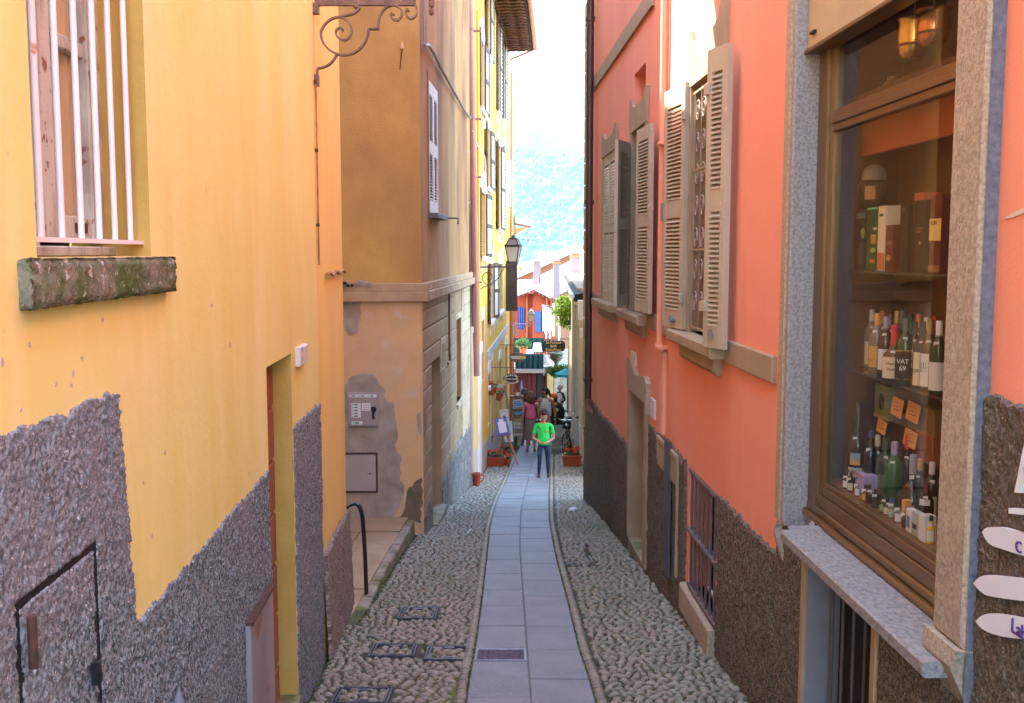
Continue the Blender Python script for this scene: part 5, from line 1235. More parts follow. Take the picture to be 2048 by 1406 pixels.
# basement window frame and bars
a, b, c, d = bas
M_rvl = mat('grey_blue_render', (.24, .23, .25), (.2, .19, .2), sc=5); M_bf = mat('tan_painted_frame', (.42, .27, .15), (.36, .23, .13), sc=6, rough=.7, bump=.2, bsc=30)
m_ = MB(); m_.wbox(R, b, b + bfr, c, d + bfr, -.02, .026, .004); m_.wbox(R, a - bfr, a, c, d + bfr, -.02, .026, .004); m_.wbox(R, a, b, d, d + bfr, -.02, .026, .004); m_.build('basement_frame', M_bf, pink)
m_ = MB(); m_.quad(R.P(b - .002, c, .01), R.P(b - .002, d, .01), R.P(b - .002, d, -.16), R.P(b - .002, c, -.16)); m_.build('reveal', M_rvl, pink); m_ = MB(); m_.quad(R.P(a + .002, c, .01), R.P(a + .002, d, .01), R.P(a + .002, d, -.16), R.P(a + .002, c, -.16)); m_.build('reveal', mat('grey_blue_render', (.24, .23, .25), (.2, .19, .2), sc=5), pink)
m_ = MB(); m_.wbox(R, a, b, c, d, -.2, -.16); m_.build('basement_back', M_dark, pink)
g = MB(); g.wbox(R, a, b, d - .02, d - .005, -.11, -.08); g = g.build('basement_grille', mat('dull_brown_iron', (.15, .12, .11)), pink)
for k in range(6): s = a + (b - a) * (k + .6) / 6.2; m_ = MB(); m_.tube([R.P(s, c, -.095), R.P(s, d - .01, -.095)], .008, 8); m_.build('grille_bar', mat('dull_brown_iron', (.15, .12, .11)), g, smooth=True)
# meter cover frame and dark pole
t = thing('meter_cover', 'roughcast meter flap in a thin stone frame between doorway and cellar grille', 'wall hatch', R.P(8.6, zg(9)))
a0, z0_ = rp(1362, 1000)[0], rp(1350, 1140)[1]; b0 = rp(1320, 1000)[0]; zt0 = (rp(1320, 868)[1] + rp(1364, 912)[1]) / 2
m_ = MB(); m_.wbox(R, a0, b0, zt0 - .05, zt0, .02, .045, .005); m_.wbox(R, a0, a0 + .04, z0_, zt0 - .05, .02, .04, .005); m_.wbox(R, b0 - .04, b0, z0_ + .8, zt0 - .05, .02, .04, .005); m_.build('frame', M_stonetrim, t)
m_ = MB(); m_.wbox(R, a0 + .05, b0 - .05, zt0 - .26, zt0 - .06, .02, .038, .005); m_.build('flap', M_stonetrim, t)
t = thing('steel_strip', 'narrow dark blue grey steel strip upright against the brown roughcast', 'metal strip', R.P(8.9, zg(9)))
a1 = rp(1337, 1000, .05)[0]; b1 = rp(1328, 1000, .05)[0]; m_ = MB(); m_.wbox(R, a1, b1, rp(1332, 1150, .05)[1], rp(1332, 878, .05)[1], .03, .055, .004); m_.build('strip', mat('dark_blue_steel', (.075, .08, .10), rough=.5, metal=.3), t)
# small white tags by the door
for (u0, v0, u1, v1, lb) in ((1258, 727, 1268, 707, 'small white house number tag above the door lintel'), (1297, 832, 1306, 802, 'small white bell plate right of the salmon house door')):
    a2 = rp(u0, v0, .03); b2 = rp(u1, v1, .03); m_ = MB(); m_.wbox(R, min(a2[0], b2[0]), max(a2[0], b2[0]), a2[1], b2[1], .0, .018, .004); tag(m_.build('wall_plate', mat('aged_white_plastic', (.62, .56, .50))), lb, 'wall plate')
# downpipes on the salmon house
t = thing('downpipe', 'dark brown downpipe near the far corner of the salmon house', 'downpipe', R.P(14.8, zg(15)))
sp = rp(1178.5, 400, .09)[0]; ze = rp(1180, 805, .09)[1]
m_ = MB(); m_.tube([R.P(sp, ETP, .09), R.P(sp, ze, .09)], .052, 12); m_.build('pipe', M_brpipe, t, smooth=True)
m_ = MB(); m_.tube(smooth_pts([R.P(sp, ze + .02, .09), R.P(sp, ze - .1, .085), R.P(sp - .06, ze - .17, .06), R.P(sp - .1, ze - .18, -.02)], 4), .054, 12); m_.build('elbow', mat('rust_brown_pipe', (.20, .085, .045), rough=.5), t, smooth=True)
for v in (45, 405, 762): z = rp(1178, v, .09)[1]; m_ = MB(); m_.lathe(R.P(sp, z, .09), [(.054, -.03), (.068, -.03), (.068, .03), (.054, .03)], 12, cap=False); m_.build('collar', M_brpipe, t)
t = thing('downpipe', 'salmon painted downpipe on the wall beside the nearest shutters', 'downpipe', R.P(9, 0))
sp = rp(1322, 500, .05)[0]; m_ = MB(); m_.tube([R.P(sp, 7, .05), R.P(sp, rp(1325, 700, .05)[1], .05)], .03, 10); m_.build('pipe', M_pinkpipe, t, smooth=True)
m_ = MB(); m_.wbox(R, sp - .07, sp + .07, rp(1325, 865)[1], rp(1325, 700)[1], .0, .035, .01); m_.build('duct', M_pinkpipe, t)
for v in (296, 690): z = rp(1324, v)[1]; m_ = MB(); m_.wbox(R, sp - .14, sp + .05, z - .012, z + .012, .0, .09, .003); m_.lathe(R.P(sp, z, .05), [(.032, -.025), (.042, -.025), (.042, .025), (.032, .025)], 10, cap=False); m_.build('bracket', M_pinkpipe, t)

# ------------------------------------------------------------------ shop front (a part of the house)
a, b, c, d = shop
M_bronze = mat('bronze_aluminium', (.24, .14, .055), (.20, .115, .045), sc=2, stretch=(1, 1, .2), rough=.32, metal=.65, spec=.6)
# stone pilasters
def pil(s0, s1, z0, proud, name='shop_pilaster', m=M_granite): q = MB(); q.wbox(R, s0, s1, z0, 4.6, -.14, proud, .012); return q.build(name, m, pink)
nz0 = rp(1905, 1290, .06)[1]
pf = pil(b, rp(1556, 700, .035)[0], c + .03, .035)
q = MB(); q.wbox(R, b - .055, b - .003, c + .03, 4.6, -.11, .03, .01); q.build('shop_jamb', M_granite2, pink)
near0, near1 = rp(1948, 700, .055)[0], rp(1886, 700, .055)[0]
q = MB(); q.wbox(R, near0, near1, nz0, 4.6, -.14, .055, .012); pn = q.build('shop_pilaster', M_granite, pink)
q = MB(); q.wbox(R, near0 - .008, near0 - .001, nz0 - .35, 4.6, -.02, .042, .003); q.build('pilaster_side', mat('blue_grey_granite_edge', (.17, .165, .185), (.1, .1, .115), sc=40, bump=.6, bsc=60, rough=.7), pink)
for (s0, s1, z1, pr_) in ((b - .01, rp(1553, 1050, .05)[0] + .01, c + .03, .05), (near0 - .01, near1 + .02, nz0, .075)):
    q = MB(); q.add([R.P(s0, z1, 0), R.P(s1, z1, 0), R.P(s1, z1, pr_), R.P(s0, z1, pr_), R.P(s0 + .02, z1 - .06, 0), R.P(s1 - .02, z1 - .06, 0), R.P(s1 - .02, z1 - .06, pr_ + .01), R.P(s0 + .02, z1 - .06, pr_ + .01), R.P(s0 + .03, z1 - .2, 0), R.P(s1 - .05, z1 - .2, 0), R.P(s1 - .05, z1 - .2, .02), R.P(s0 + .03, z1 - .2, .02)],
                       [(0, 1, 2, 3), (3, 2, 6, 7), (0, 3, 7, 4), (1, 5, 6, 2), (7, 6, 10, 11), (4, 7, 11, 8), (5, 9, 10, 6), (8, 11, 10, 9)]); q.build('pilaster_foot', M_granite, pink)
# granite sill
q = MB(); fs0, fs1 = rp(1846, 1332, .14)[0], rp(1560, 1068, .14)[0]
z_s = (rp(1562, 1069, .14)[1] + rp(1838, 1306, .14)[1]) / 2
q.wbox(R, fs0, fs1, z_s - .055, z_s, -.2, .14, .008); q.build('shop_sill', M_sillgran, pink)
# metal frame, glass
hG = -.125
F_ = lambda u, v=700: rp(u, v, hG)[0]
zG = lambda u, v: rp(u, v, hG)[1]
fl1 = b - .06; fl0 = F_(1660, 500)
ztr = (zG(1662, 243) + zG(1880, 165)) / 2
zpan0 = z_s + .0; zpan1 = (zG(1655, 975) + zG(1858, 1090)) / 2 - .07
ztop = 4.4; fr0 = a - .05
q = MB(); B_ = lambda *k: q.wbox(R, *k)
B_(fl0 + .02, fl1, z_s + .03, ztop, hG - .05, hG + .03, .004); B_(fl0 - .03, fl0 + .02, z_s + .14, ztop, hG - .03, hG + .012, .004)
for (z0_, z1_, h_) in ((ztr - .055, ztr - .018, .014), (ztr - .018, ztr + .012, .024), (ztr + .012, ztr + .05, .014)): B_(fr0, fl0 - .03, z0_, z1_, hG - .03, hG + h_, .004)
B_(fr0, fl0 - .03, zpan1, zpan1 + .045, hG - .03, hG + .012, .004); B_(fr0, fl0 - .03, zpan1 + .045, zpan1 + .07, hG - .03, hG + .004, .002)
B_(fr0, fl1, z_s, z_s + .035, hG - .06, hG + .06, .01); B_(fr0, fl1, z_s + .035, z_s + .075, hG - .05, hG + .035, .008); B_(fr0, fl1, z_s + .075, z_s + .14, hG - .04, hG + .018, .004)
sf = q.build('shop_window', M_bronze, pink)
q = MB(); q.wbox(R, fr0, fl0 - .03, z_s + .14, zpan1, hG - .02, hG - .004); q.build('lower_panel', mat('brown_aluminium_panel', (.105, .042, .018), (.09, .036, .016), sc=2, rough=.35, metal=.2, spec=.5), sf)
M_shopglass = glassmat('shop_window_glass', (.95, .95, .93), .6, .015)
q = MB(); q.wbox(R, fr0, fl0 - .03, zpan1 + .07, ztr - .055, hG - .012, hG - .006); q.build('pane', M_shopglass, sf)
q = MB(); q.wbox(R, fr0, fl0 - .03, ztr + .05, ztop, hG - .012, hG - .006); q.build('pane', M_shopglass, sf)
q = MB(); q.wbox(R, fl1, b - .055, c + .03, 4.6, -.3, -.14); q.build('frame_gap', M_gap, sf)
# roller shutter box above
bx = rp(1640, 72, -.03); bx2 = rp(1790, 8, -.03); zbx = (bx[1] + bx2[1]) / 2
q = MB(); q.wbox(R, fr0, b - .055, zbx, 4.6, -.115, -.03, .006); rb = q.build('roller_shutter', mat('beige_roller_shutter', (.46, .35, .2), (.4, .3, .17), sc=4, rough=.5), pink)
q = MB(); q.wbox(R, fr0, b - .05, zbx - .02, zbx, -.12, -.015, .003); q.build('bottom_bar', M_bronze, rb)
q = MB(); q.wbox(R, b - .2, b - .14, zbx + .06, zbx + .075, -.03, -.012, .003); q.build('shutter_handle', M_black, rb)
# inside of the show case
hB = -.47
M_case = mat('dark_mahogany_case', (.10, .04, .025), (.075, .03, .02), sc=3, stretch=(2, 2, .3), rough=.45)
M_caseb = mat('brown_case_back', (.19, .10, .045), (.14, .075, .035), sc=3, stretch=(2, 2, .3), rough=.5)
cs0, cs1 = a - .6, fl0 + .06
q = MB(); q.wbox(R, cs0, cs1, -.6, 4.3, hB - .02, hB); bk_ = q.build('display_case', M_caseb, pink)
q = MB(); q.wbox(R, cs1 - .02, cs1, -.6, 4.3, hB, hG - .05); q.wbox(R, cs0, cs0 + .02, -.6, 4.3, hB, hG - .05); q.build('case_side', M_case, bk_)
for k in range(3): q = MB(); s_ = cs0 + .25 + k * .62; q.wbox(R, s_, s_ + .03, -.3, 3.2, hB, hB + .02, .004); q.build('case_batten', M_case, bk_)
hS = -.235
zS1 = (rp(1695, 538, hS)[1] + rp(1875, 549, hS)[1]) / 2; zS2 = (rp(1695, 730, hS)[1] + rp(1868, 797, hS)[1]) / 2; zS0 = (rp(1663, 968, -.15)[1] + rp(1858, 1090, -.15)[1]) / 2
for z in (zS1, zS2): q = MB(); q.wbox(R, cs0, cs1 - .02, z - .016, z, hB, hS, .002); q.build('shelf', mat('dark_glass_shelf', (.04, .035, .03), rough=.15, spec=.6), bk_)
q = MB(); q.wbox(R, cs0, cs1 - .02, zS0 - .03, zS0, hB, hG - .03); q.build('shelf', mat('orange_wood_floor', (.34, .12, .05), (.28, .1, .04), sc=4, stretch=(.4, 2, 1), rough=.4), bk_)
q = MB(); zh = (rp(1690, 262, -.2)[1]); q.wbox(R, cs0, cs1 - .02, zh - .13, zh + .12, -.30, -.28, .004); q.build('valance', mat('burnt_orange_fascia', (.55, .15, .045), (.5, .13, .04), sc=3, rough=.5), bk_)
q = MB(); q.wbox(R, cs0, cs1 - .02, zh + .12, zh + .15, hB, -.2); q.build('shelf', M_case, bk_)
# ================================================================== THE FAR END OF THE LANE
def dbox(m_, u0, u1, v0, v1, y, depth, y2=None):
    """box with its front face at depth y between two pixels' rays"""
    a, b = at_depth(u0, v1, y), at_depth(u1, v0, y); m_.box(a.x, b.x, y, y + depth, a.z, b.z); return m_

# cream house on the right beyond the salmon one ------------------------------
Cw = W_C
crm = thing('town_house', 'low cream house with dark green doors under a sloping gutter, right of the far lane', 'house', Cw.P(5, zg(27)))
zE = -1.0 + CAMZ
LC = 21.0
doors_c = [(3.2, 4.6), (6.6, 8.2), (10.4, 12.0), (14.4, 16.2)]
mb = MB(); mb.wpanel(Cw, -1.6, LC, -9, zE + .1, [(a, b, zg(22.5 + a) - .4, zE - .55, .02) for a, b in doors_c]); q = Cw.P(-1.6, 0); mb.quad((q.x, q.y, -6), (q.x, q.y, zE), (q.x + 5, q.y, zE), (q.x + 5, q.y, -6)); mb.build('wall', M_cream, crm)
for a, b in doors_c:
    m_ = MB(); m_.wbox(Cw, a, b, zg(22.5 + a) - .4, zE - .55, -.04, -.012); m_.build('door', mat('dark_green_door', (.02, .045, .03), (.015, .03, .02), sc=5, rough=.4), crm)
    m_ = MB(); m_.wbox(Cw, a - .12, a, zg(22.5 + a), zE - .55, 0, .05, .01); m_.build('door_surround', M_white, crm)
    m_ = MB(); m_.wbox(Cw, b, b + .12, zg(22.5 + a), zE - .55, 0, .05, .01); m_.build('door_surround', M_white, crm)
    m_ = MB(); m_.wbox(Cw, a - .5, a - .2, zg(22.5 + a), zg(22.5 + a) + .85, 0, .04, .01); m_.build('base_board', mat('pale_blue_board', (.55, .58, .68), rough=.6), crm)
m_ = MB(); m_.hexa([Cw.P(1.4, zE - .12, .02), Cw.P(LC, zE - .12, .02), Cw.P(LC, zE - .14, .22), Cw.P(1.4, zE - .14, .22), Cw.P(1.4, zE + .06, .02), Cw.P(LC, zE + .06, .02), Cw.P(LC, zE + .02, .22), Cw.P(1.4, zE + .02, .22)]); m_.build('eave', mat('dark_eave_boards', (.055, .038, .03)), crm)
m_ = MB(); m_.tube([Cw.P(1.4, zE - .02, .27), Cw.P(LC, zE - .02, .27)], .06, 8); m_.build('gutter', mat('zinc_gutter', (.5, .52, .55), rough=.4, metal=.5), crm, smooth=True)
m_ = MB(); m_.wbox(Cw, 1.0, 1.4, zE - .55, zE - .1, 0, .14, .02); m_.wbox(Cw, .9, 1.3, zE - .95, zE - .75, 0, .1, .02); m_.build('corbel', M_white, crm)
m_ = MB(); m_.wbox(Cw, 3, LC, zE + .06, zE + .12, -4, .1); m_.build('terrace_floor', M_cement, crm)
# balustrade boards above
for k in range(26):
    s = 1.6 + k * .5; m_ = MB(); m_.wbox(Cw, s, s + .40, zE + .15, zE + 1.15, -.35, -.30, .005); m_.build('fence_board', mat('beige_board', (.60, .48, .30), (.52, .42, .26), sc=4, rough=.7), crm)
m_ = MB(); m_.wbox(Cw, 1.5, 14.8, zE + 1.16, zE + 1.24, -.42, -.25, .01); m_.build('rail', M_white, crm)
# vine over the terrace
def leaves(mb, c, rad, n, size, flat=.0):
    for _ in range(n):
        while True:
            p = Vector((random.uniform(-1, 1), random.uniform(-1, 1), random.uniform(-1, 1)))
            if .25 < p.length < 1: break
        q = Vector(c) + Vector((p.x * rad[0], p.y * rad[1], p.z * rad[2])); s = size * random.uniform(.6, 1.3)
        a = Vector((random.gauss(0, 1), random.gauss(0, 1), random.gauss(0, 1))).normalized(); b = a.cross(Vector((random.gauss(0, 1), random.gauss(0, 1), random.gauss(0, 1)))).normalized()
        mb.add([q - a * s, q - b * s * .55, q + a * s, q + b * s * .55], [(0, 1, 2, 3)])
vy = 36.5
t = thing('climbing_vine', 'bright sunlit vine spilling over the terrace of the cream house', 'vine', at_depth(1140, 650, vy))
m_ = MB()
for (u, v, r, k) in ((1118, 622, .34, 1), (1130, 612, .40, 1), (1143, 606, .42, 1), (1155, 612, .46, 1), (1163, 596, .4, 1), (1134, 632, .34, .9), (1150, 634, .4, .9), (1125, 600, .25, .6), (1162, 632, .4, .8), (1125, 645, .25, .6), (1140, 650, .3, .7)):
    leaves(m_, at_depth(u, v, vy + random.uniform(-.3, .3)), (r, r * .8, r * .7), int(260 * k), .055)
m_.build('foliage', M_vine, t)
m_ = MB()
for (u0, v0, u1, v1) in ((1150, 690, 1140, 612), (1140, 612, 1120, 620), (1148, 650, 1160, 600)): m_.tube([at_depth(u0, v0, vy), at_depth((u0 + u1) / 2 + 2, (v0 + v1) / 2, vy), at_depth(u1, v1, vy)], .035, 6)
m_.build('stem', M_rust, t)

# bar building closing the lane -----------------------------------------------
yB = 47.5
bar = thing('bar_building', 'dark red bar front under a terrace parapet of green cloth at the lane end', 'building', at_depth(1065, 850, yB))
m_ = MB(); dbox(m_, 1016, 1108, 742, 880, yB + .5, 2.5); m_.build('wall', mat('dark_red_front', (.075, .009, .008), (.06, .008, .007), sc=2, rough=.7), bar)
m_ = MB(); dbox(m_, 1074, 1091, 748, 876, yB + .44, .2); m_.build('doorway', M_dark, bar)
for u in (1037, 1046, 1055, 1064): m_ = MB(); dbox(m_, u, u + 7.6, 748, 876, yB + .42, .1); m_.build('door_panel', mat('dark_red_door', (.085, .009, .008), (.065, .008, .007), sc=3, stretch=(2, 2, .4), rough=.5), bar)
m_ = MB(); dbox(m_, 1091, 1094, 742, 880, yB + .3, .3); m_.build('post', mat('dark_red_door', (.30, .05, .04)), bar)
m_ = MB(); dbox(m_, 1094, 1107, 742, 880, yB + .38, .4); m_.build('pillar', mat('ochre_pillar', (.50, .33, .10), (.44, .28, .08), sc=2), bar)
m_ = MB(); dbox(m_, 1106, 1140, 700, 890, yB + 2.2, .5); m_.build('stone_wall', mat('pale_rubble_wall', (.42, .36, .24), (.26, .23, .15), sc=4, lo=.4, hi=.6, bump=.6, bsc=6, bdist=.05), bar)
m_ = MB(); dbox(m_, 1028, 1092, 739, 746, yB - .1, 3.2); m_.build('terrace_slab', M_cement, bar)
m_ = MB(); dbox(m_, 1028, 1092, 738, 741.5, yB - .14, .06); m_.build('rail', M_steel, bar)
m_ = MB(); n = 40; a, b = at_depth(1030, 739, yB), at_depth(1091, 708, yB)
for i in range(n):
    x0, x1 = a.x + (b.x - a.x) * i / n, a.x + (b.x - a.x) * (i + 1) / n; f = lambda i: .05 * math.sin(i * .9) + .02 * math.sin(i * 2.7)
    m_.quad((x0, yB + f(i), a.z), (x1, yB + f(i + 1), a.z), (x1, yB + f(i + 1) * .3, b.z), (x0, yB + f(i) * .3, b.z))
m_.build('parapet_cloth', M_darkgreen, bar, smooth='all')
m_ = MB(); a, b = at_depth(1026, 706, yB + 3), at_depth(1088, 676, yB + 3)
for i in range(n):
    x0, x1 = a.x + (b.x - a.x) * i / n, a.x + (b.x - a.x) * (i + 1) / n; f = lambda i: .05 * math.sin(i * .7)
    m_.quad((x0, yB + 3 + f(i), a.z), (x1, yB + 3 + f(i + 1), a.z), (x1, yB + 3, b.z), (x0, yB + 3, b.z))
m_.build('screen_cloth', M_darkgreen, bar, smooth='all')
m_ = MB(); p0, p1 = at_depth(1092, 712, yB), at_depth(1106, 737, yB - .6); m_.band([p0, p1], .08, .05, (1, 0, 0)); m_.build('stair_rail', M_white, bar)
# tables on the terrace
for (u0, u1, v0, v1, y, lb) in ((1066, 1083, 689, 704, yB + 1.8, 'terrace table under a draped pale pink cloth'), (1048, 1066, 703, 709, yB + .9, 'terrace table with a flat lilac cloth beside the potted palm')):
    t = thing('terrace_table', lb, 'table', at_depth((u0 + u1) / 2, 709, y)); a, b = at_depth(u0, v1, y), at_depth(u1, v0, y)
    m_ = MB(); m_.hexa([(a.x, y, a.z), (b.x + .05, y, a.z), (b.x, y + .8, a.z), (a.x, y + .8, a.z), (a.x + .06, y + .03, b.z), (b.x - .03, y + .03, b.z), (b.x - .02, y + .8, b.z), (a.x + .06, y + .8, b.z)]); m_.build('tablecloth', mat('pale_pink_cloth', (.72, .58, .62), rough=.8), t)
    m_ = MB(); 
    m_.box(a.x + .1, a.x + .14, y + .1, y + .14, a.z - .45, a.z); m_.build('leg', M_steel, t); m_ = MB(); m_.box(b.x - .14, b.x - .1, y + .1, y + .14, a.z - .45, a.z); m_.build('leg', M_steel, t)
t = thing('potted_plant', 'bushy green fern in a terracotta pot on the green terrace', 'potted plant', at_depth(1047, 706, yB + 1))
c = at_depth(1047, 706, yB + 1); m_ = MB(); m_.lathe(c, [(.14, -.1), (.2, .26), (.22, .26), (.22, .32), (.17, .32)], 12); m_.build('pot', M_terrapot, t); m_ = MB(); leaves(m_, at_depth(1045, 688, yB + 1), (.42, .35, .27), 420, .06); m_.build('foliage', M_leaf, t)
# green hanging sign
yS = 40.0
t = thing('hanging_sign', 'dark green shaped bar sign with gold lettering hanging over the far lane', 'sign', at_depth(1107, 704, yS))
a, b = at_depth(1083.5, 703.5, yS), at_depth(1130.5, 681, yS); xm, w2_, zmid, h2 = (a.x + b.x) / 2, (b.x - a.x) / 2, (a.z + b.z) / 2, (b.z - a.z) / 2
pts = []
for k in range(40):
    an = 2 * math.pi * k / 40; ex = math.copysign(abs(math.cos(an)) ** .45, math.cos(an)); ez = math.copysign(abs(math.sin(an)) ** .5, math.sin(an))
    pts.append((xm + w2_ * ex, yS, zmid + h2 * ez))
m_ = MB(); m_.prism(pts, (0, .05, 0)); m_.build('board', mat('dark_green_signboard', (.015, .05, .045), rough=.4), t)
def text_mesh(name, txt, size, m, parent, loc, xdir, zdir, align='CENTER', ext=.002, bold=0.0):
    """flat lettering standing on a plane (xdir to the right, zdir up)"""
    cu = bpy.data.curves.new(name, 'FONT'); cu.body = txt; cu.size = size; cu.align_x = align; cu.extrude = ext; cu.offset = bold; cu.resolution_u = 3
    tmp = bpy.data.objects.new('tmp_text', cu); COL.objects.link(tmp); dg = bpy.context.evaluated_depsgraph_get(); me = bpy.data.meshes.new_from_object(tmp.evaluated_get(dg))
    bpy.data.objects.remove(tmp); bpy.data.curves.remove(cu); me.name = name
    x, z = Vector(xdir).normalized(), Vector(zdir).normalized(); y = z.cross(x)     # text plane: x right, z up; y = towards -viewer
    me.transform(Matrix(((x.x, z.x, -y.x), (x.y, z.y, -y.y), (x.z, z.z, -y.z))).to_4x4()); me.materials.clear(); me.materials.append(m)
    return link(name, me, parent, loc)
M_gold = mat('gold_lettering', (.72, .42, .13), rough=.5)
EX, EZ = (1, 0, 0), (0, 0, 1)
text_mesh('lettering', 'La Fontana', .135, M_gold, t, (xm, yS - .004, zmid + .10), EX, EZ, bold=.004)
text_mesh('lettering', 'BAR', .135, M_gold, t, (xm, yS - .004, zmid - .045), EX, EZ, bold=.006)
text_mesh('lettering', 'RistoPizza', .15, M_gold, t, (xm, yS - .004, zmid - .19), EX, EZ, bold=.004)
m_ = MB(); p = at_depth(1122, 681, yS); e = Cw.P(17.9, p.z + .06, 0); m_.tube([(xm - .3, yS + .025, zmid + h2 + .06), (e.x, yS + .025, zmid + h2 + .06)], .018, 6); m_.build('arm', M_iron, t)
for dx in (-.25, .25): m_ = MB(); m_.tube([(xm + dx, yS + .025, zmid + h2 - .05), (xm + dx, yS + .025, zmid + h2 + .07)], .01, 5); m_.build('hanger', M_iron, t)
# urn on its pedestal, creeper, umbrella, chairs
yU = 44.0
t = thing('stone_urn', 'weathered stone urn planter below the green bar sign', 'urn', at_depth(1113, 735, yU))
c = at_depth(1113, 736, yU); m_ = MB(); m_.lathe(c, [(.16, 0), (.12, .1), (.07, .18), (.11, .26), (.27, .42), (.30, .5), (.24, .52), (.34, .62), (.34, .66)], 16); m_.build('urn', mat('mossy_urn_stone', (.24, .23, .15), (.15, .14, .09), sc=8, rough=.9), t, smooth=True)
m_ = MB(); dbox(m_, 1101, 1127, 736, 752, yU - .25, .6); m_.build('pedestal', M_cement, t)
m_ = MB(); leaves(m_, at_depth(1112, 702, yU), (.3, .3, .16), 90, .05); m_.build('foliage', M_leaf, t)
t = thing('creeper', 'trailing green creeper hanging below the stone urn', 'creeper', at_depth(1113, 745, yU - .4)); m_ = MB()
for (u, v, r) in ((1100, 740, .18), (1108, 741, .24), (1118, 737, .22), (1128, 735, .18), (1112, 749, .18), (1106, 746, .15)): leaves(m_, at_depth(u, v, yU - .42), (r * 1.2, .12, r), 150, .045)
m_.build('foliage', mat('light_creeper_leaves', (.17, .30, .03), (.09, .19, .02), sc=6, rough=.6, trans=.4), t)
for k, (u, v, sc_k) in enumerate(((1098, 722, 1), (1124, 720, 1.25))):
    t = thing('terrace_chair', ['white slatted chair at the left of the stone urn', 'white slatted chair back at the right of the stone urn'][k], 'chair', at_depth(u, v + 12, yU + .6)); c = at_depth(u, v + 13, yU + .6)
    for i in range(8): m_ = MB(); z = c.z + .12 + .058 * i * sc_k; m_.box(c.x - .22 * sc_k, c.x + .22 * sc_k, yU + .6 - .02 * i * .3, yU + .63 - .02 * i * .3, z, z + .036); m_.build('slat', M_paper, t)
    for sx in (-1, 1): m_ = MB(); m_.box(c.x + sx * .22 * sc_k - .02, c.x + sx * .22 * sc_k + .02, yU + .62, yU + .66, c.z - .35, c.z + .62 * sc_k); m_.build('leg', M_paper, t)
    m_ = MB(); m_.box(c.x - .24, c.x + .24, yU + .15, yU + .6, c.z + .06, c.z + .1); m_.build('seat', M_paper, t)
t = thing('sun_umbrella', 'turquoise cafe umbrella edge showing beside the cream house', 'umbrella', at_depth(1131, 800, 43)); c = at_depth(1135, 737, 42.6); m_ = MB()
for k in range(8):
    a0, a1 = 2 * math.pi * k / 8, 2 * math.pi * (k + 1) / 8; r = .55
    m_.add([(c.x, 42.6, c.z + .05), (c.x + r * math.cos(a0), 42.6 + r * math.sin(a0), c.z - .22), (c.x + r * math.cos(a1), 42.6 + r * math.sin(a1), c.z - .22), (c.x + r * math.cos(a1), 42.6 + r * math.sin(a1), c.z - .32), (c.x + r * math.cos(a0), 42.6 + r * math.sin(a0), c.z - .32)], [(0, 1, 2), (1, 4, 3, 2)])
m_.build('canopy', mat('turquoise_canvas', (.03, .38, .38), rough=.7, trans=.3), t); m_ = MB(); m_.tube([(c.x, 42.6, c.z - 1.9), (c.x, 42.6, c.z + .1)], .025, 6); m_.build('pole', M_steel, t)

# orange house above the terrace -------------------------------------------------
yO = 56.0
orh = thing('town_house', 'deep orange house with blue shutters above the green terrace at the lane end', 'house', at_depth(1070, 700, yO))
m_ = MB(); a, b = at_depth(1024, 760, yO), at_depth(1072, 570, yO); m_.box(a.x - 3, b.x, yO, yO + 8, a.z, b.z - .5); m_.build('wall', M_orange, orh)
yF = yO - .6
pA_, pB_ = at_depth(1068, 760, yF), at_depth(1104, 760, yF)
Wo = frame(Vector((pA_.x, yF)), Vector((pB_.x, yF)), 1); LO = pB_.x - pA_.x
if Wo.n.y > 0: Wo.n = -Wo.n
zt0, zt1 = at_depth(1068, 573, yF).z, at_depth(1104, 592, yF).z + .2
m_ = MB(); m_.wprism(Wo, [(0, pA_.z), (LO, pA_.z), (LO, zt1 - .2), (0, zt0)], -5, 0); m_.build('wall', M_orange, orh)
Wp = frame(Vector((pB_.x, yF + .04)), Vector((pB_.x + 6, yF + .34)), 1)
if Wp.n.y > 0: Wp.n = -Wp.n
m_ = MB(); m_.wprism(Wp, [(0, pB_.z), (7, pB_.z), (7, zt1 + 1.5), (0, zt1 - .2)], -4, 0); m_.build('side_wall', M_peach, orh)
# roof slopes
A = at_depth(1101, 591, yF - .5); Bp = at_depth(1067, 573, yF - .5); Cp = at_depth(1030, 588, yO - .8); Dp = at_depth(1180, 556, yF + .2); Ep = at_depth(1175, 505, yO + 9); Fp = at_depth(1062, 560, yO + 1); Gp = at_depth(1030, 560, yO + 4)
up = Vector((0, 0, .16))
m_ = MB(); m_.add([A, Dp, Ep, Fp, Bp], [(0, 1, 2, 3, 4)]); m_.add([p - up for p in (A, Dp, Ep, Fp, Bp)], [(4, 3, 2, 1, 0)]); m_.quad(A, Dp, Dp - up, A - up); m_.quad(A, Bp, Bp - up, A - up); m_.build('roof', M_roofpale, orh)
m_ = MB(); m_.add([Cp, Bp, Fp, Gp], [(0, 1, 2, 3)]); m_.quad(Cp, Bp, Bp - up, Cp - up); m_.build('roof', M_roofpale, orh)
for f in (.12, .34, .56, .78, .95):
    m_ = MB(); c = Bp.lerp(A, f) - Vector((0, 0, .28)); m_.box(c.x - .06, c.x + .06, c.y, c.y + .5, c.z, c.z + .12); m_.build('rafter', M_darkwood, orh)
for f in (.2, .45, .7, .9): m_ = MB(); c = Cp.lerp(Bp, f) - Vector((0, 0, .30)); m_.box(c.x - .06, c.x + .06, c.y + .1, c.y + .8, c.z, c.z + .12); m_.build('rafter', M_darkwood, orh)
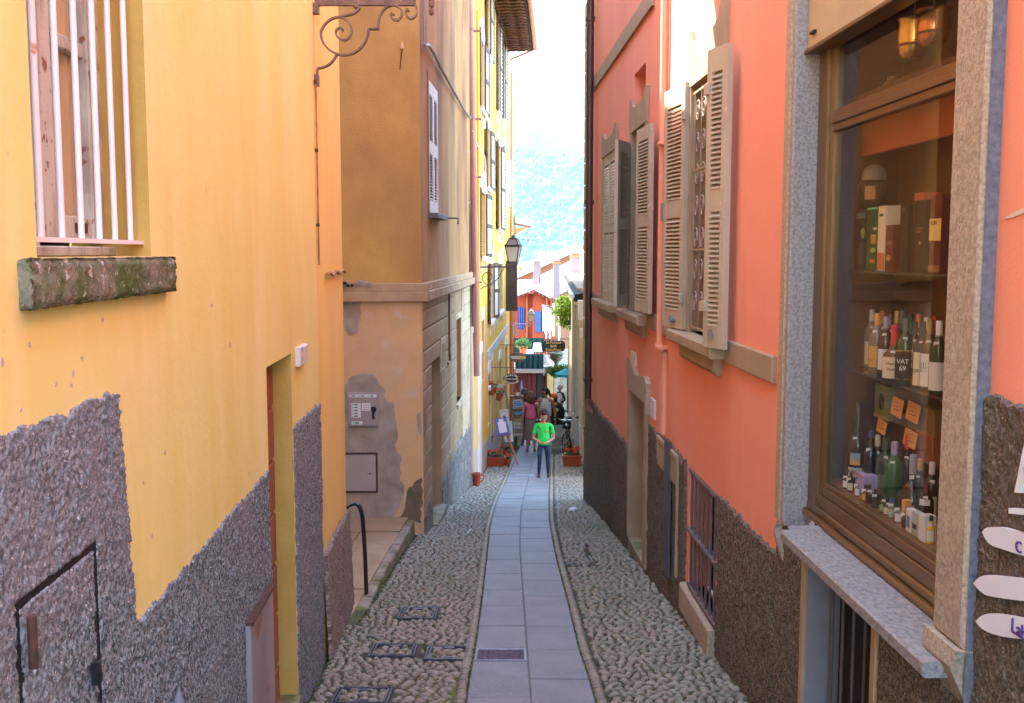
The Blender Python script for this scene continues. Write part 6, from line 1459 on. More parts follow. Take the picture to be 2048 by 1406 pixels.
for u, wv in ((1052, 3), (1065, 3), (1092, 3), (1101, 2.4)): m_ = MB(); dbox(m_, u, u + wv, 588, 712, yO - (.12 if u < 1066 else .74), .1); m_.build('pipe', mat('orange_painted_pipe', (.55, .14, .06), rough=.6), orh)
M_blue = mat('blue_shutter_paint', (.045, .11, .38), (.035, .09, .32), sc=4, rough=.5)
dark_ = MB(); dbox(dark_, 1037, 1049, 615, 658, yO - .03, .05); wdw = dark_.build('window', M_dark, orh)
for u in (1037.5, 1041.5, 1045.5): m_ = MB(); dbox(m_, u, u + 2.4, 614, 657, yO - .12, .05); m_.build('shutter', M_blue, orh)
m_ = MB(); dbox(m_, 1071, 1082, 623, 664, yF - .08, .06); m_.build('shutter', M_blue, orh)
m_ = MB(); dbox(m_, 1082, 1096, 622, 664, yF - .03, .05); m_.build('window', M_dark, orh)
m_ = MB(); dbox(m_, 1096, 1100, 622, 664, yF - .08, .05); m_.build('shutter', M_blue, orh)
# white rail, laundry and posts hanging on the sunny side
t = thing('laundry', 'sunlit white sheets hanging below the eave of the orange house', 'laundry', at_depth(1095, 675, yO - 3))
m_ = MB(); yl_ = yO - 4.0; n = 14; a, b = at_depth(1085, 664, yl_), at_depth(1103, 610, yl_)
for i in range(n):
    x0, x1 = a.x + (b.x - a.x) * i / n, a.x + (b.x - a.x) * (i + 1) / n; f = lambda i: .05 * math.sin(i * 1.4)
    m_.quad((x0, yl_ + f(i), a.z + .1 * math.sin(i)), (x1, yl_ + f(i + 1), a.z + .1 * math.sin(i + 1)), (x1, yl_, b.z - .22 * (i + 1) / n), (x0, yl_, b.z - .22 * i / n))
m_.build('sheet', mat('white_cotton_sheet', (.80, .80, .80), rough=.9, trans=.45), t, smooth='all')
for u in (1091, 1098): m_ = MB(); dbox(m_, u, u + 3, 655, 678, yl_ + .1, .02); m_.build('towel', mat('white_cotton_sheet', (.80, .80, .80)), t)
m_ = MB(); m_.tube([at_depth(1083, 609, yl_), at_depth(1106, 614, yl_)], .012, 5); m_.build('line', M_steel, t)
for u, v0, v1, lb in ((1105.5, 608, 672, 'tall sunlit white post at the left of the vine'), (1117, 625, 682, 'shorter sunlit white post closest to the vine leaves')):
    m_ = MB(); dbox(m_, u, u + 3.6, v0, v1, 51, .2); tag(m_.build('white_post', M_paper), lb, 'post')
# neighbouring roofs and chimneys
yR = 66.0
rf = thing('far_house', 'peach house with a long pale roof rising behind the orange house', 'house', at_depth(1060, 580, yR))
m_ = MB(); m_.prism([at_depth(1030, 590, yR), at_depth(1030, 556, yR), at_depth(1150, 502, yR), at_depth(1180, 500, yR), at_depth(1180, 590, yR)], (0, 6, 0)); m_.build('wall', M_peach, rf)
m_ = MB(); k1 = [at_depth(1025, 556, yR - .5), at_depth(1150, 499, yR - .5), at_depth(1150, 488, yR + 6), at_depth(1025, 535, yR + 6)]; m_.add(k1, [(0, 1, 2, 3)]); m_.quad(k1[0], k1[1], k1[1] - up, k1[0] - up); m_.build('roof', M_roofpale, rf)
def chimney(u0, u1, v0, v1, y, lb, cap=True, mw=None, up_=8):
    t = thing('chimney', lb, 'chimney', at_depth((u0 + u1) / 2, v1, y), 'chimneys on the far roofs'); a, b = at_depth(u0, v1, y), at_depth(u1, v0, y); w = b.x - a.x
    m_ = MB(); m_.box(a.x, b.x, y, y + w * .9, a.z - .6, b.z); m_.build('stack', mw or mat('pinkish_render', (.25, .175, .175), (.22, .155, .15), sc=4), t)
    if cap:
        h = w * .42; m_ = MB(); m_.box(a.x - .04, b.x + .04, y - .04, y + w * .9 + .04, b.z, b.z + .1); m_.build('collar', M_terrapot, t)
        for i in range(3): m_ = MB(); x = a.x + (w - .14) * i / 2; m_.box(x, x + .14, y, y + w * .9, b.z + .1, b.z + .1 + h * .6); m_.build('brick', M_terrapot, t)
        m_ = MB(); m_.add([(a.x - .06, y - .06, b.z + .1 + h * .6), (b.x + .06, y - .06, b.z + .1 + h * .6), (b.x + .06, y + w, b.z + .1 + h * .6), (a.x - .06, y + w, b.z + .1 + h * .6), ((a.x + b.x) / 2, y - .06, b.z + .1 + h * 1.1), ((a.x + b.x) / 2, y + w, b.z + .1 + h * 1.1)], [(0, 1, 4), (2, 3, 5), (1, 2, 5, 4), (3, 0, 4, 5), (3, 2, 1, 0)]); m_.build('cap', M_roofpale, t)
    else: m_ = MB(); m_.box(a.x - .05, b.x + .05, y - .05, y + w, b.z, b.z + .07); m_.build('cap', M_cement, t)
chimney(1067, 1082, 523, 566, yO - .5, 'plain square chimney with rust streaks, left of the other tall stacks', cap=False, mw=mat('streaked_render', (.25, .185, .16), (.17, .085, .055), sc=4, stretch=(3, 3, .3), lo=.5, hi=.7))
chimney(1107, 1120, 528, 576, yO - 1.5, 'slim pinkish chimney with a tiled cap in the middle of the pale roof')
chimney(1142, 1162, 515, 548, yO + 1.5, 'broad pinkish chimney with a tiled cap beside the salmon house corner')
chimney(1037, 1045, 540, 548, yR + 1, 'tiny distant chimney just right of the street lantern')
t = thing('far_house', 'small white house with a dark window between the distant chimneys', 'house', at_depth(1100, 530, 80)); m_ = MB(); dbox(m_, 1084, 1135, 512, 545, 80, 4); m_.build('wall', M_white, t); m_ = MB(); dbox(m_, 1088, 1096, 512, 526, 79.9, .1); m_.build('window', M_dark, t)
m_ = MB(); a, b = at_depth(1080, 512, 79.4), at_depth(1140, 504, 82); m_.add([(a.x, 79.4, a.z), (b.x, 79.4, a.z), (b.x, 82, b.z), (a.x, 82, b.z), (a.x, 79.4, a.z - .15), (b.x, 79.4, a.z - .15)], [(0, 1, 2, 3), (0, 4, 5, 1)]); m_.build('roof', M_tile, t)
# corner of a house with a brown eave past the yellow one, ivy on it
yI = 43.0
t = thing('far_house', 'house corner with a jutting grey eave just past the yellow house', 'house', at_depth(1030, 480, yI)); m_ = MB(); a = at_depth(1010, 640, yI); b = at_depth(1029, 458, yI); m_.box(-6, b.x, yI - 2.6, yI + 3.4, -8, b.z); m_.box(-6, -.12, 35.3, yI - 2.6, -7, 1.0); m_.build('wall', M_peach, t)  # second, low box is unseen, added to keep sun off the lane
e0, e1, e2 = at_depth(1028, 426, yI - .3), at_depth(1065, 444, yI + 2.2), at_depth(1028, 468, yI + 3); m_ = MB()
m_.prism([(e0.x - 3, yI - .4, e0.z + .5), (at_depth(1066, 441, yI - .4).x, yI - .4, at_depth(1066, 441, yI - .4).z), (at_depth(1063, 452, yI - .4).x, yI - .4, at_depth(1063, 452, yI - .4).z), (e0.x - 3, yI - .4, e0.z + .15)], (0, 3.4, 0)); m_.build('roof', mat('grey_brown_eave', (.40, .33, .30), rough=.8), t)
m_ = MB(); m_.add([(b.x, yI, b.z + .05), at_depth(1060, 453, yI), at_depth(1030, 470, yI), (b.x, yI, b.z - .25)], [(0, 1, 2, 3)]); m_.build('soffit', mat('orange_soffit', (.62, .32, .14), rough=.8), t)
t = thing('ivy', 'light green ivy climbing the house corner above the street lantern', 'ivy', at_depth(1026, 480, yI - .3)); m_ = MB()
for v in (436, 446, 456, 466, 476): leaves(m_, at_depth(1024.5, v, yI - .45), (.14, .12, .16), 90, .045)
m_.build('foliage', M_vine, t)
t = thing('overhead_wire', 'thin wire strung across the lane in front of the lake', 'wire', at_depth(1100, 485, 44)); m_ = MB(); m_.tube(smooth_pts([at_depth(1034, 480, 44), at_depth(1075, 481, 44), at_depth(1120, 489, 44), at_depth(1170, 492, 44)], 4), .02, 5); m_.build('wire', M_steel, t)
# ================================================================== STREET THINGS
def lantern(lab, y, u_wall, u_c, v_top, v_bot, v_arm, wide, group='wall lanterns along the lane', pale=False):
    """six... four-sided street lantern standing on a scrolled arm; wide = pixel width at the eaves"""
    c0 = at_depth(u_c, v_bot, y); tp = at_depth(u_c, v_top, y); arm = at_depth(u_c, v_arm, y); w0 = at_depth(u_wall, v_arm, y)
    M_l = mat('grey_lantern_iron' if pale else 'dark_lantern_iron', (.30, .32, .36) if pale else (.05, .045, .045), rough=.5, metal=.3)
    t = thing('street_lantern', lab, 'street lantern', (w0.x, y, arm.z), group)
    h = tp.z - c0.z; rt = wide * y / 2059 / 2 * .84; rb = rt * .58; zt = c0.z + h * .58
    cs = lambda r, z, rot=.6: [(c0.x + r * 1.3 * math.cos(rot + k * math.pi / 2), y + r * 1.3 * math.sin(rot + k * math.pi / 2), z) for k in range(4)]
    b, e, tt = cs(rb, c0.z), cs(rt, zt), cs(rt * .52, c0.z + h * .86)
    m_ = MB()
    for A, B_ in ((b, e), (e, tt)):
        for k in range(4): m_.tube([A[k], B_[k]], .014, 5)
    for ring in (b, e, tt):
        for k in range(4): m_.tube([ring[k], ring[(k + 1) % 4]], .016, 5)
    m_.build('frame', M_l, t)
    m_ = MB(); ee = cs(rt * 1.16, zt + .012); m_.add(ee + [(p[0], p[1], p[2] + .022) for p in ee], [(0, 1, 2, 3), (4, 5, 6, 7), (0, 1, 5, 4), (1, 2, 6, 5), (2, 3, 7, 6), (3, 0, 4, 7)]); m_.build('eave_rim', M_l, t)
    G = mat('milky_lantern_glass', (.62, .62, .58), rough=.25, spec=.5, trans=.55)
    for k in range(4):
        q = MB(); q.quad(b[k], b[(k + 1) % 4], e[(k + 1) % 4], e[k]); q.build('pane', G, t)
        q = MB(); q.quad(e[k], e[(k + 1) % 4], tt[(k + 1) % 4], tt[k]); q.build('pane', mat('smoked_lantern_glass', (.32, .28, .27), rough=.25, trans=.4), t)
    m_ = MB(); m_.lathe((c0.x, y, c0.z + h * .86), [(rt * .62, 0), (rt * .55, .02), (rt * .25, h * .05), (rt * .2, h * .08), (rt * .28, h * .10), (rt * .1, h * .14), (.003, h * .17)], 10); m_.build('cap', M_l, t)
    m_ = MB(); m_.tube([(c0.x, y, zt - .02), (c0.x, y, c0.z + h * .25)], .016, 6); m_.ball((c0.x, y, c0.z + h * .22), .035, 8, 5); m_.build('lamp', mat('lamp_bulb_glass', (.7, .66, .5), rough=.3), t)
    sx = 1 if u_c > u_wall else -1; L_ = abs(c0.x - w0.x)
    m_ = MB(); m_.tube([(w0.x, y, arm.z), (c0.x + sx * .02, y, arm.z)], .016, 6); m_.build('arm', M_l, t)
    m_ = MB()
    m_.tube(smooth_pts([(c0.x - .16, y, arm.z + .0), (c0.x - .13, y, arm.z + .08), (c0.x - .08, y, c0.z - .03), (c0.x - .07, y, c0.z)], 4), .012, 5)
    m_.tube(smooth_pts([(c0.x + .0, y, arm.z + .0), (c0.x + .08, y, arm.z + .06), (c0.x + .09, y, c0.z - .03), (c0.x + .07, y, c0.z)], 4), .012, 5); m_.build('cradle', M_l, t)
    def spiral(cx_, cz_, r, t0, turns, sg):
        return [(cx_ + sg * r * (1 - .75 * i / 18) * math.cos(t0 + turns * i / 18), y, cz_ + r * (1 - .75 * i / 18) * math.sin(t0 + turns * i / 18)) for i in range(19)]
    m_ = MB(); m_.tube(spiral(w0.x + sx * L_ * .28, arm.z - L_ * .30, L_ * .22, -1.2, -7.5, sx), .010, 5); m_.build('scroll', M_l, t)
    m_ = MB(); m_.tube(smooth_pts([(w0.x + sx * .01, y, arm.z - L_ * .68), (w0.x + sx * L_ * .14, y, arm.z - L_ * .58), (w0.x + sx * L_ * .36, y, arm.z - L_ * .50), (w0.x + sx * L_ * .58, y, arm.z - L_ * .30), (w0.x + sx * L_ * .66, y, arm.z - L_ * .14), (w0.x + sx * L_ * .74, y, arm.z - .02)], 4), .010, 5); m_.build('scroll', M_l, t)
    m_ = MB(); m_.tube(spiral(w0.x + sx * L_ * .86, arm.z - L_ * .11, L_ * .09, 1.5, -6.5, sx), .009, 5); m_.build('scroll', M_l, t)
    m_ = MB(); m_.box(min(w0.x, w0.x - sx * .12), max(w0.x, w0.x - sx * .12) + .01, y - .03, y + .03, arm.z - L_ * .72, arm.z + .06); m_.build('wall_plate', M_l, t)
sl_ = Y.px(957, 550)[0]; yl1 = Y.P(sl_, 0).y
lantern('black four sided lantern on a scrolled arm of the bright yellow house', yl1, 957.5, 1026.5, 470, 524, 534, 36)
lantern('smaller pale grey lantern farther down, in front of the orange house', 36.2, 1031, 1062.5, 618, 642, 648, 17, pale=True)

# oval signs hanging from the yellow house
def oval_sign(lab, y, u_c, v_c, hw, hh, u_wall, v_arm, mb_, cat='sign'):
    c = at_depth(u_c, v_c, y); rx, rz = hw * y / 2059, hh * y / 2059
    t = thing('hanging_sign', lab, cat, (c.x, y, c.z - rz)); m_ = MB(); m_.prism([(c.x + rx * math.cos(2 * math.pi * k / 40), y, c.z + rz * math.sin(2 * math.pi * k / 40)) for k in range(40)], (0, .04, 0)); m_.build('board', mb_, t)
    w = at_depth(u_wall, v_arm, y); m_ = MB(); m_.tube([(w.x, y + .02, w.z), (c.x + rx * .8, y + .02, w.z)], .007, 6); m_.build('arm', M_black, t)
    for sx in (-.5, .5): m_ = MB(); m_.tube([(c.x + sx * rx, y + .02, w.z), (c.x + sx * rx, y + .02, c.z + rz * .8)], .005, 5); m_.build('hanger', M_black, t)
    return t, c, rx, rz
yo = 25.0
t, c, rx, rz = oval_sign('black oval sign with cream lettering advertising watercolours', yo, 1023, 758, 16.5, 11, 976, 735, mat('black_signboard', (.02, .018, .018), rough=.4))
M_crm = mat('cream_lettering', (.72, .62, .44), rough=.5)
def arc_text(txt, r_x, r_z, a0, a1, size, up):
    n = len(txt)
    for i, ch in enumerate(txt):
        a = a0 + (a1 - a0) * (i + .5) / n; px_, pz_ = r_x * math.cos(a), r_z * math.sin(a); nx_, nz_ = (px_ / r_x ** 2, pz_ / r_z ** 2); L_ = math.hypot(nx_, nz_); nx_, nz_ = nx_ / L_ * up, nz_ / L_ * up
        text_mesh('lettering', ch, size, M_crm, t, (c.x + px_ - nx_ * size * .36, yo - .004, c.z + pz_ - nz_ * size * .36), (nz_, 0, -nx_), (nx_, 0, nz_), bold=.003)
arc_text('ORIGINAL', rx * .86, rz * .74, math.radians(160), math.radians(20), .066, 1)
arc_text('WATERCOLORS', rx * .88, rz * .76, math.radians(200), math.radians(340), .056, -1)
text_mesh('lettering', 'HAND DONE', .05, M_crm, t, (c.x, yo - .004, c.z - .018), EX, EZ, bold=.002)
for sx in (-1, 1): m_ = MB(); m_.lathe((c.x + sx * rx * .86, yo - .002, c.z), [(.01, -.006), (.01, .006)], 8); m_.build('dot', M_crm, t)
t, c, rx, rz = oval_sign('oval wooden shop sign painted with a yellow and blue lake scene', 26.0, 1035, 715, 17.5, 10, 1000, 690, mat('dark_carved_board', (.13, .085, .055), (.32, .25, .18), sc=26, lo=.5, hi=.6, rough=.6))
m_ = MB(); m_.prism([(c.x + rx * x_, 26.0 - .006, c.z + rz * z_) for x_, z_ in ((-.98, .12), (-.5, .34), (.2, .36), (.85, .3), (.98, .05), (.9, -.28), (.4, -.36), (-.5, -.30))], (0, .012, 0)); m_.build('picture', mat('lake_scene_print', (.48, .55, .58), (.62, .50, .16), sc=3, rough=.5), t)
m_ = MB(); m_.prism([(c.x + rx * x_, 26.0 - .012, c.z + rz * z_) for x_, z_ in ((0, .1), (.5, .26), (.93, .24), (.93, -.2), (.4, -.28))], (0, .006, 0)); m_.build('picture', mat('yellow_paint_patch', (.66, .50, .10), rough=.5), t)

# flower pots and planters
def flowers(parent, c, rad, nl, nf, hgt, s=.03):
    m_ = MB(); leaves(m_, (c[0], c[1], c[2] + hgt * .3), (rad[0], rad[1], hgt * .5), nl, s); m_.build('foliage', M_leaf, parent)
    m_ = MB()
    for _ in range(nf):
        a = random.uniform(0, 6.28); r = math.sqrt(random.random()); p = Vector((c[0] + rad[0] * r * math.cos(a), c[1] + rad[1] * r * math.sin(a), c[2] + hgt * random.uniform(.5, 1.0)))
        leaves(m_, p, (.04, .04, .03), 16, .016)
    m_.build('blossom', M_flower, parent)
def planter(lab, u0, u1, v0, v1, depth, nf=14, group=None, top=.9):
    p = on_ground((u0 + u1) / 2, v1); y = p.y; k = y / 2010; w = (u1 - u0) * k; h = (v1 - v0) * k
    t = thing('flower_planter', lab, 'planter', p, group); x = p.x; z = zg(y) + .0; a = w / 2; b = a * .88
    m_ = MB(); d0, d1 = depth * .12, depth
    m_.hexa([(x - b, y + d0, z), (x + b, y + d0, z), (x + b, y + d1 - d0, z), (x - b, y + d1 - d0, z), (x - a, y, z + h * .86), (x + a, y, z + h * .86), (x + a, y + d1, z + h * .86), (x - a, y + d1, z + h * .86)]); m_.build('trough', M_terracotta, t)
    m_ = MB(); m_.box(x - a - .015, x + a + .015, y - .015, y + .02, z + h * .84, z + h); m_.box(x - a - .015, x + a + .015, y + d1 - .02, y + d1 + .015, z + h * .84, z + h); m_.box(x - a - .015, x - a + .02, y + .02, y + d1 - .02, z + h * .84, z + h); m_.box(x + a - .02, x + a + .015, y + .02, y + d1 - .02, z + h * .84, z + h); m_.build('rim', M_terracotta, t)
    m_ = MB(); m_.box(x - a + .02, x + a - .02, y + .02, y + d1 - .02, z + h * .8, z + h * .88); m_.build('soil', M_soil, t)
    flowers(t, (x, y + d1 / 2, z + h * .95), (a * .95, d1 * .5), int(90 * w + 60), nf, .16)
    return t
planter('long terracotta planter of red geraniums below the painting easel', 969, 1010, 914, 933, .24, 18)
planter('large terracotta planter of red geraniums in front of the bicycle', 1125, 1163, 911, 933, .24, 20)
planter('smaller dark planter of red geraniums behind, under the bicycle wheel', 1124, 1150, 896, 908, .22, 12)
def pot(lab, u, v0, v1, w_px, y=None, tilt=0.0, nf=7, m=None, ground=True, leaves_=60, cat='flower pot', wallh=None, big=1.0):
    if ground: p = on_ground(u, v1); y = p.y
    else: p = at_depth(u, v1, y)
    k = y / 2020; r = w_px * k / 2; h = (v1 - v0) * k
    t = thing('flower_pot', lab, cat, p, None); ax = Matrix.Rotation(tilt, 3, 'Y'); m_ = MB()
    m_.lathe((0, 0, 0), [(r * .62, 0), (r * .92, h * .8), (r * 1.0, h * .8), (r * 1.0, h), (r * .86, h), (r * .84, h * .86)], 14); m_.v = [tuple(Vector(p) + ax @ Vector(q)) for q in m_.v]; m_.build('pot', m or M_terracotta, t, smooth=True)
    m_ = MB(); m_.lathe((0, 0, 0), [(.001, h * .87), (r * .85, h * .87)], 14, cap=False); m_.v = [tuple(Vector(p) + ax @ Vector(q)) for q in m_.v]; m_.build('soil', M_soil, t)
    top = Vector(p) + ax @ Vector((0, 0, h))
    if nf is not None: flowers(t, top, (r * 1.1 * big, r * 1.0 * big), leaves_, nf, r * 1.3 * big, .026)
    return t
pot('terracotta pot of red geraniums beside the long left planter', 1014, 917, 931, 17, nf=8, leaves_=120)
pot('terracotta pot of red geraniums behind the easel legs', 1010, 899, 911, 17, nf=7, leaves_=100)
pot('small plant pot at the right end behind the big geranium planter', 1157, 900, 915, 14, nf=5)
pot('small terracotta pot under the postcard rack', 1032, 893, 899, 11, nf=0, leaves_=70)
pot('little dark potted plant farther along below the picture frames', 1032, 878, 887, 8, nf=1, leaves_=70)
yw1, yw2, yw3 = Y.P(Y.px(968, 770)[0], 0).y - .3, 25.6, 26.5
pot('clay geranium pot standing on the yellow house window sill', 973.5, 758, 772, 11, y=24.0, ground=False, m=M_terrapot, nf=6)
pot('first tilted terracotta geranium pot hung on the yellow wall', 982.5, 774, 790, 16, y=24.6, ground=False, tilt=.25, nf=9, big=1.2)
pot('second tilted terracotta geranium pot hung on the yellow wall, farther and lower', 996, 787, 801, 15, y=26.2, ground=False, tilt=.3, nf=9, big=1.2)
pot('tiny pot with red blossom on the low sill behind the easel', 983, 876, 886, 6, y=25, ground=False, m=M_terrapot, nf=2, leaves_=25)
m_ = MB(); a = at_depth(968, 773, 24.0); b = at_depth(982, 780, 24.0); m_.box(a.x - .05, b.x, 23.85, 24.2, b.z, a.z); m_.build('flower_shelf', M_white, yel)
# red watering bucket by the downpipe
p = on_ground(953, 971); k = p.y / 2000; t = thing('watering_pot', 'small red clay pot with a handle on the cobbles by the beige downpipe', 'pot', p)
m_ = MB(); m_.lathe(p, [(.055, 0), (.07, .06), (.085, .2), (.092, .21), (.092, .235), (.075, .235), (.07, .1)], 12); m_.build('body', mat('red_clay', (.44, .075, .035), rough=.55), t, smooth=True)
m_ = MB(); m_.tube(smooth_pts([p + Vector((.08, 0, .2)), p + Vector((.14, 0, .19)), p + Vector((.12, 0, .1)), p + Vector((.07, 0, .07))], 4), .012, 6); m_.build('handle', mat('red_clay', (.44, .075, .035)), t)

# easel with a blue mounted picture
ye = on_ground(1024, 930).y; M_eas = mat('orange_varnished_wood', (.50, .20, .06), (.42, .16, .05), sc=6, rough=.5)
t = thing('easel', 'orange wooden easel standing beside the yellow wall', 'easel', on_ground(1015, 915))
m_ = MB(); m_.tube([at_depth(992.5, 925, ye + .15), at_depth(1002, 866, ye + .45)], .022, 6); m_.build('leg', M_eas, t)
m_ = MB(); m_.tube([at_depth(1036, 929, ye), at_depth(1011, 858, ye + .45)], .022, 6); m_.build('leg', M_eas, t)
m_ = MB(); m_.tube([at_depth(1004, 905, ye + 1.1), at_depth(1007, 845, ye + .5)], .02, 6); m_.build('leg', M_eas, t)
m_ = MB(); m_.tube([at_depth(994, 872, ye + .38), at_depth(1022, 868, ye + .38)], .025, 6); m_.build('ledge', M_eas, t)
def picture(lab, corners, y, mount, inner, m_frame=None, thick=.03, extra=None, lean=.0, cat='picture', name='framed_picture', art=None):
    """corners: TL TR BR BL pixels at depth y; leaning back a little"""
    P = [at_depth(u, v, y + (lean if i < 2 else 0)) for i, (u, v) in enumerate(corners)]
    t = thing(name, lab, cat, (P[3] + P[2]) / 2)
    nrm = (P[1] - P[0]).cross(P[3] - P[0]).normalized(); nrm = nrm if nrm.y < 0 else -nrm
    def inset(f0, f1, g0, g1, h):
        q = lambda f, g: (P[0].lerp(P[1], f)).lerp(P[3].lerp(P[2], f), g) + nrm * h
        return [q(f0, g0), q(f1, g0), q(f1, g1), q(f0, g1)]
    m_ = MB(); m_.prism(inset(0, 1, 0, 1, 0), nrm * -thick); m_.build('board', mount, t)
    for f0, f1, g0, g1, mm, nm in inner: m_ = MB(); m_.prism(inset(f0, f1, g0, g1, .008), nrm * -.009); m_.build(nm, mm, t)
    if m_frame:
        for f0, f1, g0, g1 in ((0, 1, 0, .07), (0, 1, .93, 1), (0, .06, .07, .93), (.94, 1, .07, .93)): m_ = MB(); m_.prism(inset(f0, f1, g0, g1, .022), nrm * -.03); m_.build('frame', m_frame, t)
    return t
M_bm = mat('blue_mount_board', (.13, .17, .50), rough=.6); M_ink = mat('grey_ink_drawing', (.42, .40, .40), (.16, .15, .16), sc=14, lo=.5, hi=.6)
M_sea = mat('seascape_print', (.12, .32, .50), (.62, .42, .14), sc=3, lo=.5, hi=.6); M_mat = mat('ivory_mat', (.72, .68, .60)); M_gilt = mat('dark_gilt_frame', (.22, .15, .06), rough=.45, metal=.3)
picture('ink drawing in a broad blue mount displayed on the easel', [(989, 838), (1013, 835), (1019.5, 868), (996, 872)], ye + .28, M_bm, [(.18, .84, .22, .86, M_paper, 'paper'), (.32, .68, .06, .22, M_paper, 'paper'), (.40, .70, .40, .72, M_ink, 'drawing')], lean=.08)
picture('tall ivory framed drawing leaning on the yellow wall behind the easel', [(999, 820), (1016.5, 819), (1019, 850), (1001, 851)], ye + 1.6, M_mat, [(.24, .78, .2, .8, M_paper, 'paper'), (.36, .66, .36, .7, M_ink, 'drawing')], M_white)
picture('white mounted print low down between the easel legs', [(1007, 868), (1025, 867), (1027, 883), (1010, 884)], ye + 1.1, M_paper, [(.3, .7, .2, .8, M_ink, 'drawing')])
picture('narrow ivory print standing right of the blue mounted drawing', [(1017, 843), (1024, 842), (1026, 865), (1020, 866)], ye + 1.9, M_mat, [(.25, .75, .2, .8, M_paper, 'paper')], M_white)
picture('framed print hanging on the door jamb above the hanging pots', [(995, 769), (1007, 768), (1007, 792), (995, 794)], 27.5, M_mat, [(.3, .7, .3, .75, M_ink, 'drawing')], M_white)
# picture stand with seascapes and a card rack
ys_ = 28.6; t = thing('picture_stand', 'dark wooden display stand for seascapes with a slatted front', 'display stand', at_depth(1034, 880, ys_))
M_stand = mat('warm_stand_wood', (.36, .20, .085), (.28, .15, .06), sc=5, stretch=(2, 2, .3), rough=.6)
for (u0, u1, v0, v1, dy) in ((1020, 1047, 793, 796, -.05), (1022, 1048, 818, 821, -.05)): m_ = MB(); dbox(m_, u0, u1, v0, v1, ys_ + dy, .3); m_.build('shelf', mat('dark_stand_wood', (.12, .075, .035), rough=.6), t)
for u in (1023, 1045.5): m_ = MB(); dbox(m_, u, u + 2, 793, 880, ys_, .05); m_.build('leg', M_stand, t)
for k in range(5): m_ = MB(); dbox(m_, 1026 + k * 4, 1029.6 + k * 4, 832, 846, ys_, .04); m_.build('slat', M_stand, t)
m_ = MB(); dbox(m_, 1026, 1046, 843, 874, ys_ - .06, .05); m_.build('card_rack', M_stand, t)
for i in range(4):
    for j in range(4): m_ = MB(); dbox(m_, 1027 + i * 4.7, 1030.8 + i * 4.7, 845 + j * 7.2, 850.5 + j * 7.2, ys_ - .085, .02); m_.build('postcard', [mat('postcard_a', (.62, .56, .46)), mat('postcard_b', (.40, .26, .18)), mat('postcard_c', (.55, .50, .5))][(i * 3 + j * 2) % 3], t)
picture('seascape in a pale frame on the upper shelf of the stand', [(1025, 799), (1046, 797.5), (1046, 815), (1026, 816)], ys_ - .07, M_gilt, [(.06, .94, .08, .92, M_mat, 'mat'), (.12, .88, .16, .84, M_sea, 'painting')])
picture('small blue seascape on the lower shelf of the stand', [(1028, 822.5), (1045, 821.5), (1045, 829.5), (1028.5, 831)], ys_ - .07, M_gilt, [(.08, .92, .14, .86, M_sea, 'painting')])
t = thing('wooden_sign', 'small orange wooden house shaped sign with a card on top of the stand', 'sign', at_depth(1034, 793, ys_)); m_ = MB(); m_.prism([at_depth(u, v, ys_) for u, v in ((1027, 793), (1043, 792), (1042, 786), (1035.5, 785), (1034, 781), (1032, 785), (1027, 787))], (0, .05, 0)); m_.build('board', M_eas, t); m_ = MB(); dbox(m_, 1032, 1038.5, 785.5, 791.5, ys_ - .01, .008); m_.build('card', M_mat, t)
t = thing('scarf_display', 'pale green scarf hanging down the shop doorway beyond the frames', 'scarf', at_depth(1012, 800, 29)); m_ = MB()
pp_ = [(1007.5, 770), (1011, 785), (1014, 800), (1016.5, 815), (1018, 826)]
for (a_, b_) in zip(pp_[:-1], pp_[1:]): m_.quad(at_depth(a_[0] - 2.2, a_[1], 29.0), at_depth(a_[0] + 2.4, a_[1], 28.9), at_depth(b_[0] + 2.6, b_[1], 28.9), at_depth(b_[0] - 2.4, b_[1], 29.0))
m_.build('scarf', mat('pale_green_silk', (.50, .52, .36), (.62, .58, .40), sc=8, rough=.6), t)
t = thing('furled_umbrella', 'thin pale blue furled parasol standing before the red doors', 'umbrella', at_depth(1043, 800, 40)); m_ = MB(); m_.tube([at_depth(1042.6, 797, 40), at_depth(1043, 775, 40), at_depth(1043.4, 760, 40)], [.05, .06, .012], 7); m_.build('canopy', mat('pale_blue_canvas', (.40, .52, .70), rough=.7), t); m_ = MB(); m_.tube([at_depth(1042.4, 830, 40), at_depth(1042.6, 797, 40)], .02, 6); m_.build('pole', M_steel, t)

# bicycle leaning by the cream house
yb = 25.6; t = thing('bicycle', 'dark bicycle parked end on against the cream house behind the geraniums', 'bicycle', on_ground(1136, 905))
gx = at_depth(1137, 890, yb).x; g0 = zg(yb) + .0; M_rub = mat('black_rubber', (.018, .018, .02), rough=.8); M_chr = mat('chrome', (.6, .6, .62), rough=.2, metal=1.0)
def wheel(cx_, cy_, r, ang):
    d = Vector((math.sin(ang), -math.cos(ang), 0)); w = link('wheel', None, t, (cx_, cy_, g0 + r))
    ring = lambda rr: [Vector((cx_, cy_, g0 + r)) + d * rr * math.cos(a) + Vector((0, 0, rr * math.sin(a))) for a in np.linspace(0, 2 * math.pi, 29)]
    m_ = MB(); m_.tube(ring(r - .018), .02, 6, cap=False); m_.build('tyre', M_rub, w, smooth=True); m_ = MB(); m_.tube(ring(r - .045), .008, 5, cap=False); m_.build('rim', M_chr, w)
    m_ = MB()
    for k in range(14): a = 2 * math.pi * k / 14; m_.tube([(cx_, cy_, g0 + r), Vector((cx_, cy_, g0 + r)) + d * (r - .05) * math.cos(a) + Vector((0, 0, (r - .05) * math.sin(a)))], .003, 4)
    tag(m_.build('spokes', M_chr, w)); return d
d1 = wheel(gx - .05, yb, .31, .32); wheel(gx + .06, yb + 1.02, .31, -.10)
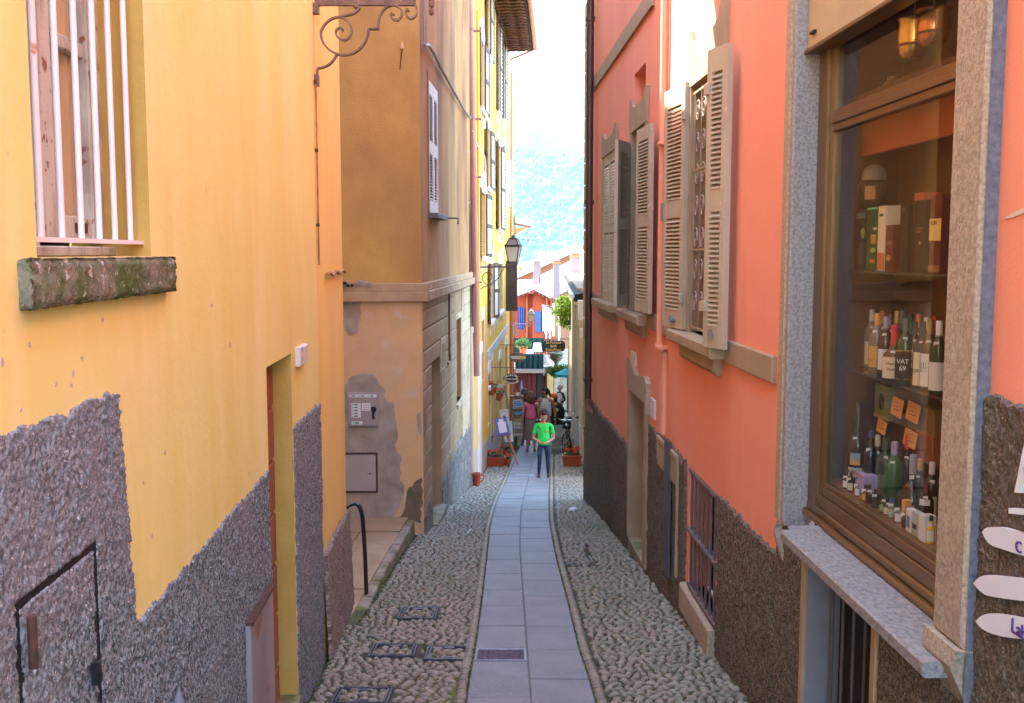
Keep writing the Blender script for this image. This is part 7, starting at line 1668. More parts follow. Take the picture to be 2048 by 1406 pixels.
def bt(nm, pts, r, m): q = MB(); q.tube([Vector((gx + x, yb + y_, g0 + z)) for x, y_, z in pts], r, 7); return q.build(nm, m, t, smooth=True)
M_bf2 = mat('dark_bicycle_enamel', (.03, .02, .025), rough=.35, spec=.6)
bt('frame', [(-.04, .06, .72), (.02, .55, .32), (.05, .72, .80), (.0, .12, .70)], .018, M_bf2); bt('frame', [(.02, .55, .32), (.06, 1.02, .31), (.05, .72, .78)], .012, M_bf2)
bt('fork', [(-.10, .0, .31), (-.10, .02, .62), (-.04, .05, .70)], .013, M_chr); bt('fork', [(.0, .0, .31), (.0, .02, .62), (-.04, .05, .70)], .013, M_chr); bt('stem', [(-.04, .05, .66), (-.04, .09, .98)], .015, M_chr)
bt('handlebar', [(-.34, .06, .98), (-.20, .0, .94), (-.04, .02, .92), (.12, .0, .94), (.27, .06, 1.02)], .013, M_chr); bt('grip', [(-.36, .07, .985), (-.24, .01, .955)], .02, M_rub); bt('grip', [(.28, .07, 1.025), (.18, .02, .97)], .02, M_rub)
q = MB(); q.ball((gx + .05, yb + .74, g0 + .86), .1, 10, 6, (.9, 1.3, .35)); q.build('saddle', M_rub, t, smooth=True)
q = MB(); q.lathe((gx - .04, yb - .03, g0 + .80), [(.01, -.03), (.05, -.03), (.055, .03), (.01, .04)], 10); q.build('headlight', M_chr, t)
q = MB(); q.box(gx - .14, gx + .06, yb + .02, yb + .25, g0 + .70, g0 + .88); q.build('basket', M_rub, t); bt('crank', [(.02, .55, .32), (-.10, .5, .22)], .012, M_chr)
bt('mudguard', [(-.05, -.26, .50), (-.05, -.1, .63), (-.05, .1, .64)], .024, M_bf2)
# bin bags and cafe chair behind
t = thing('toy_bag', 'black bag with orange and lime green toys beside the woman in white', 'bag', at_depth(1113, 850, 33)); c = at_depth(1111, 846, 33)
m_ = MB(); m_.ball((c.x, 33, c.z + .32), .34, 12, 8, (.9, .7, 1.15)); o = m_.build('bag', M_rub, t, smooth='all')
for (u, v, r, mm) in ((1107, 791, .11, mat('orange_toy', (.8, .13, .02), rough=.5)), (1110, 808, .07, mat('yellow_toy', (.75, .45, .04), rough=.5)), (1112, 820, .08, mat('lime_toy', (.30, .65, .05), rough=.5))): m_ = MB(); q = at_depth(u, v, 32.8); m_.ball(q, r, 10, 6, (1.1, .8, .8)); m_.build('toy', mm, t, smooth=True)
m_ = MB(); m_.tube([at_depth(1112, 838, 33), at_depth(1111, 790, 32.9)], .06, 7); m_.build('strap', M_rub, t)
t = thing('cafe_chair', 'thin dark wire cafe chair beside the far stone wall', 'chair', at_depth(1130, 845, 40)); p = at_depth(1131, 846, 40)
for (dx, dy) in ((-.18, 0), (.18, 0), (-.18, .38), (.18, .38)): m_ = MB(); m_.tube([(p.x + dx * 1.1, 40 + dy, p.z), (p.x + dx, 40 + dy, p.z + .45)] + ([(p.x + dx * .9, 40 + dy + .08, p.z + .9)] if dy else []), .014, 5); m_.build('leg', M_black, t)
m_ = MB(); m_.box(p.x - .2, p.x + .2, 39.98, 40.4, p.z + .44, p.z + .47); m_.build('seat', M_black, t)
for k in range(4): m_ = MB(); x = p.x - .12 + .08 * k; m_.tube([(x, 40.42, p.z + .5), (x, 40.46, p.z + .88)], .008, 5); m_.build('back_bar', M_black, t)

# white arrow boards and an angel ornament on the near right roughcast
def arrow(lab, P_, thick, v_tilt, txt=None, grp='white arrow boards on the roughcast wall'):
    """P_: outline in pixels"""
    q = [rp(u, v, .036) for u, v in P_]; t = thing('arrow_sign', lab, 'sign', R.P(q[0][0], min(z for s, z in q), .05), grp)
    m_ = MB(); m_.wprism(R, q, .022, .036); m_.build('board', mat('chalky_white_paint', (.74, .74, .76), (.68, .68, .71), sc=3, rough=.6), t); return t
def curve_px(pts, n=5): return [(p.x, p.y) for p in smooth_pts([(u, v, 0) for u, v in pts], n)]
M_vio = mat('violet_ink', (.10, .035, .20), rough=.6)
sR_t = Vector((-R.t.x, -R.t.y, 0)); 
def script_on_board(t, txt, u, v, size, slope):
    s, z = rp(u, v, .039); d = (sR_t + Vector((0, 0, slope))).normalized(); up_ = Vector((0, 0, 1)) - d * d.z; text_mesh('lettering', txt, size, M_vio, t, R.P(s, z, .0385), d, up_.normalized(), align='LEFT')
A1 = curve_px([(1964, 1064), (1972, 1056), (1990, 1054), (2010, 1056), (2048, 1067), (2100, 1080)]) + curve_px([(2100, 1126), (2048, 1112), (2000, 1097), (1982, 1090), (1972, 1080), (1964, 1064)])[:-1]
t = arrow('white arrow board with a single violet curl, uppermost and tilted', A1, 0, 0); script_on_board(t, 'C', 2030, 1102, .05, .06)
A2 = curve_px([(1946, 1167), (1958, 1155), (1974, 1150), (2000, 1152), (2048, 1157), (2100, 1162)]) + curve_px([(2100, 1208), (2048, 1202), (2000, 1196), (1972, 1190), (1958, 1180), (1946, 1167)])[:-1]
arrow('blank white arrow board in the middle of the three', A2, 0, 0)
A3 = curve_px([(1951, 1243), (1962, 1232), (1980, 1227), (2000, 1228), (2048, 1236), (2100, 1244)]) + curve_px([(2100, 1288), (2048, 1279), (2010, 1274), (1980, 1266), (1962, 1256), (1951, 1243)])[:-1]
t = arrow('white arrow board with violet handwriting, lowest of the three', A3, 0, 0); script_on_board(t, 'Lab', 2021, 1262, .062, .0)
q = [rp(u, v, .05) for u, v in ((2017, 1016), (2060, 1019), (2060, 1031), (2017, 1027))]; m_ = MB(); m_.wprism(R, q, .03, .05); tag(m_.build('white_batten', mat('chalky_white_paint', (.74, .74, .76))), 'slim white batten above the arrow boards at the right edge', 'batten')
t = thing('angel_ornament', 'folded white cloth ornament with pale blue lining at the right edge', 'ornament', R.P(2.9, 1.0, .05)); m_ = MB(); q = [rp(u, v, .05) for u, v in ((2048, 870), (2080, 860), (2080, 950), (2044, 960), (2040, 986), (2025, 985), (2036, 930))]; m_.wprism(R, q, .025, .045); m_.build('cloth', mat('chalky_white_paint', (.74, .74, .76)), t)
m_ = MB(); q = [rp(u, v, .06) for u, v in ((2041, 936), (2070, 905), (2070, 965), (2047, 962))]; m_.wprism(R, q, .04, .055); m_.build('lining', mat('pale_blue_cloth', (.42, .58, .66), rough=.8), t)
# chip and crack scars on the right wall
m_ = MB(); q = [rp(u, v, .004) for u, v in ((2008, 438), (2020, 429), (2048, 415), (2048, 425), (2025, 435))]; m_.wprism(R, q, .0, .004); m_.build('plaster_scar', mat('bare_plaster', (.60, .48, .36), rough=.9), pink)
# ================================================================== GOODS IN THE SHOP WINDOW
Md = lambda n, c, r=.5, **k: mat(n, c, rough=r, **k)
G_brown = mat('dark_brown_bottle_glass', (.045, .022, .010), rough=.06, spec=.7); G_black = mat('near_black_bottle_glass', (.010, .010, .014), rough=.06, spec=.7)
G_green = mat('green_bottle_glass', (.015, .055, .018), rough=.06, spec=.7); G_amber = mat('amber_spirit_glass', (.13, .055, .015), rough=.06, spec=.7); G_clear = mat('pale_spirit_glass', (.20, .17, .13), rough=.08, spec=.7)
T_cream, T_white, T_ochre, T_black, T_red, T_gold = Md('cream_label', (.72, .62, .42)), Md('white_label', (.72, .70, .66)), Md('ochre_label', (.72, .36, .07)), Md('black_label', (.02, .018, .016)), Md('red_label', (.50, .04, .025)), Md('gold_band', (.62, .38, .08), .35, metal=.3)
face_n = Vector((R.n.x, R.n.y, 0)); face_t = Vector((-R.t.x, -R.t.y, 0))        # out of the window; rightwards in view
view_n = (face_n * .55 + Vector((0, -1, 0)) * .85).normalized(); view_t = Vector((-view_n.y, view_n.x, 0))
if view_t.x < 0: view_t = -view_t
def label_arc(m_, c, r, z0, z1, half, sx=1.0):
    n = 10; a0 = math.atan2(view_n.y, view_n.x); P = []
    for i in range(n + 1):
        a = a0 - half + 2 * half * i / n; d = Vector((math.cos(a), math.sin(a), 0)) * r
        P.append((Vector((c.x, c.y, z0)) + d, Vector((c.x, c.y, z1)) + d))
    for i in range(n): m_.quad(P[i][0], P[i + 1][0], P[i + 1][1], P[i][1])
def bottle(lab, u, v, h_in, r, H, glass, labels=(), cap=None, cap_len=.28, kind='round', neck=.33, sh=.60, tag_=True, txt=None, zbase=None, tops=None):
    """stands at pixel u on the plane h_in inside the wall; labels: (z0, z1, half angle, material)"""
    s = rp(u, v, h_in)[0]; z = zbase if zbase is not None else rp(u, v, h_in)[1]; c = R.P(s, z, h_in)
    t = thing('bottle', lab, 'bottle', c, 'bottles in the shop window'); m_ = MB()
    if kind == 'square': m_.lathe(c, [(r * 1.2, 0), (r * 1.3, .01), (r * 1.3, H * sh), (r * .5, H * (sh + .1)), (r * neck * 1.1, H * (sh + .12)), (r * neck * 1.1, H * .98)], 4)
    elif kind == 'belly': m_.lathe(c, [(r * .8, 0), (r, .02), (r, H * .30), (r * .95, H * .42), (r * .6, H * .54), (r * neck, H * .62), (r * neck * .9, H * .97)], 16)
    else: m_.lathe(c, [(r * .92, 0), (r, .008), (r, H * sh), (r * .93, H * (sh + .06)), (r * .62, H * (sh + .13)), (r * neck * 1.15, H * (sh + .2)), (r * neck, H * .93), (r * neck * 1.1, H * .95), (r * neck, H * .97)], 16)
    m_.build('glass', glass, t, smooth=True)
    if cap: m_ = MB(); m_.lathe((c.x, c.y, c.z + H * (1 - cap_len)), [(r * neck * 1.16, 0), (r * neck * 1.12, H * cap_len), (r * neck * .9, H * cap_len + .004)], 12); m_.build('capsule', cap, t, smooth=True)
    for z0, z1, half, mm in labels: m_ = MB(); label_arc(m_, c, r * (1.015 if kind != 'square' else 1.31), c.z + H * z0, c.z + H * z1, half); m_.build('label', mm, t, smooth='all')
    if tag_: m_ = MB(); p = c + view_n * (r * .75) + Vector((0, 0, H * (sh + .10))) + view_t * random.uniform(-.01, .01); w = .010; m_.quad(p - view_t * w - Vector((0, 0, w)), p + view_t * w - Vector((0, 0, w * .7)), p + view_t * w + Vector((0, 0, w)), p - view_t * w + Vector((0, 0, w * .8))); m_.build('price_tag', T_white, t)
    for (tx, zz, size, mm) in (txt or ()): text_mesh('lettering', tx, size, mm, t, c + view_n * (r * 1.05) + Vector((0, 0, H * zz)), view_t, EZ, ext=.0003, bold=.0004)
    return t
T_dk = Md('dark_print', (.04, .03, .03)); z2 = zS2 + .001
bottle('square black bottle with white side print at the left end of the bottle shelf', 1720, 725, -.33, .034, .225, G_black, [(.08, .55, .35, Md('faint_grey_print', (.08, .08, .085)))], G_black, kind='square', zbase=z2)
bottle('spirit bottle with white neck and cream label behind the ochre labelled one', 1741, 735, -.36, .036, .29, G_clear, [(.06, .46, .8, T_cream)], T_white, zbase=z2)
bottle('amber bottle with broad ochre label and orange capsule', 1752, 735, -.30, .038, .285, G_clear, [(.10, .46, 1.0, T_ochre), (.18, .24, 1.02, Md('slate_stripe', (.12, .12, .14)))], Md('orange_capsule', (.75, .30, .06)), zbase=z2)
bottle('brown bottle with plain white label next to the ochre one', 1769, 745, -.30, .036, .275, G_brown, [(.10, .46, .9, T_white)], Md('grey_strip_capsule', (.30, .30, .33)), zbase=z2)
bottle('squat bottle with bright red neck and big cream label', 1786, 757, -.26, .048, .25, G_brown, [(.05, .44, 1.1, T_cream)], Md('scarlet_capsule', (.60, .03, .025)), cap_len=.42, sh=.42, neck=.30, txt=[('Cherry', .30, .017, T_dk), ('Stock', .20, .017, T_dk)], zbase=z2)
bottle('dark green bottle with black and gold label lettered in white', 1808, 762, -.255, .041, .29, G_green, [(.08, .52, 1.1, T_black), (.08, .10, 1.12, T_gold), (.50, .53, 1.12, T_gold)], Md('clear_green_capsule', (.10, .14, .09)), txt=[('VAT', .33, .028, T_white), ('69', .22, .030, T_white)], zbase=z2)
bottle('brown bottle with white and red slanted label right of the black and gold one', 1826, 762, -.29, .033, .275, G_brown, [(.28, .58, .9, T_white), (.03, .14, 1.0, T_red)], Md('dark_green_capsule', (.03, .07, .03)), txt=[('CERT', .44, .022, T_red), ('PORT', .36, .020, T_dk)], zbase=z2)
bottle('dark bottle with tall rounded cream label', 1841, 768, -.26, .037, .285, G_brown, [(.06, .56, .85, T_cream)], Md('black_gold_capsule', (.05, .04, .03)), txt=[('GRAN', .26, .020, T_dk)], zbase=z2)
bottle('dark bottle with white label crossed by a black band', 1857, 772, -.255, .039, .30, G_brown, [(.08, .54, 1.0, T_white), (.28, .42, 1.02, T_black)], Md('bronze_capsule', (.25, .15, .05), .35, metal=.4), txt=[('IAM', .36, .018, T_white), ('SON', .29, .018, T_white)], zbase=z2)
bottle('green glass bottle with pale capsule half hidden by the stone jamb', 1874, 775, -.255, .036, .30, G_green, [(.06, .45, 1.0, T_white)], T_white, zbase=z2)
bottle('thin bottle with grey capsule standing behind the red necked one', 1800, 740, -.40, .03, .30, G_clear, [], Md('grey_strip_capsule', (.30, .30, .33)), tag_=False, zbase=z2)
back_row = [(1760, .29, G_clear, T_ochre, 'Md("copper_capsule", (.45, .20, .08))', 'back row bottle with copper cap behind the ochre labelled one'), (1777, .285, G_brown, None, 'G_black', 'back row dark bottle behind the plain white label'), (1790, .30, G_amber, T_cream, 'T_gold', 'back row amber bottle with gold cap left of the grey capsule'), (1818, .295, G_green, T_white, 'Md("dark_green_capsule", (.03, .07, .03))', 'back row green bottle right of the black and gold label'), (1833, .30, G_amber, T_ochre, 'Md("orange_capsule", (.75, .30, .06))', 'back row amber bottle with orange cap near the red label'), (1849, .29, G_clear, T_cream, 'T_white', 'back row pale bottle with white cap behind the rounded cream label'), (1866, .30, G_brown, T_red, 'T_red', 'back row brown bottle with red cap near the stone jamb')]
for u, H, g, l, cp, lb in back_row: bottle(lb, u, 745, -.37, .032, H, g, [(.1, .45, .9, l)] if l else [], eval(cp), zbase=z2)
# boxes on the upper shelf
def carton(lab, u0, u1, v_top, h_in, m, dep=.09, zb_=None, dec=(), cat='box', turn=0.0, name='bottle_box'):
    zb_ = zS1 + .001 if zb_ is None else zb_
    s0, s1 = rp(u1, v_top, h_in)[0], rp(u0, v_top, h_in)[0]; zt_ = (rp(u0, v_top, h_in)[1] + rp(u1, v_top, h_in)[1]) / 2
    t = thing(name, lab, cat, R.P((s0 + s1) / 2, zb_, h_in)); m_ = MB(); m_.wbox(R, s0 + .002, s1 - .002, zb_, zt_, h_in - dep, h_in, .002); m_.build('carton', m, t)
    w, h = s1 - s0, zt_ - zb_
    for d in dec:
        f0, f1, g0, g1, mm, nm = d; m_ = MB()
        if nm == 'oval': m_.wprism(R, [(s1 - w * ((f0 + f1) / 2 + (f1 - f0) / 2 * math.cos(a)), zb_ + h * ((g0 + g1) / 2 + (g1 - g0) / 2 * math.sin(a))) for a in np.linspace(0, 2 * math.pi, 17)[:-1]], h_in, h_in + .0015)
        else: m_.wbox(R, s1 - w * f1, s1 - w * f0, zb_ + h * g0, zb_ + h * g1, h_in, h_in + .0015)
        m_.build('print', mm, t)
    # end panel facing along the street
    return t, s0, s1, zb_, h
hb = -.26
B_dk = Md('dark_teal_card', (.02, .035, .04)); B_grn = Md('bottle_green_card', (.015, .08, .03)); B_bl = Md('brown_black_card', (.035, .022, .016)); B_mar = Md('maroon_card', (.12, .025, .018))
carton('dark teal whisky carton with a pale green oval, leftmost on the upper shelf', 1712, 1733, 420, hb, B_dk, dec=[(.55, .92, .52, .70, Md('pale_green_print', (.38, .45, .12)), 'oval'), (.1, .9, .86, .95, Md('grey_teal_print', (.16, .22, .22)), 'p'), (.4, .8, .08, .45, Md('dim_teal_print', (.07, .1, .1)), 'p')])
carton('bottle green carton with a small gold picture panel', 1735, 1756, 415, hb, B_grn, dec=[(.45, .9, .42, .57, T_gold, 'p'), (.4, .9, .28, .36, Md('pale_green_print', (.38, .45, .12)), 'oval'), (.4, .85, .12, .17, Md('orange_print', (.6, .2, .05)), 'p'), (.62, .95, .64, .68, T_white, 'p'), (.02, .98, .97, 1.0, Md('mint_edge', (.2, .6, .35)), 'p')])
carton('cream and orange carton with a number on it between the green and maroon ones', 1757, 1772, 412, hb, T_cream, dec=[(.1, .98, .02, .28, Md('orange_brown_print', (.52, .17, .05)), 'p'), (.2, .7, .84, .88, B_grn, 'p')])
carton('grey pale carton standing behind the maroon one', 1772, 1800, 411, hb - .10, Md('grey_card', (.26, .26, .27)))
carton('short maroon carton with gold crest on the upper shelf', 1772, 1788, 450, hb + .01, B_mar, dec=[(.2, .7, .22, .36, T_gold, 'oval'), (.2, .8, .56, .66, Md('dim_gold_print', (.3, .15, .05)), 'p')])
carton('first of two tall black brown cartons, next to the maroon one', 1801, 1818, 409, hb - .01, B_bl, dec=[(.3, .5, .9, .95, Md('dim_gold_print', (.3, .15, .05)), 'p')])
carton('black brown carton with brushed gold strokes carrying a red plinth', 1832, 1853, 400, hb, B_bl, dec=[(.2, .6, .55, .58, Md('dim_gold_print', (.3, .15, .05)), 'p'), (.25, .7, .60, .62, Md('dim_gold_print', (.3, .15, .05)), 'p'), (.45, .6, .38, .43, T_gold, 'p')])
carton('second tall black brown carton with a plain front in the middle of the shelf', 1818, 1832, 410, hb - .03, Md('umber_card', (.06, .035, .022)))
t, s0, s1, zb0, h = carton('maroon and yellow whiskey carton cut off by the stone jamb', 1862, 1885, 390, hb + .02, B_mar, dec=[(.0, 1, .42, .70, Md('straw_label', (.72, .50, .16)), 'p'), (.0, 1, .02, .10, Md('dim_gold_print', (.3, .15, .05)), 'p')])
text_mesh('lettering', 'SON', .026, T_dk, t, R.P((s0 + s1) / 2 + .012, zb0 + h * .62, hb + .0225), face_t, EZ, ext=.0003)
m_ = MB(); s = rp(1848, 390, hb - .02)[0]; m_.wbox(R, s - .05, s + .05, rp(1848, 400, hb)[1] + .002, rp(1848, 384, hb)[1], hb - .07, hb - .0, .002); tag(m_.build('red_plinth', Md('brick_red_card', (.45, .10, .06))), 'small red display plinth on top of a black carton, top right', 'plinth')
# dark jug decanter on the cartons
s, z = rp(1746, 414, -.30); c = R.P(s, z + .004, -.30); t = thing('jug', 'dark stoneware jug with a pale cap and gold crest on the left cartons', 'jug', c)
m_ = MB(); m_.lathe(c, [(.04, 0), (.055, .02), (.07, .07), (.072, .11), (.06, .125)], 16); m_.build('body', Md('dark_stoneware', (.05, .035, .028), .3), t, smooth=True); m_ = MB(); m_.lathe((c.x, c.y, c.z + .126), [(.058, 0), (.06, .03), (.045, .06), (.02, .075)], 14); m_.build('cap', Md('smoky_grey_cap', (.22, .19, .16), .3), t, smooth=True)
m_ = MB(); label_arc(m_, c, .073, c.z + .03, c.z + .095, .35); m_.build('crest', Md('dull_gold_crest', (.42, .22, .07)), t)
# brass and copper pots behind the top light
for (u, v, lab, mm, r, H) in ((1826, 118, 'brass pot shining behind the upper shop pane', mat('polished_brass', (.80, .52, .16), rough=.18, metal=1.0), .075, .17), (1866, 92, 'copper pot hanging at the right of the brass one', mat('polished_copper', (.72, .30, .14), rough=.2, metal=1.0), .075, .15)):
    s, z = rp(u, v, -.27); c = R.P(s, z, -.27); t = thing('metal_pot', lab, 'pot', c); m_ = MB(); m_.lathe(c, [(r * .55, 0), (r * .8, .02), (r * .92, H * .5), (r * .85, H * .92), (r * .98, H)], 18); m_.build('body', mm, t, smooth=True); m_ = MB(); m_.lathe((c.x, c.y, c.z + H * .3), [(r * .9, 0), (r * .93, .006), (r * .9, .012)], 18, cap=False); m_.build('band', M_darkwood, t)
    m_ = MB(); m_.tube([(c.x, c.y, c.z + H), (c.x, c.y, c.z + H + .5)], .004, 5); m_.build('hanger', M_steel, t)
m_ = MB(); zt4 = rp(1760, 205, -.3)[1]; m_.wbox(R, cs0, cs1 - .02, zt4 - .03, zt4 - .012, hB, -.2, .002); m_.build('shelf', M_case, bk_)
for (u, w, H, lb) in ((1763, .022, .07, 'small pale jar low behind the upper pane'), (1784, .04, .11, 'dim squat jar behind the upper pane')):
    s = rp(u, 190, -.3)[0]; c = R.P(s, zt4 - .011, -.3); m_ = MB(); m_.lathe(c, [(w * .8, 0), (w, .01), (w, H * .7), (w * .6, H * .85), (w * .6, H)], 12); tag(m_.build('jar', Md('dim_glazed_jar', (.22, .15, .09), .3), None, smooth=True), lb, 'jar')
# lower display floor
z0 = zS0 + .001
bottle('tall dark liqueur bottle with a round sunset picture label', 1712, 985, -.22, .046, .43, G_black, [(.30, .44, .55, Md('sunset_print', (.55, .30, .10))), (.36, .44, .40, Md('sky_blue_print', (.12, .38, .50))), (.16, .27, .8, Md('pale_grey_label', (.45, .45, .40)))], G_black, neck=.30, sh=.5, txt=[('BRANCA', .21, .022, T_dk)], zbase=z0)
bottle('slim dark bottle with white ringed navy cap', 1738, 1000, -.24, .03, .31, G_black, [], Md('navy_cap', (.05, .06, .16)), cap_len=.10, sh=.62, zbase=z0)
bottle('green wine bottle with foil neck, left of the two in the middle', 1768, 990, -.28, .04, .29, G_green, [(.1, .42, .8, Md('dim_olive_label', (.12, .14, .06)))], Md('dark_green_capsule', (.03, .07, .03)), zbase=z0)
bottle('bright green glass bottle with lilac capsule', 1786, 1000, -.26, .042, .30, mat('bright_green_glass', (.03, .13, .04), rough=.06, spec=.7), [], Md('lilac_capsule', (.35, .28, .38)), zbase=z0)
bottle('flask bellied dark bottle with gold lettering and grey capsule', 1823, 1018, -.24, .062, .29, G_black, [(.10, .34, .8, T_black)], Md('grey_strip_capsule', (.30, .30, .33)), kind='belly', neck=.22, txt=[('ROL', .22, .032, T_gold)], zbase=z0)
bottle('dark bottle with red and white capsule behind the flask', 1811, 1000, -.32, .034, .33, G_black, [], Md('scarlet_capsule', (.60, .03, .025)), zbase=z0)
bottle('short dark bottle with maroon cap right of the flask', 1851, 1025, -.24, .032, .20, G_black, [(.55, .68, .7, T_white)], Md('maroon_cap', (.14, .03, .03)), zbase=z0)
for u, H, r, g, l, cp, lb in ((1752, .27, .034, G_brown, T_cream, 'T_cream', 'dark bottle with cream label behind the slim navy capped one'), (1777, .26, .032, G_amber, T_red, 'G_black', 'amber bottle with red label between the green ones at the back'), (1799, .27, .034, G_black, T_white, 'Md("maroon_cap", (.14, .03, .03))', 'black bottle with white label and maroon cap behind the green ones'), (1838, .25, .034, G_brown, T_ochre, 'T_gold', 'brown bottle with ochre label and gold cap right behind the flask'), (1862, .26, .034, G_green, T_cream, 'T_white', 'green bottle with cream label at the right end of the display floor')):
    bottle(lb, u, 990, -.315, r, H, g, [(.12, .46, .9, l)], eval(cp), zbase=z0)
minis = [(1716, 985, 'miniature with silver cap in front of the sunset label bottle', G_clear, T_white, .08, Md('silver_cap', (.5, .5, .52), .3, metal=.6)), (1731, 994, 'miniature with ochre label right beside the pink carton', G_amber, T_ochre, .075, None), (1774, 1022, 'miniature with cream label left of the cobalt cap', G_brown, T_cream, .075, None), (1811, 1046, 'miniature with black label among the card boxes', G_amber, T_black, .08, T_gold), (1692, 972, 'miniature bottle with white label, first at the left corner', G_brown, T_white, .085, None), (1701, 978, 'miniature bottle with cream label beside the pink carton', G_brown, T_cream, .09, None), (1738, 1000, 'dark miniature right of the pink carton', G_amber, T_black, .085, None), (1750, 1008, 'dark miniature with black cap behind the tray edge', G_black, Md('dark_label', (.06, .05, .04)), .08, None), (1766, 1018, 'miniature with a green label', G_brown, Md('leaf_green_label', (.30, .42, .18)), .08, None),
         (1783, 1026, 'clear miniature with bright blue cap', G_clear, Md('pale_grey_label', (.45, .45, .40)), .085, Md('cobalt_cap', (.03, .06, .45))), (1797, 1036, 'clear miniature with a round white label', G_clear, T_white, .085, None), (1825, 1055, 'miniature with red printed white label', G_clear, T_red, .085, T_white), (1842, 1062, 'clear miniature with silver cap near the right end', G_clear, Md('pale_grey_label', (.45, .45, .40)), .09, Md('silver_cap', (.5, .5, .52), .3, metal=.6)), (1861, 1075, 'tiny yellow bottle beside the stone jamb', Md('yellow_lemon_glass', (.70, .48, .03), .2), T_white, .11, None)]
for u, v, lb, g, l, H, cp in minis: bottle(lb, u, v, -.175, .0165, H, g, [(.1, .5, .9, l)], cp or G_black, cap_len=.16, sh=.58, neck=.42, zbase=z0)
def floorbox(lb, u0, u1, vt, h_in, m, dep, dec=(), zb_=None): return carton(lb, u0, u1, vt, h_in, m, dep, z0 if zb_ is None else zb_, dec, 'box', name='small_box')
floorbox('pink and lilac carton with blue glass pictures at the left of the display floor', 1710, 1728, 948, -.175, Md('lilac_card', (.42, .34, .55)), .07, [(.1, .5, .55, .85, Md('slate_blue_print', (.14, .18, .36)), 'oval'), (.35, .85, .12, .42, Md('slate_blue_print', (.14, .18, .36)), 'oval'), (0, 1, .93, 1, Md('rose_edge', (.62, .14, .18)), 'p')])
floorbox('little orange carton among the miniatures', 1803, 1810, 1000, -.17, T_ochre, .03)
floorbox('small white framed card box, left of the pair by the tray edge', 1812, 1822, 1018, -.155, T_white, .03, [(.25, .8, .2, .7, Md('slate_blue_print', (.14, .18, .36)), 'p')])
floorbox('small white card box, right of the pair by the tray edge', 1824, 1836, 1024, -.155, Md('pale_grey_label', (.45, .45, .40)), .03, [(.2, .85, .3, .5, T_dk, 'p')])
floorbox('round topped white tin at the right of the display floor', 1837, 1849, 1030, -.15, T_white, .05)
tins = [(1750, 1779, 770, 838, -.34, Md('olive_green_tin', (.22, .28, .07)), 'olive green picture tin standing at the back of the lower shelf', [(.3, .7, .25, .75, Md('dark_figure_print', (.10, .05, .03)), 'oval'), (.0, 1, .0, .1, Md('tan_print', (.45, .28, .1)), 'p')]),
        (1790, 1850, 772, 806, -.36, Md('brown_pattern_tin', (.16, .10, .06)), 'wide patterned brown tin, topmost of the stacked tins', [(.1, .9, .2, .8, Md('dim_tan_print', (.2, .13, .07)), 'p')]), (1781, 1818, 822, 850, -.37, Md('grey_brown_tin', (.13, .11, .085)), 'small grey brown tin in the middle of the stack', [(.05, .95, .1, .9, Md('dim_grey_print', (.16, .14, .1)), 'p')]),
        (1816, 1870, 812, 866, -.335, Md('ornate_gold_tin', (.26, .16, .06)), 'ornate gold brown tin at the right of the stack', [(.08, .92, .12, .86, Md('dim_tan_print', (.2, .13, .07)), 'p')]), (1830, 1868, 868, 925, -.33, Md('rust_red_tin', (.30, .10, .045)), 'rust red patterned tin below the ornate gold one', [(.12, .88, .12, .88, Md('dim_rust_print', (.22, .09, .05)), 'p')])]
m_ = MB(); m_.wbox(R, rp(1872, 900, -.34)[0], rp(1745, 900, -.34)[0], z0, rp(1790, 925, -.34)[1], hB, -.34, .004); m_.build('case_step', M_case, bk_)
for u0, u1, v0, v1, hh_, m, lb, dec in tins:
    zb_ = (rp(u0, v1, hh_)[1] + rp(u1, v1, hh_)[1]) / 2; carton(lb, u0, u1, v0, hh_, m, .08, zb_, dec, 'tin', name='picture_tin')
for (u0, u1, v0, v1, lb) in ((1780, 1808, 800, 826, 'orange price card, left of the upper pair'), (1810, 1842, 810, 836, 'orange price card, right of the upper pair'), (1804, 1836, 866, 886, 'orange price card below the other two'), (1752, 1774, 844, 861, 'plain orange card under the olive green tin')):
    a0 = rp(u0, v1, -.315); b0 = rp(u1, v0, -.315); w = (a0[0] - b0[0]); m_ = MB(); m_.wprism(R, [(a0[0], a0[1]), (b0[0] + w * .2, a0[1] - .008), (b0[0], b0[1] - .006), (a0[0] - w * .2, b0[1] + .004)], -.318, -.315); o = m_.build('price_card', Md('orange_price_card', (.80, .38, .10))); tag(o, lb, 'price card')
    for k in range(3):
        zz = a0[1] + (b0[1] - a0[1]) * (.3 + .2 * k); m_ = MB(); m_.wbox(R, b0[0] + w * .3, a0[0] - w * .22, zz, zz + .003, -.315, -.3142); m_.build('print', T_dk if k == 0 else Md('brown_print', (.3, .12, .04)), o)
# ================================================================== PEOPLE
def skin_mesh(pts, edges, rad, root=0, sub=2):
    me = bpy.data.meshes.new('tmp_body'); me.from_pydata([tuple(p) for p in pts], edges, []); o = bpy.data.objects.new('tmp_body', me); COL.objects.link(o)
    sm = o.modifiers.new('skin', 'SKIN'); sm.branch_smoothing = .6
    for i, r in enumerate(rad):
        sv = me.skin_vertices[0].data[i]; sv.radius = r if isinstance(r, tuple) else (r, r); sv.use_root = (i == root)
    ss = o.modifiers.new('sub', 'SUBSURF'); ss.levels = sub; ss.render_levels = sub
    dg = bpy.context.evaluated_depsgraph_get(); out = bpy.data.meshes.new_from_object(o.evaluated_get(dg)); bpy.data.objects.remove(o); bpy.data.meshes.remove(me)
    return out
def to_mb(me, xf, mfn):
    m_ = MB(); b = [tuple(xf(v.co)) for v in me.vertices]; m_.v = b
    for p in me.polygons:
        m_.f.append(tuple(p.vertices)); m_.m.append(mfn(p.center))
    bpy.data.meshes.remove(me); return m_
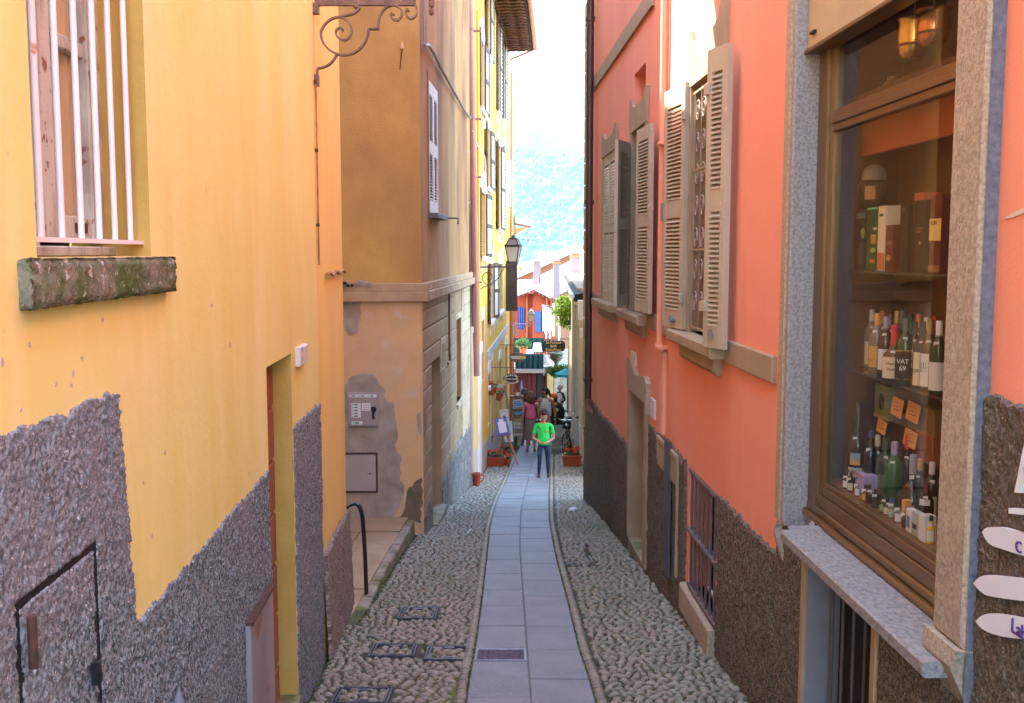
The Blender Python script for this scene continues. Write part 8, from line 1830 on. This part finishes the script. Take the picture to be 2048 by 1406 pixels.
M_skin = mat('warm_skin', (.50, .25, .15), (.46, .22, .13), sc=8, rough=.55); M_tan = mat('tanned_skin', (.36, .15, .085), (.32, .13, .075), sc=8, rough=.5)
def person(lab, loc, H, yaw, skin, top_m, leg_m, hair_m, arms, legs=None, hs=1.0, sw=.105, look=0.0, sleeves='short', skirt=None, hair='short', shoe_m=None, lean=0.0, leg_split=None, shirt_len=.46, group=None, waist=None, turn=0.0, bust=0.0):
    """arms: ((elbow, wrist, fingertip direction) left in view, same right); all lengths are fractions of H; the figure faces -Y before the turn"""
    t = thing('person', lab, 'person', loc, group); ca, sa = math.cos(yaw), math.sin(yaw); L0 = Vector(loc)
    def xf(p):
        x, y, z = p[0] * H, p[1] * H, p[2] * H
        y -= lean * max(0, p[2] - .5) * H
        return L0 + Vector((x * ca - y * sa, x * sa + y * ca, z))
    legs = legs or (((-.055, -.005, .285), (-.058, .01, .045)), ((.055, -.005, .285), (.058, .01, .045)))
    P = [(0, 0, .53), (0, .004, .62), (0, 0, .72), (0, 0, .80), (0, .004, .845), (0, -.008, .885)]; E = [(0, 1), (1, 2), (2, 3), (3, 4), (4, 5)]; Rr = [(.082, .062), (.074, .055), (.088, .062), (.070, .05), (.031, .031), (.035, .035)]
    for kn, an in legs:
        i = len(P); sx = -1 if kn[0] < 0 else 1; P += [(sx * .05, 0, .49), (kn[0] * .97, kn[1] * .6, .40), kn, (kn[0] * .5 + an[0] * .5, kn[1] * .5 + an[1] * .5 + .012, .185), an, (an[0] + sx * .008, an[1] - .05, .018)]
        E += [(0, i), (i, i + 1), (i + 1, i + 2), (i + 2, i + 3), (i + 3, i + 4), (i + 4, i + 5)]; Rr += [.054, .047, .034, .033, .021, .018]
    hands = []
    for sx, (el, wr, fd) in ((-1, arms[0]), (1, arms[1])):
        i = len(P); sh = (sx * sw, .004, .80); P += [(sx * sw * .62, .0, .805), sh, el, wr, tuple(np.array(wr) + np.array(fd) * .025)]; E += [(3, i), (i, i + 1), (i + 1, i + 2), (i + 2, i + 3), (i + 3, i + 4)]; Rr += [.040, .031, .023, .0155, (.018, .013)]
        hands.append((sx, wr, fd))
    me = skin_mesh(P, E, Rr)
    split = leg_split if leg_split is not None else .05
    mf = lambda c: 1 if (split < c.z < .52 and abs(c.x) < .16 and leg_m is not None and not (c.z > .40 and abs(c.x) > .10)) else 0
    b = to_mb(me, xf, mf)
    # head, nose, ears, fingers joined to the body
    hz = .885 + .045 * hs; hr = .0575 * hs; hd = MB()
    def hp(x, y, z):                                      # head frame with the look-down tilt
        c, s = math.cos(look), math.sin(look); y2 = y * c - z * s; z2 = y * s + z * c
        c, s = math.cos(turn), math.sin(turn); return (x * c - y2 * s, x * s + y2 * c - .012, z2 + hz)
    prof = []; n, mm = 16, 12; vs = []
    for i in range(mm + 1):
        ph = math.pi * i / mm; z = -math.cos(ph)
        for j in range(n):
            a = 2 * math.pi * j / n; x, y = math.sin(ph) * math.cos(a), math.sin(ph) * math.sin(a)
            jaw = 1 - .26 * max(0, -z - .1); fr = 1.08 if y > 0 else 1.0
            vs.append(hp(x * hr * .86 * jaw, y * hr * fr * jaw - (.006 * hs if y < 0 and z < -.3 else 0), z * hr * 1.22))
    hd.add(vs, [(i * n + j, i * n + (j + 1) % n, (i + 1) * n + (j + 1) % n, (i + 1) * n + j) for i in range(mm) for j in range(n)])
    hd.add([hp(-.008 * hs, -hr * .95, .004), hp(.008 * hs, -hr * .95, .004), hp(.011 * hs, -hr * .96, -.016), hp(-.011 * hs, -hr * .96, -.016), hp(0, -hr * 1.26, -.013), hp(0, -hr * 1.02, .012)], [(0, 5, 4, 3), (1, 2, 4, 5), (3, 4, 2)])
    for sx in (-1, 1): hd.ball(hp(sx * hr * .88, .004, -.004), .012 * hs, 6, 4, (.5, .8, 1.3))
    for (sx, wr, fd) in hands:
        w = np.array(wr); f = np.array(fd, float); f /= np.linalg.norm(f); side = np.cross(f, (0, 0, 1)); side = side / max(np.linalg.norm(side), 1e-6); dn = np.cross(side, f)
        for k, (ln, off) in enumerate(((.038, -.012), (.044, -.004), (.042, .004), (.034, .011))):
            o_ = w + f * .040 + side * off * .8 + dn * off * .2; hd.tube([tuple(o_), tuple(o_ + f * ln * .5 - dn * .003), tuple(o_ + f * ln * .85 - dn * .014)], [.0056, .005, .004], 6)
        o_ = w + f * .018 + side * (-.014 * sx); hd.tube([tuple(o_), tuple(o_ + f * .018 - side * .012 * sx), tuple(o_ + f * .034 - side * .012 * sx - dn * .004)], [.0065, .0055, .0045], 6)
    off = len(b.v); b.v += [tuple(xf(p)) for p in hd.v]; b.f += [tuple(i + off for i in f) for f in hd.f]; b.m += [0] * len(hd.f)
    b.build('body', [skin, leg_m or skin], t, smooth='all')
    # eyes, brows and mouth
    if abs(yaw) < 1.6:
        m_ = MB()
        for sx in (-1, 1): m_.v += []; m_.ball(hp(sx * hr * .36, -hr * .93, .006 * hs), .0038 * hs, 8, 5, (1.3, .6, .7))
        m_.v = [tuple(xf(p)) for p in m_.v]; m_.build('eyes', Md('dark_eyes', (.03, .02, .018), .3), t)
        m_ = MB()
        for sx in (-1, 1): m_.tube([hp(sx * hr * .18, -hr * .97, .019 * hs), hp(sx * hr * .40, -hr * .95, .022 * hs), hp(sx * hr * .58, -hr * .84, .018 * hs)], .0018 * hs, 5)
        m_.v = [tuple(xf(p)) for p in m_.v]; m_.build('eyebrows', hair_m, t)
        m_ = MB(); m_.tube([hp(-hr * .26, -hr * .90, -.031 * hs), hp(0, -hr * .98, -.033 * hs), hp(hr * .26, -hr * .90, -.031 * hs)], [.002, .0042 * hs, .002], 6); m_.v = [tuple(xf(p)) for p in m_.v]; m_.build('mouth', Md('lip_red', (.38, .12, .09), .5), t)
    # hair
    m_ = MB(); n, mm = 18, 10; vs = []; rg2 = random.Random(int(H * 1000))
    for i in range(mm + 1):
        ph = math.pi * .62 * i / mm
        for j in range(n):
            a = 2 * math.pi * j / n; x, y, z = math.sin(ph) * math.cos(a), math.sin(ph) * math.sin(a), math.cos(ph)
            front = max(0, -y); lift = 1.17 + rg2.uniform(-.05, .06)
            if front > .35 and z < .56: lift = .9
            vs.append(hp(x * hr * .9 * lift, y * hr * 1.08 * lift, z * hr * 1.26 * lift))
    m_.add(vs, [(i * n + j, i * n + (j + 1) % n, (i + 1) * n + (j + 1) % n, (i + 1) * n + j) for i in range(mm) for j in range(n)])
    if hair == 'long':
        for j in range(15):
            a = math.radians(-20 + 220 * j / 14); x, y = math.cos(a), math.sin(a)
            m_.tube([hp(x * hr * .85, y * hr * 1.0, hr * .5), hp(x * hr * 1.06, y * hr * 1.15, -hr * .4), hp(x * hr * 1.15, y * hr * 1.15 + .008, -hr * 1.4), hp(x * hr * 1.0, y * hr * 1.0 + .012, -hr * (2.2 + .25 * math.sin(j * 2)))], [.016, .018, .016, .006], 6)
    if hair == 'tied': m_.ball(hp(0, hr * 1.25, .01), .028, 8, 6); m_.tube([hp(0, hr * 1.3, 0), hp(.01, hr * 1.6, -.05), hp(.012, hr * 1.5, -.11)], [.02, .018, .005], 6)
    m_.v = [tuple(xf(p)) for p in m_.v]; m_.build('hair', hair_m, t, smooth='all')
    # top
    g = 1.16; PT = [(0, 0, shirt_len), (0, .004, .60), (0, 0, .72), (0, 0, .80), (0, .004, .838)]; ET_ = [(0, 1), (1, 2), (2, 3), (3, 4)]; RT = [(.114, .086), (.106, .078), (.102 + bust * .3, .074 + bust), (.080, .060), (.046, .042)]
    if sleeves:
        for sx, (el, wr, fd) in ((-1, arms[0]), (1, arms[1])):
            i = len(PT); sh = np.array((sx * sw, .004, .80)); e_ = np.array(el); w_ = np.array(wr)
            if sleeves == 'short': PT += [(sx * sw * .62, 0, .803), tuple(sh), tuple(sh + (e_ - sh) * .72)]; RT += [.046, .036, .036]; ET_ += [(3, i), (i, i + 1), (i + 1, i + 2)]
            elif sleeves == 'cap': PT += [(sx * sw * .62, 0, .803), tuple(sh + (e_ - sh) * .22)]; RT += [.049, .040]; ET_ += [(3, i), (i, i + 1)]
            else: PT += [(sx * sw * .62, 0, .803), tuple(sh), tuple(e_), tuple(e_ + (w_ - e_) * .9)]; RT += [.047, .039, .031, .023]; ET_ += [(3, i), (i, i + 1), (i + 1, i + 2), (i + 2, i + 3)]
    sm_ = to_mb(skin_mesh(PT, ET_, RT), xf, lambda c: 0); sm_.build('top', top_m, t, smooth='all')
    if skirt:
        m_skirt, zlo, r0, r1 = skirt; m_ = MB(); n = 22; vs = []
        for i in range(7):
            f = i / 6; z = .545 + (zlo - .545) * f; r = r0 + (r1 - r0) * f ** .8
            for j in range(n): a = 2 * math.pi * j / n; rr = r * (1 + .035 * f * math.sin(a * 6)); vs.append(xf((math.cos(a) * rr, math.sin(a) * rr * .78, z)))
        m_.add(vs, [(i * n + j, i * n + (j + 1) % n, (i + 1) * n + (j + 1) % n, (i + 1) * n + j) for i in range(6) for j in range(n)]); m_.build('skirt', m_skirt, t, smooth='all')
    # shoes
    for kn, an in legs:
        m_ = MB(); sx = -1 if an[0] < 0 else 1; c = (an[0] + sx * .004, an[1] - .026, 0); m_.ball((0, 0, 0), 1, 12, 6, (1, 1, 1)); m_.v = [tuple(xf((c[0] + v[0] * .030, c[1] + v[1] * .066, max(.0, .022 + v[2] * (.030 if v[1] < .2 else .044))))) for v in m_.v]; m_.build('shoe', shoe_m or M_skin, t, smooth=True)
        if shoe_m is not None and shoe_m.name == 'dark_trainer': m_ = MB(); m_.ball((0, 0, 0), 1, 12, 4); m_.v = [tuple(xf((c[0] + v[0] * .032, c[1] + v[1] * .069, .006 + v[2] * .008))) for v in m_.v]; m_.build('sole', T_white, t); 
    return t, xf
M_hairb = Md('black_brown_hair', (.022, .014, .011), .55); M_hairbr = Md('chestnut_hair', (.12, .055, .028), .5); M_hairg = Md('grey_blond_hair', (.40, .34, .26), .6)
M_jean = mat('blue_denim', (.013, .023, .055), (.035, .055, .10), sc=7, lo=.45, hi=.65, stretch=(1, 1, .5), rough=.85); M_neon = mat('neon_green_cotton', (.03, .66, .10), (.022, .55, .08), sc=6, rough=.85, bump=.7, bsc=11, bdist=.05, stretch=(1, 1, .5))
ygb = on_ground(1087, 955); 
t, xf = person('boy in a neon green t-shirt and jeans walking up the flagstones, hands together', ygb, 1.37, 0.0, M_skin, M_neon, M_jean, M_hairb,
   (((-.155, .02, .60), (-.045, -.115, .555), (.85, -.25, -.12)), ((.155, .02, .60), (.050, -.115, .56), (-.85, -.25, -.12))), hs=1.28, sw=.108, look=.30,
   legs=(((-.06, -.035, .285), (-.070, -.02, .05)), ((.062, .0, .285), (.072, .03, .05))), shoe_m=Md('dark_trainer', (.05, .045, .045), .6), shirt_len=.47)
m_ = MB(); c0 = xf((.045, -.083, .715))
for i in range(7): a = i * .9; m_.tube([c0 + Vector((.035 * math.cos(a), -.004, .018 * math.sin(a * 1.3))), c0 + Vector((.035 * math.cos(a + 1.9), -.006, .02 * math.sin(a + 2)))], .006, 5)
m_.build('shirt_print', Md('orange_brown_print', (.52, .17, .05)), t)
M_pinkt = mat('pink_knit', (.75, .14, .22), (.62, .10, .17), sc=30, lo=.45, hi=.55, rough=.85)
yw = on_ground(1062, 904)
t, xf = person('woman with long brown hair in a pink top and grey brown skirt, seen from behind', on_ground(1062, 903), 1.60, math.radians(176), M_skin, M_pinkt, None, M_hairbr,
   (((-.135, -.02, .63), (-.13, -.07, .50), (0, -.5, -.8)), ((.135, .0, .62), (.155, -.03, .47), (.1, -.2, -1))), hair='long', sleeves='cap', skirt=(mat('grey_brown_skirt', (.22, .165, .14), (.18, .135, .115), sc=6, rough=.9), .20, .098, .115), shoe_m=Md('tan_sandal', (.34, .14, .06), .6), turn=.5, shirt_len=.53)
m_ = MB(); m_.tube([xf((-.05, .055, .81)), xf((-.09, .085, .66)), xf((-.12, .06, .52))], .012, 6); m_.build('bag_strap', Md('dark_leather', (.05, .03, .022), .5), t)
m_ = MB(); m_.ball((0, 0, 0), 1, 10, 7); m_.v = [tuple(xf((-.125 + v[0] * .045, .05 + v[1] * .06, .47 + v[2] * .075))) for v in m_.v]; m_.build('shoulder_bag', Md('dark_leather', (.05, .03, .022), .5), t, smooth=True)
p2 = on_ground(1052, 893); t, xf = person('person with dark brown hair in black trousers half hidden behind the pink top', Vector((p2.x, p2.y + .5, zg(p2.y + .5))), 1.62, math.radians(200), M_skin, Md('navy_blouse', (.03, .035, .09), .8), Md('black_trousers', (.015, .015, .018), .8), Md('dark_chestnut_hair', (.07, .035, .02), .5),
   (((-.135, -.02, .63), (-.13, -.09, .52), (0, -.5, -.8)), ((.135, -.02, .63), (.13, -.09, .52), (0, -.5, -.8))), hair='long', lean=.12, shoe_m=Md('tan_sandal', (.34, .14, .06), .6))
m_ = MB(); m_.ball((0, 0, 0), 1, 8, 8); q = xf((.16, -.06, .33)); m_.v = [(q.x + v[0] * .10, q.y + v[1] * .05, q.z + v[2] * .20 - (.02 if v[2] < 0 else 0)) for v in m_.v]; tag(m_.build('carrier_bag', mat('white_plastic_bag', (.66, .66, .68), rough=.5, trans=.3)), 'white plastic carrier bag held beside the black trousers', 'bag')
M_wh = mat('white_sleeveless_top', (.70, .66, .64), (.62, .58, .57), sc=20, rough=.85)
p3 = on_ground(1091, 897); t, xf = person('tanned woman in a white sleeveless top and khaki bottoms, hand raised to her scarf', p3, 1.68, math.radians(-16), M_tan, M_wh, mat('khaki_cotton', (.34, .25, .14), (.3, .21, .12), sc=6, rough=.9), M_hairb,
   (((-.155, -.03, .69), (-.075, -.12, .765), (.6, -.3, .6)), ((.155, .03, .63), (.165, -.03, .49), (.05, -.2, -1))), hair='tied', sleeves=None, turn=-.55, shoe_m=Md('tan_sandal', (.34, .14, .06), .6), shirt_len=.51, bust=.008, sw=.108)
m_ = MB(); m_.tube([xf((-.03, -.06, .80)), xf((-.022, -.10, .70)), xf((-.018, -.098, .62))], [.022, .026, .02], 8); m_.tube([xf((.03, -.06, .80)), xf((.012, -.10, .72)), xf((.005, -.096, .64))], [.02, .024, .018], 8); m_.build('scarf', Md('pale_beige_scarf', (.62, .54, .46), .9), t, smooth='all')
m_ = MB(); m_.tube([xf((-.03, -.02, .965)), xf((0, -.035, .98)), xf((.035, -.02, .965))], .008, 6); m_.build('sunglasses', Md('dark_eyes', (.03, .02, .018)), t)
m_ = MB(); q = xf((.162, -.028, .50)); m_.lathe(q, [(.034, -.014), (.036, 0), (.034, .014)], 10, cap=False); m_.build('watch', Md('silver_cap', (.5, .5, .52), .3, metal=.6), t)
yv = 42.0; zv = at_depth(1117, 840, yv).z; p4 = Vector((at_depth(1120, 840, yv).x, yv, zg(yv)))
t, xf = person('waiter in a white waistcoat front and black sleeves standing by the far stone wall', p4, 1.62, math.radians(-58), M_skin, Md('black_sleeves', (.012, .012, .015), .8), Md('black_trousers', (.015, .015, .018), .8), M_hairg,
   (((-.13, -.03, .64), (-.05, -.13, .62), (.4, -.6, .2)), ((.15, .05, .64), (.10, -.06, .55), (-.5, -.6, 0))), sleeves='long', shoe_m=Md('black_shoe', (.02, .02, .02), .4), shirt_len=.50)
m_ = MB(); n = 14; vs = []
for i in range(8):
    z = .50 + .31 * i / 7; r = .112 - .012 * abs(i - 3) / 3
    for j in range(n): a = math.pi * (1.0 + j / (n - 1)); vs.append(xf((math.cos(a) * r, math.sin(a) * r * .84 - .002, z)))
m_.add(vs, [(i * n + j, i * n + j + 1, (i + 1) * n + j + 1, (i + 1) * n + j) for i in range(7) for j in range(n - 1)]); m_.build('apron', Md('white_apron', (.72, .72, .74), .9), t, smooth='all')
# ================================================================== AIR
HB = MB(); HB.box(-5600, 5600, -70, 7100, -46, 1950)
hm = bpy.data.materials.new('haze'); hm.use_nodes = True; ht = hm.node_tree; ht.nodes.remove(ht.nodes['Principled BSDF'])
pv = ht.nodes.new('ShaderNodeVolumePrincipled'); pv.inputs['Color'].default_value = (.55, .85, 1.0, 1); pv.inputs['Density'].default_value = 0.000085; pv.inputs['Anisotropy'].default_value = 0.3
ht.links.new(pv.outputs[0], ht.nodes['Material Output'].inputs['Volume'])
tag(HB.build('haze', hm, None, loc=(0, 0, 0)), kind='stuff')
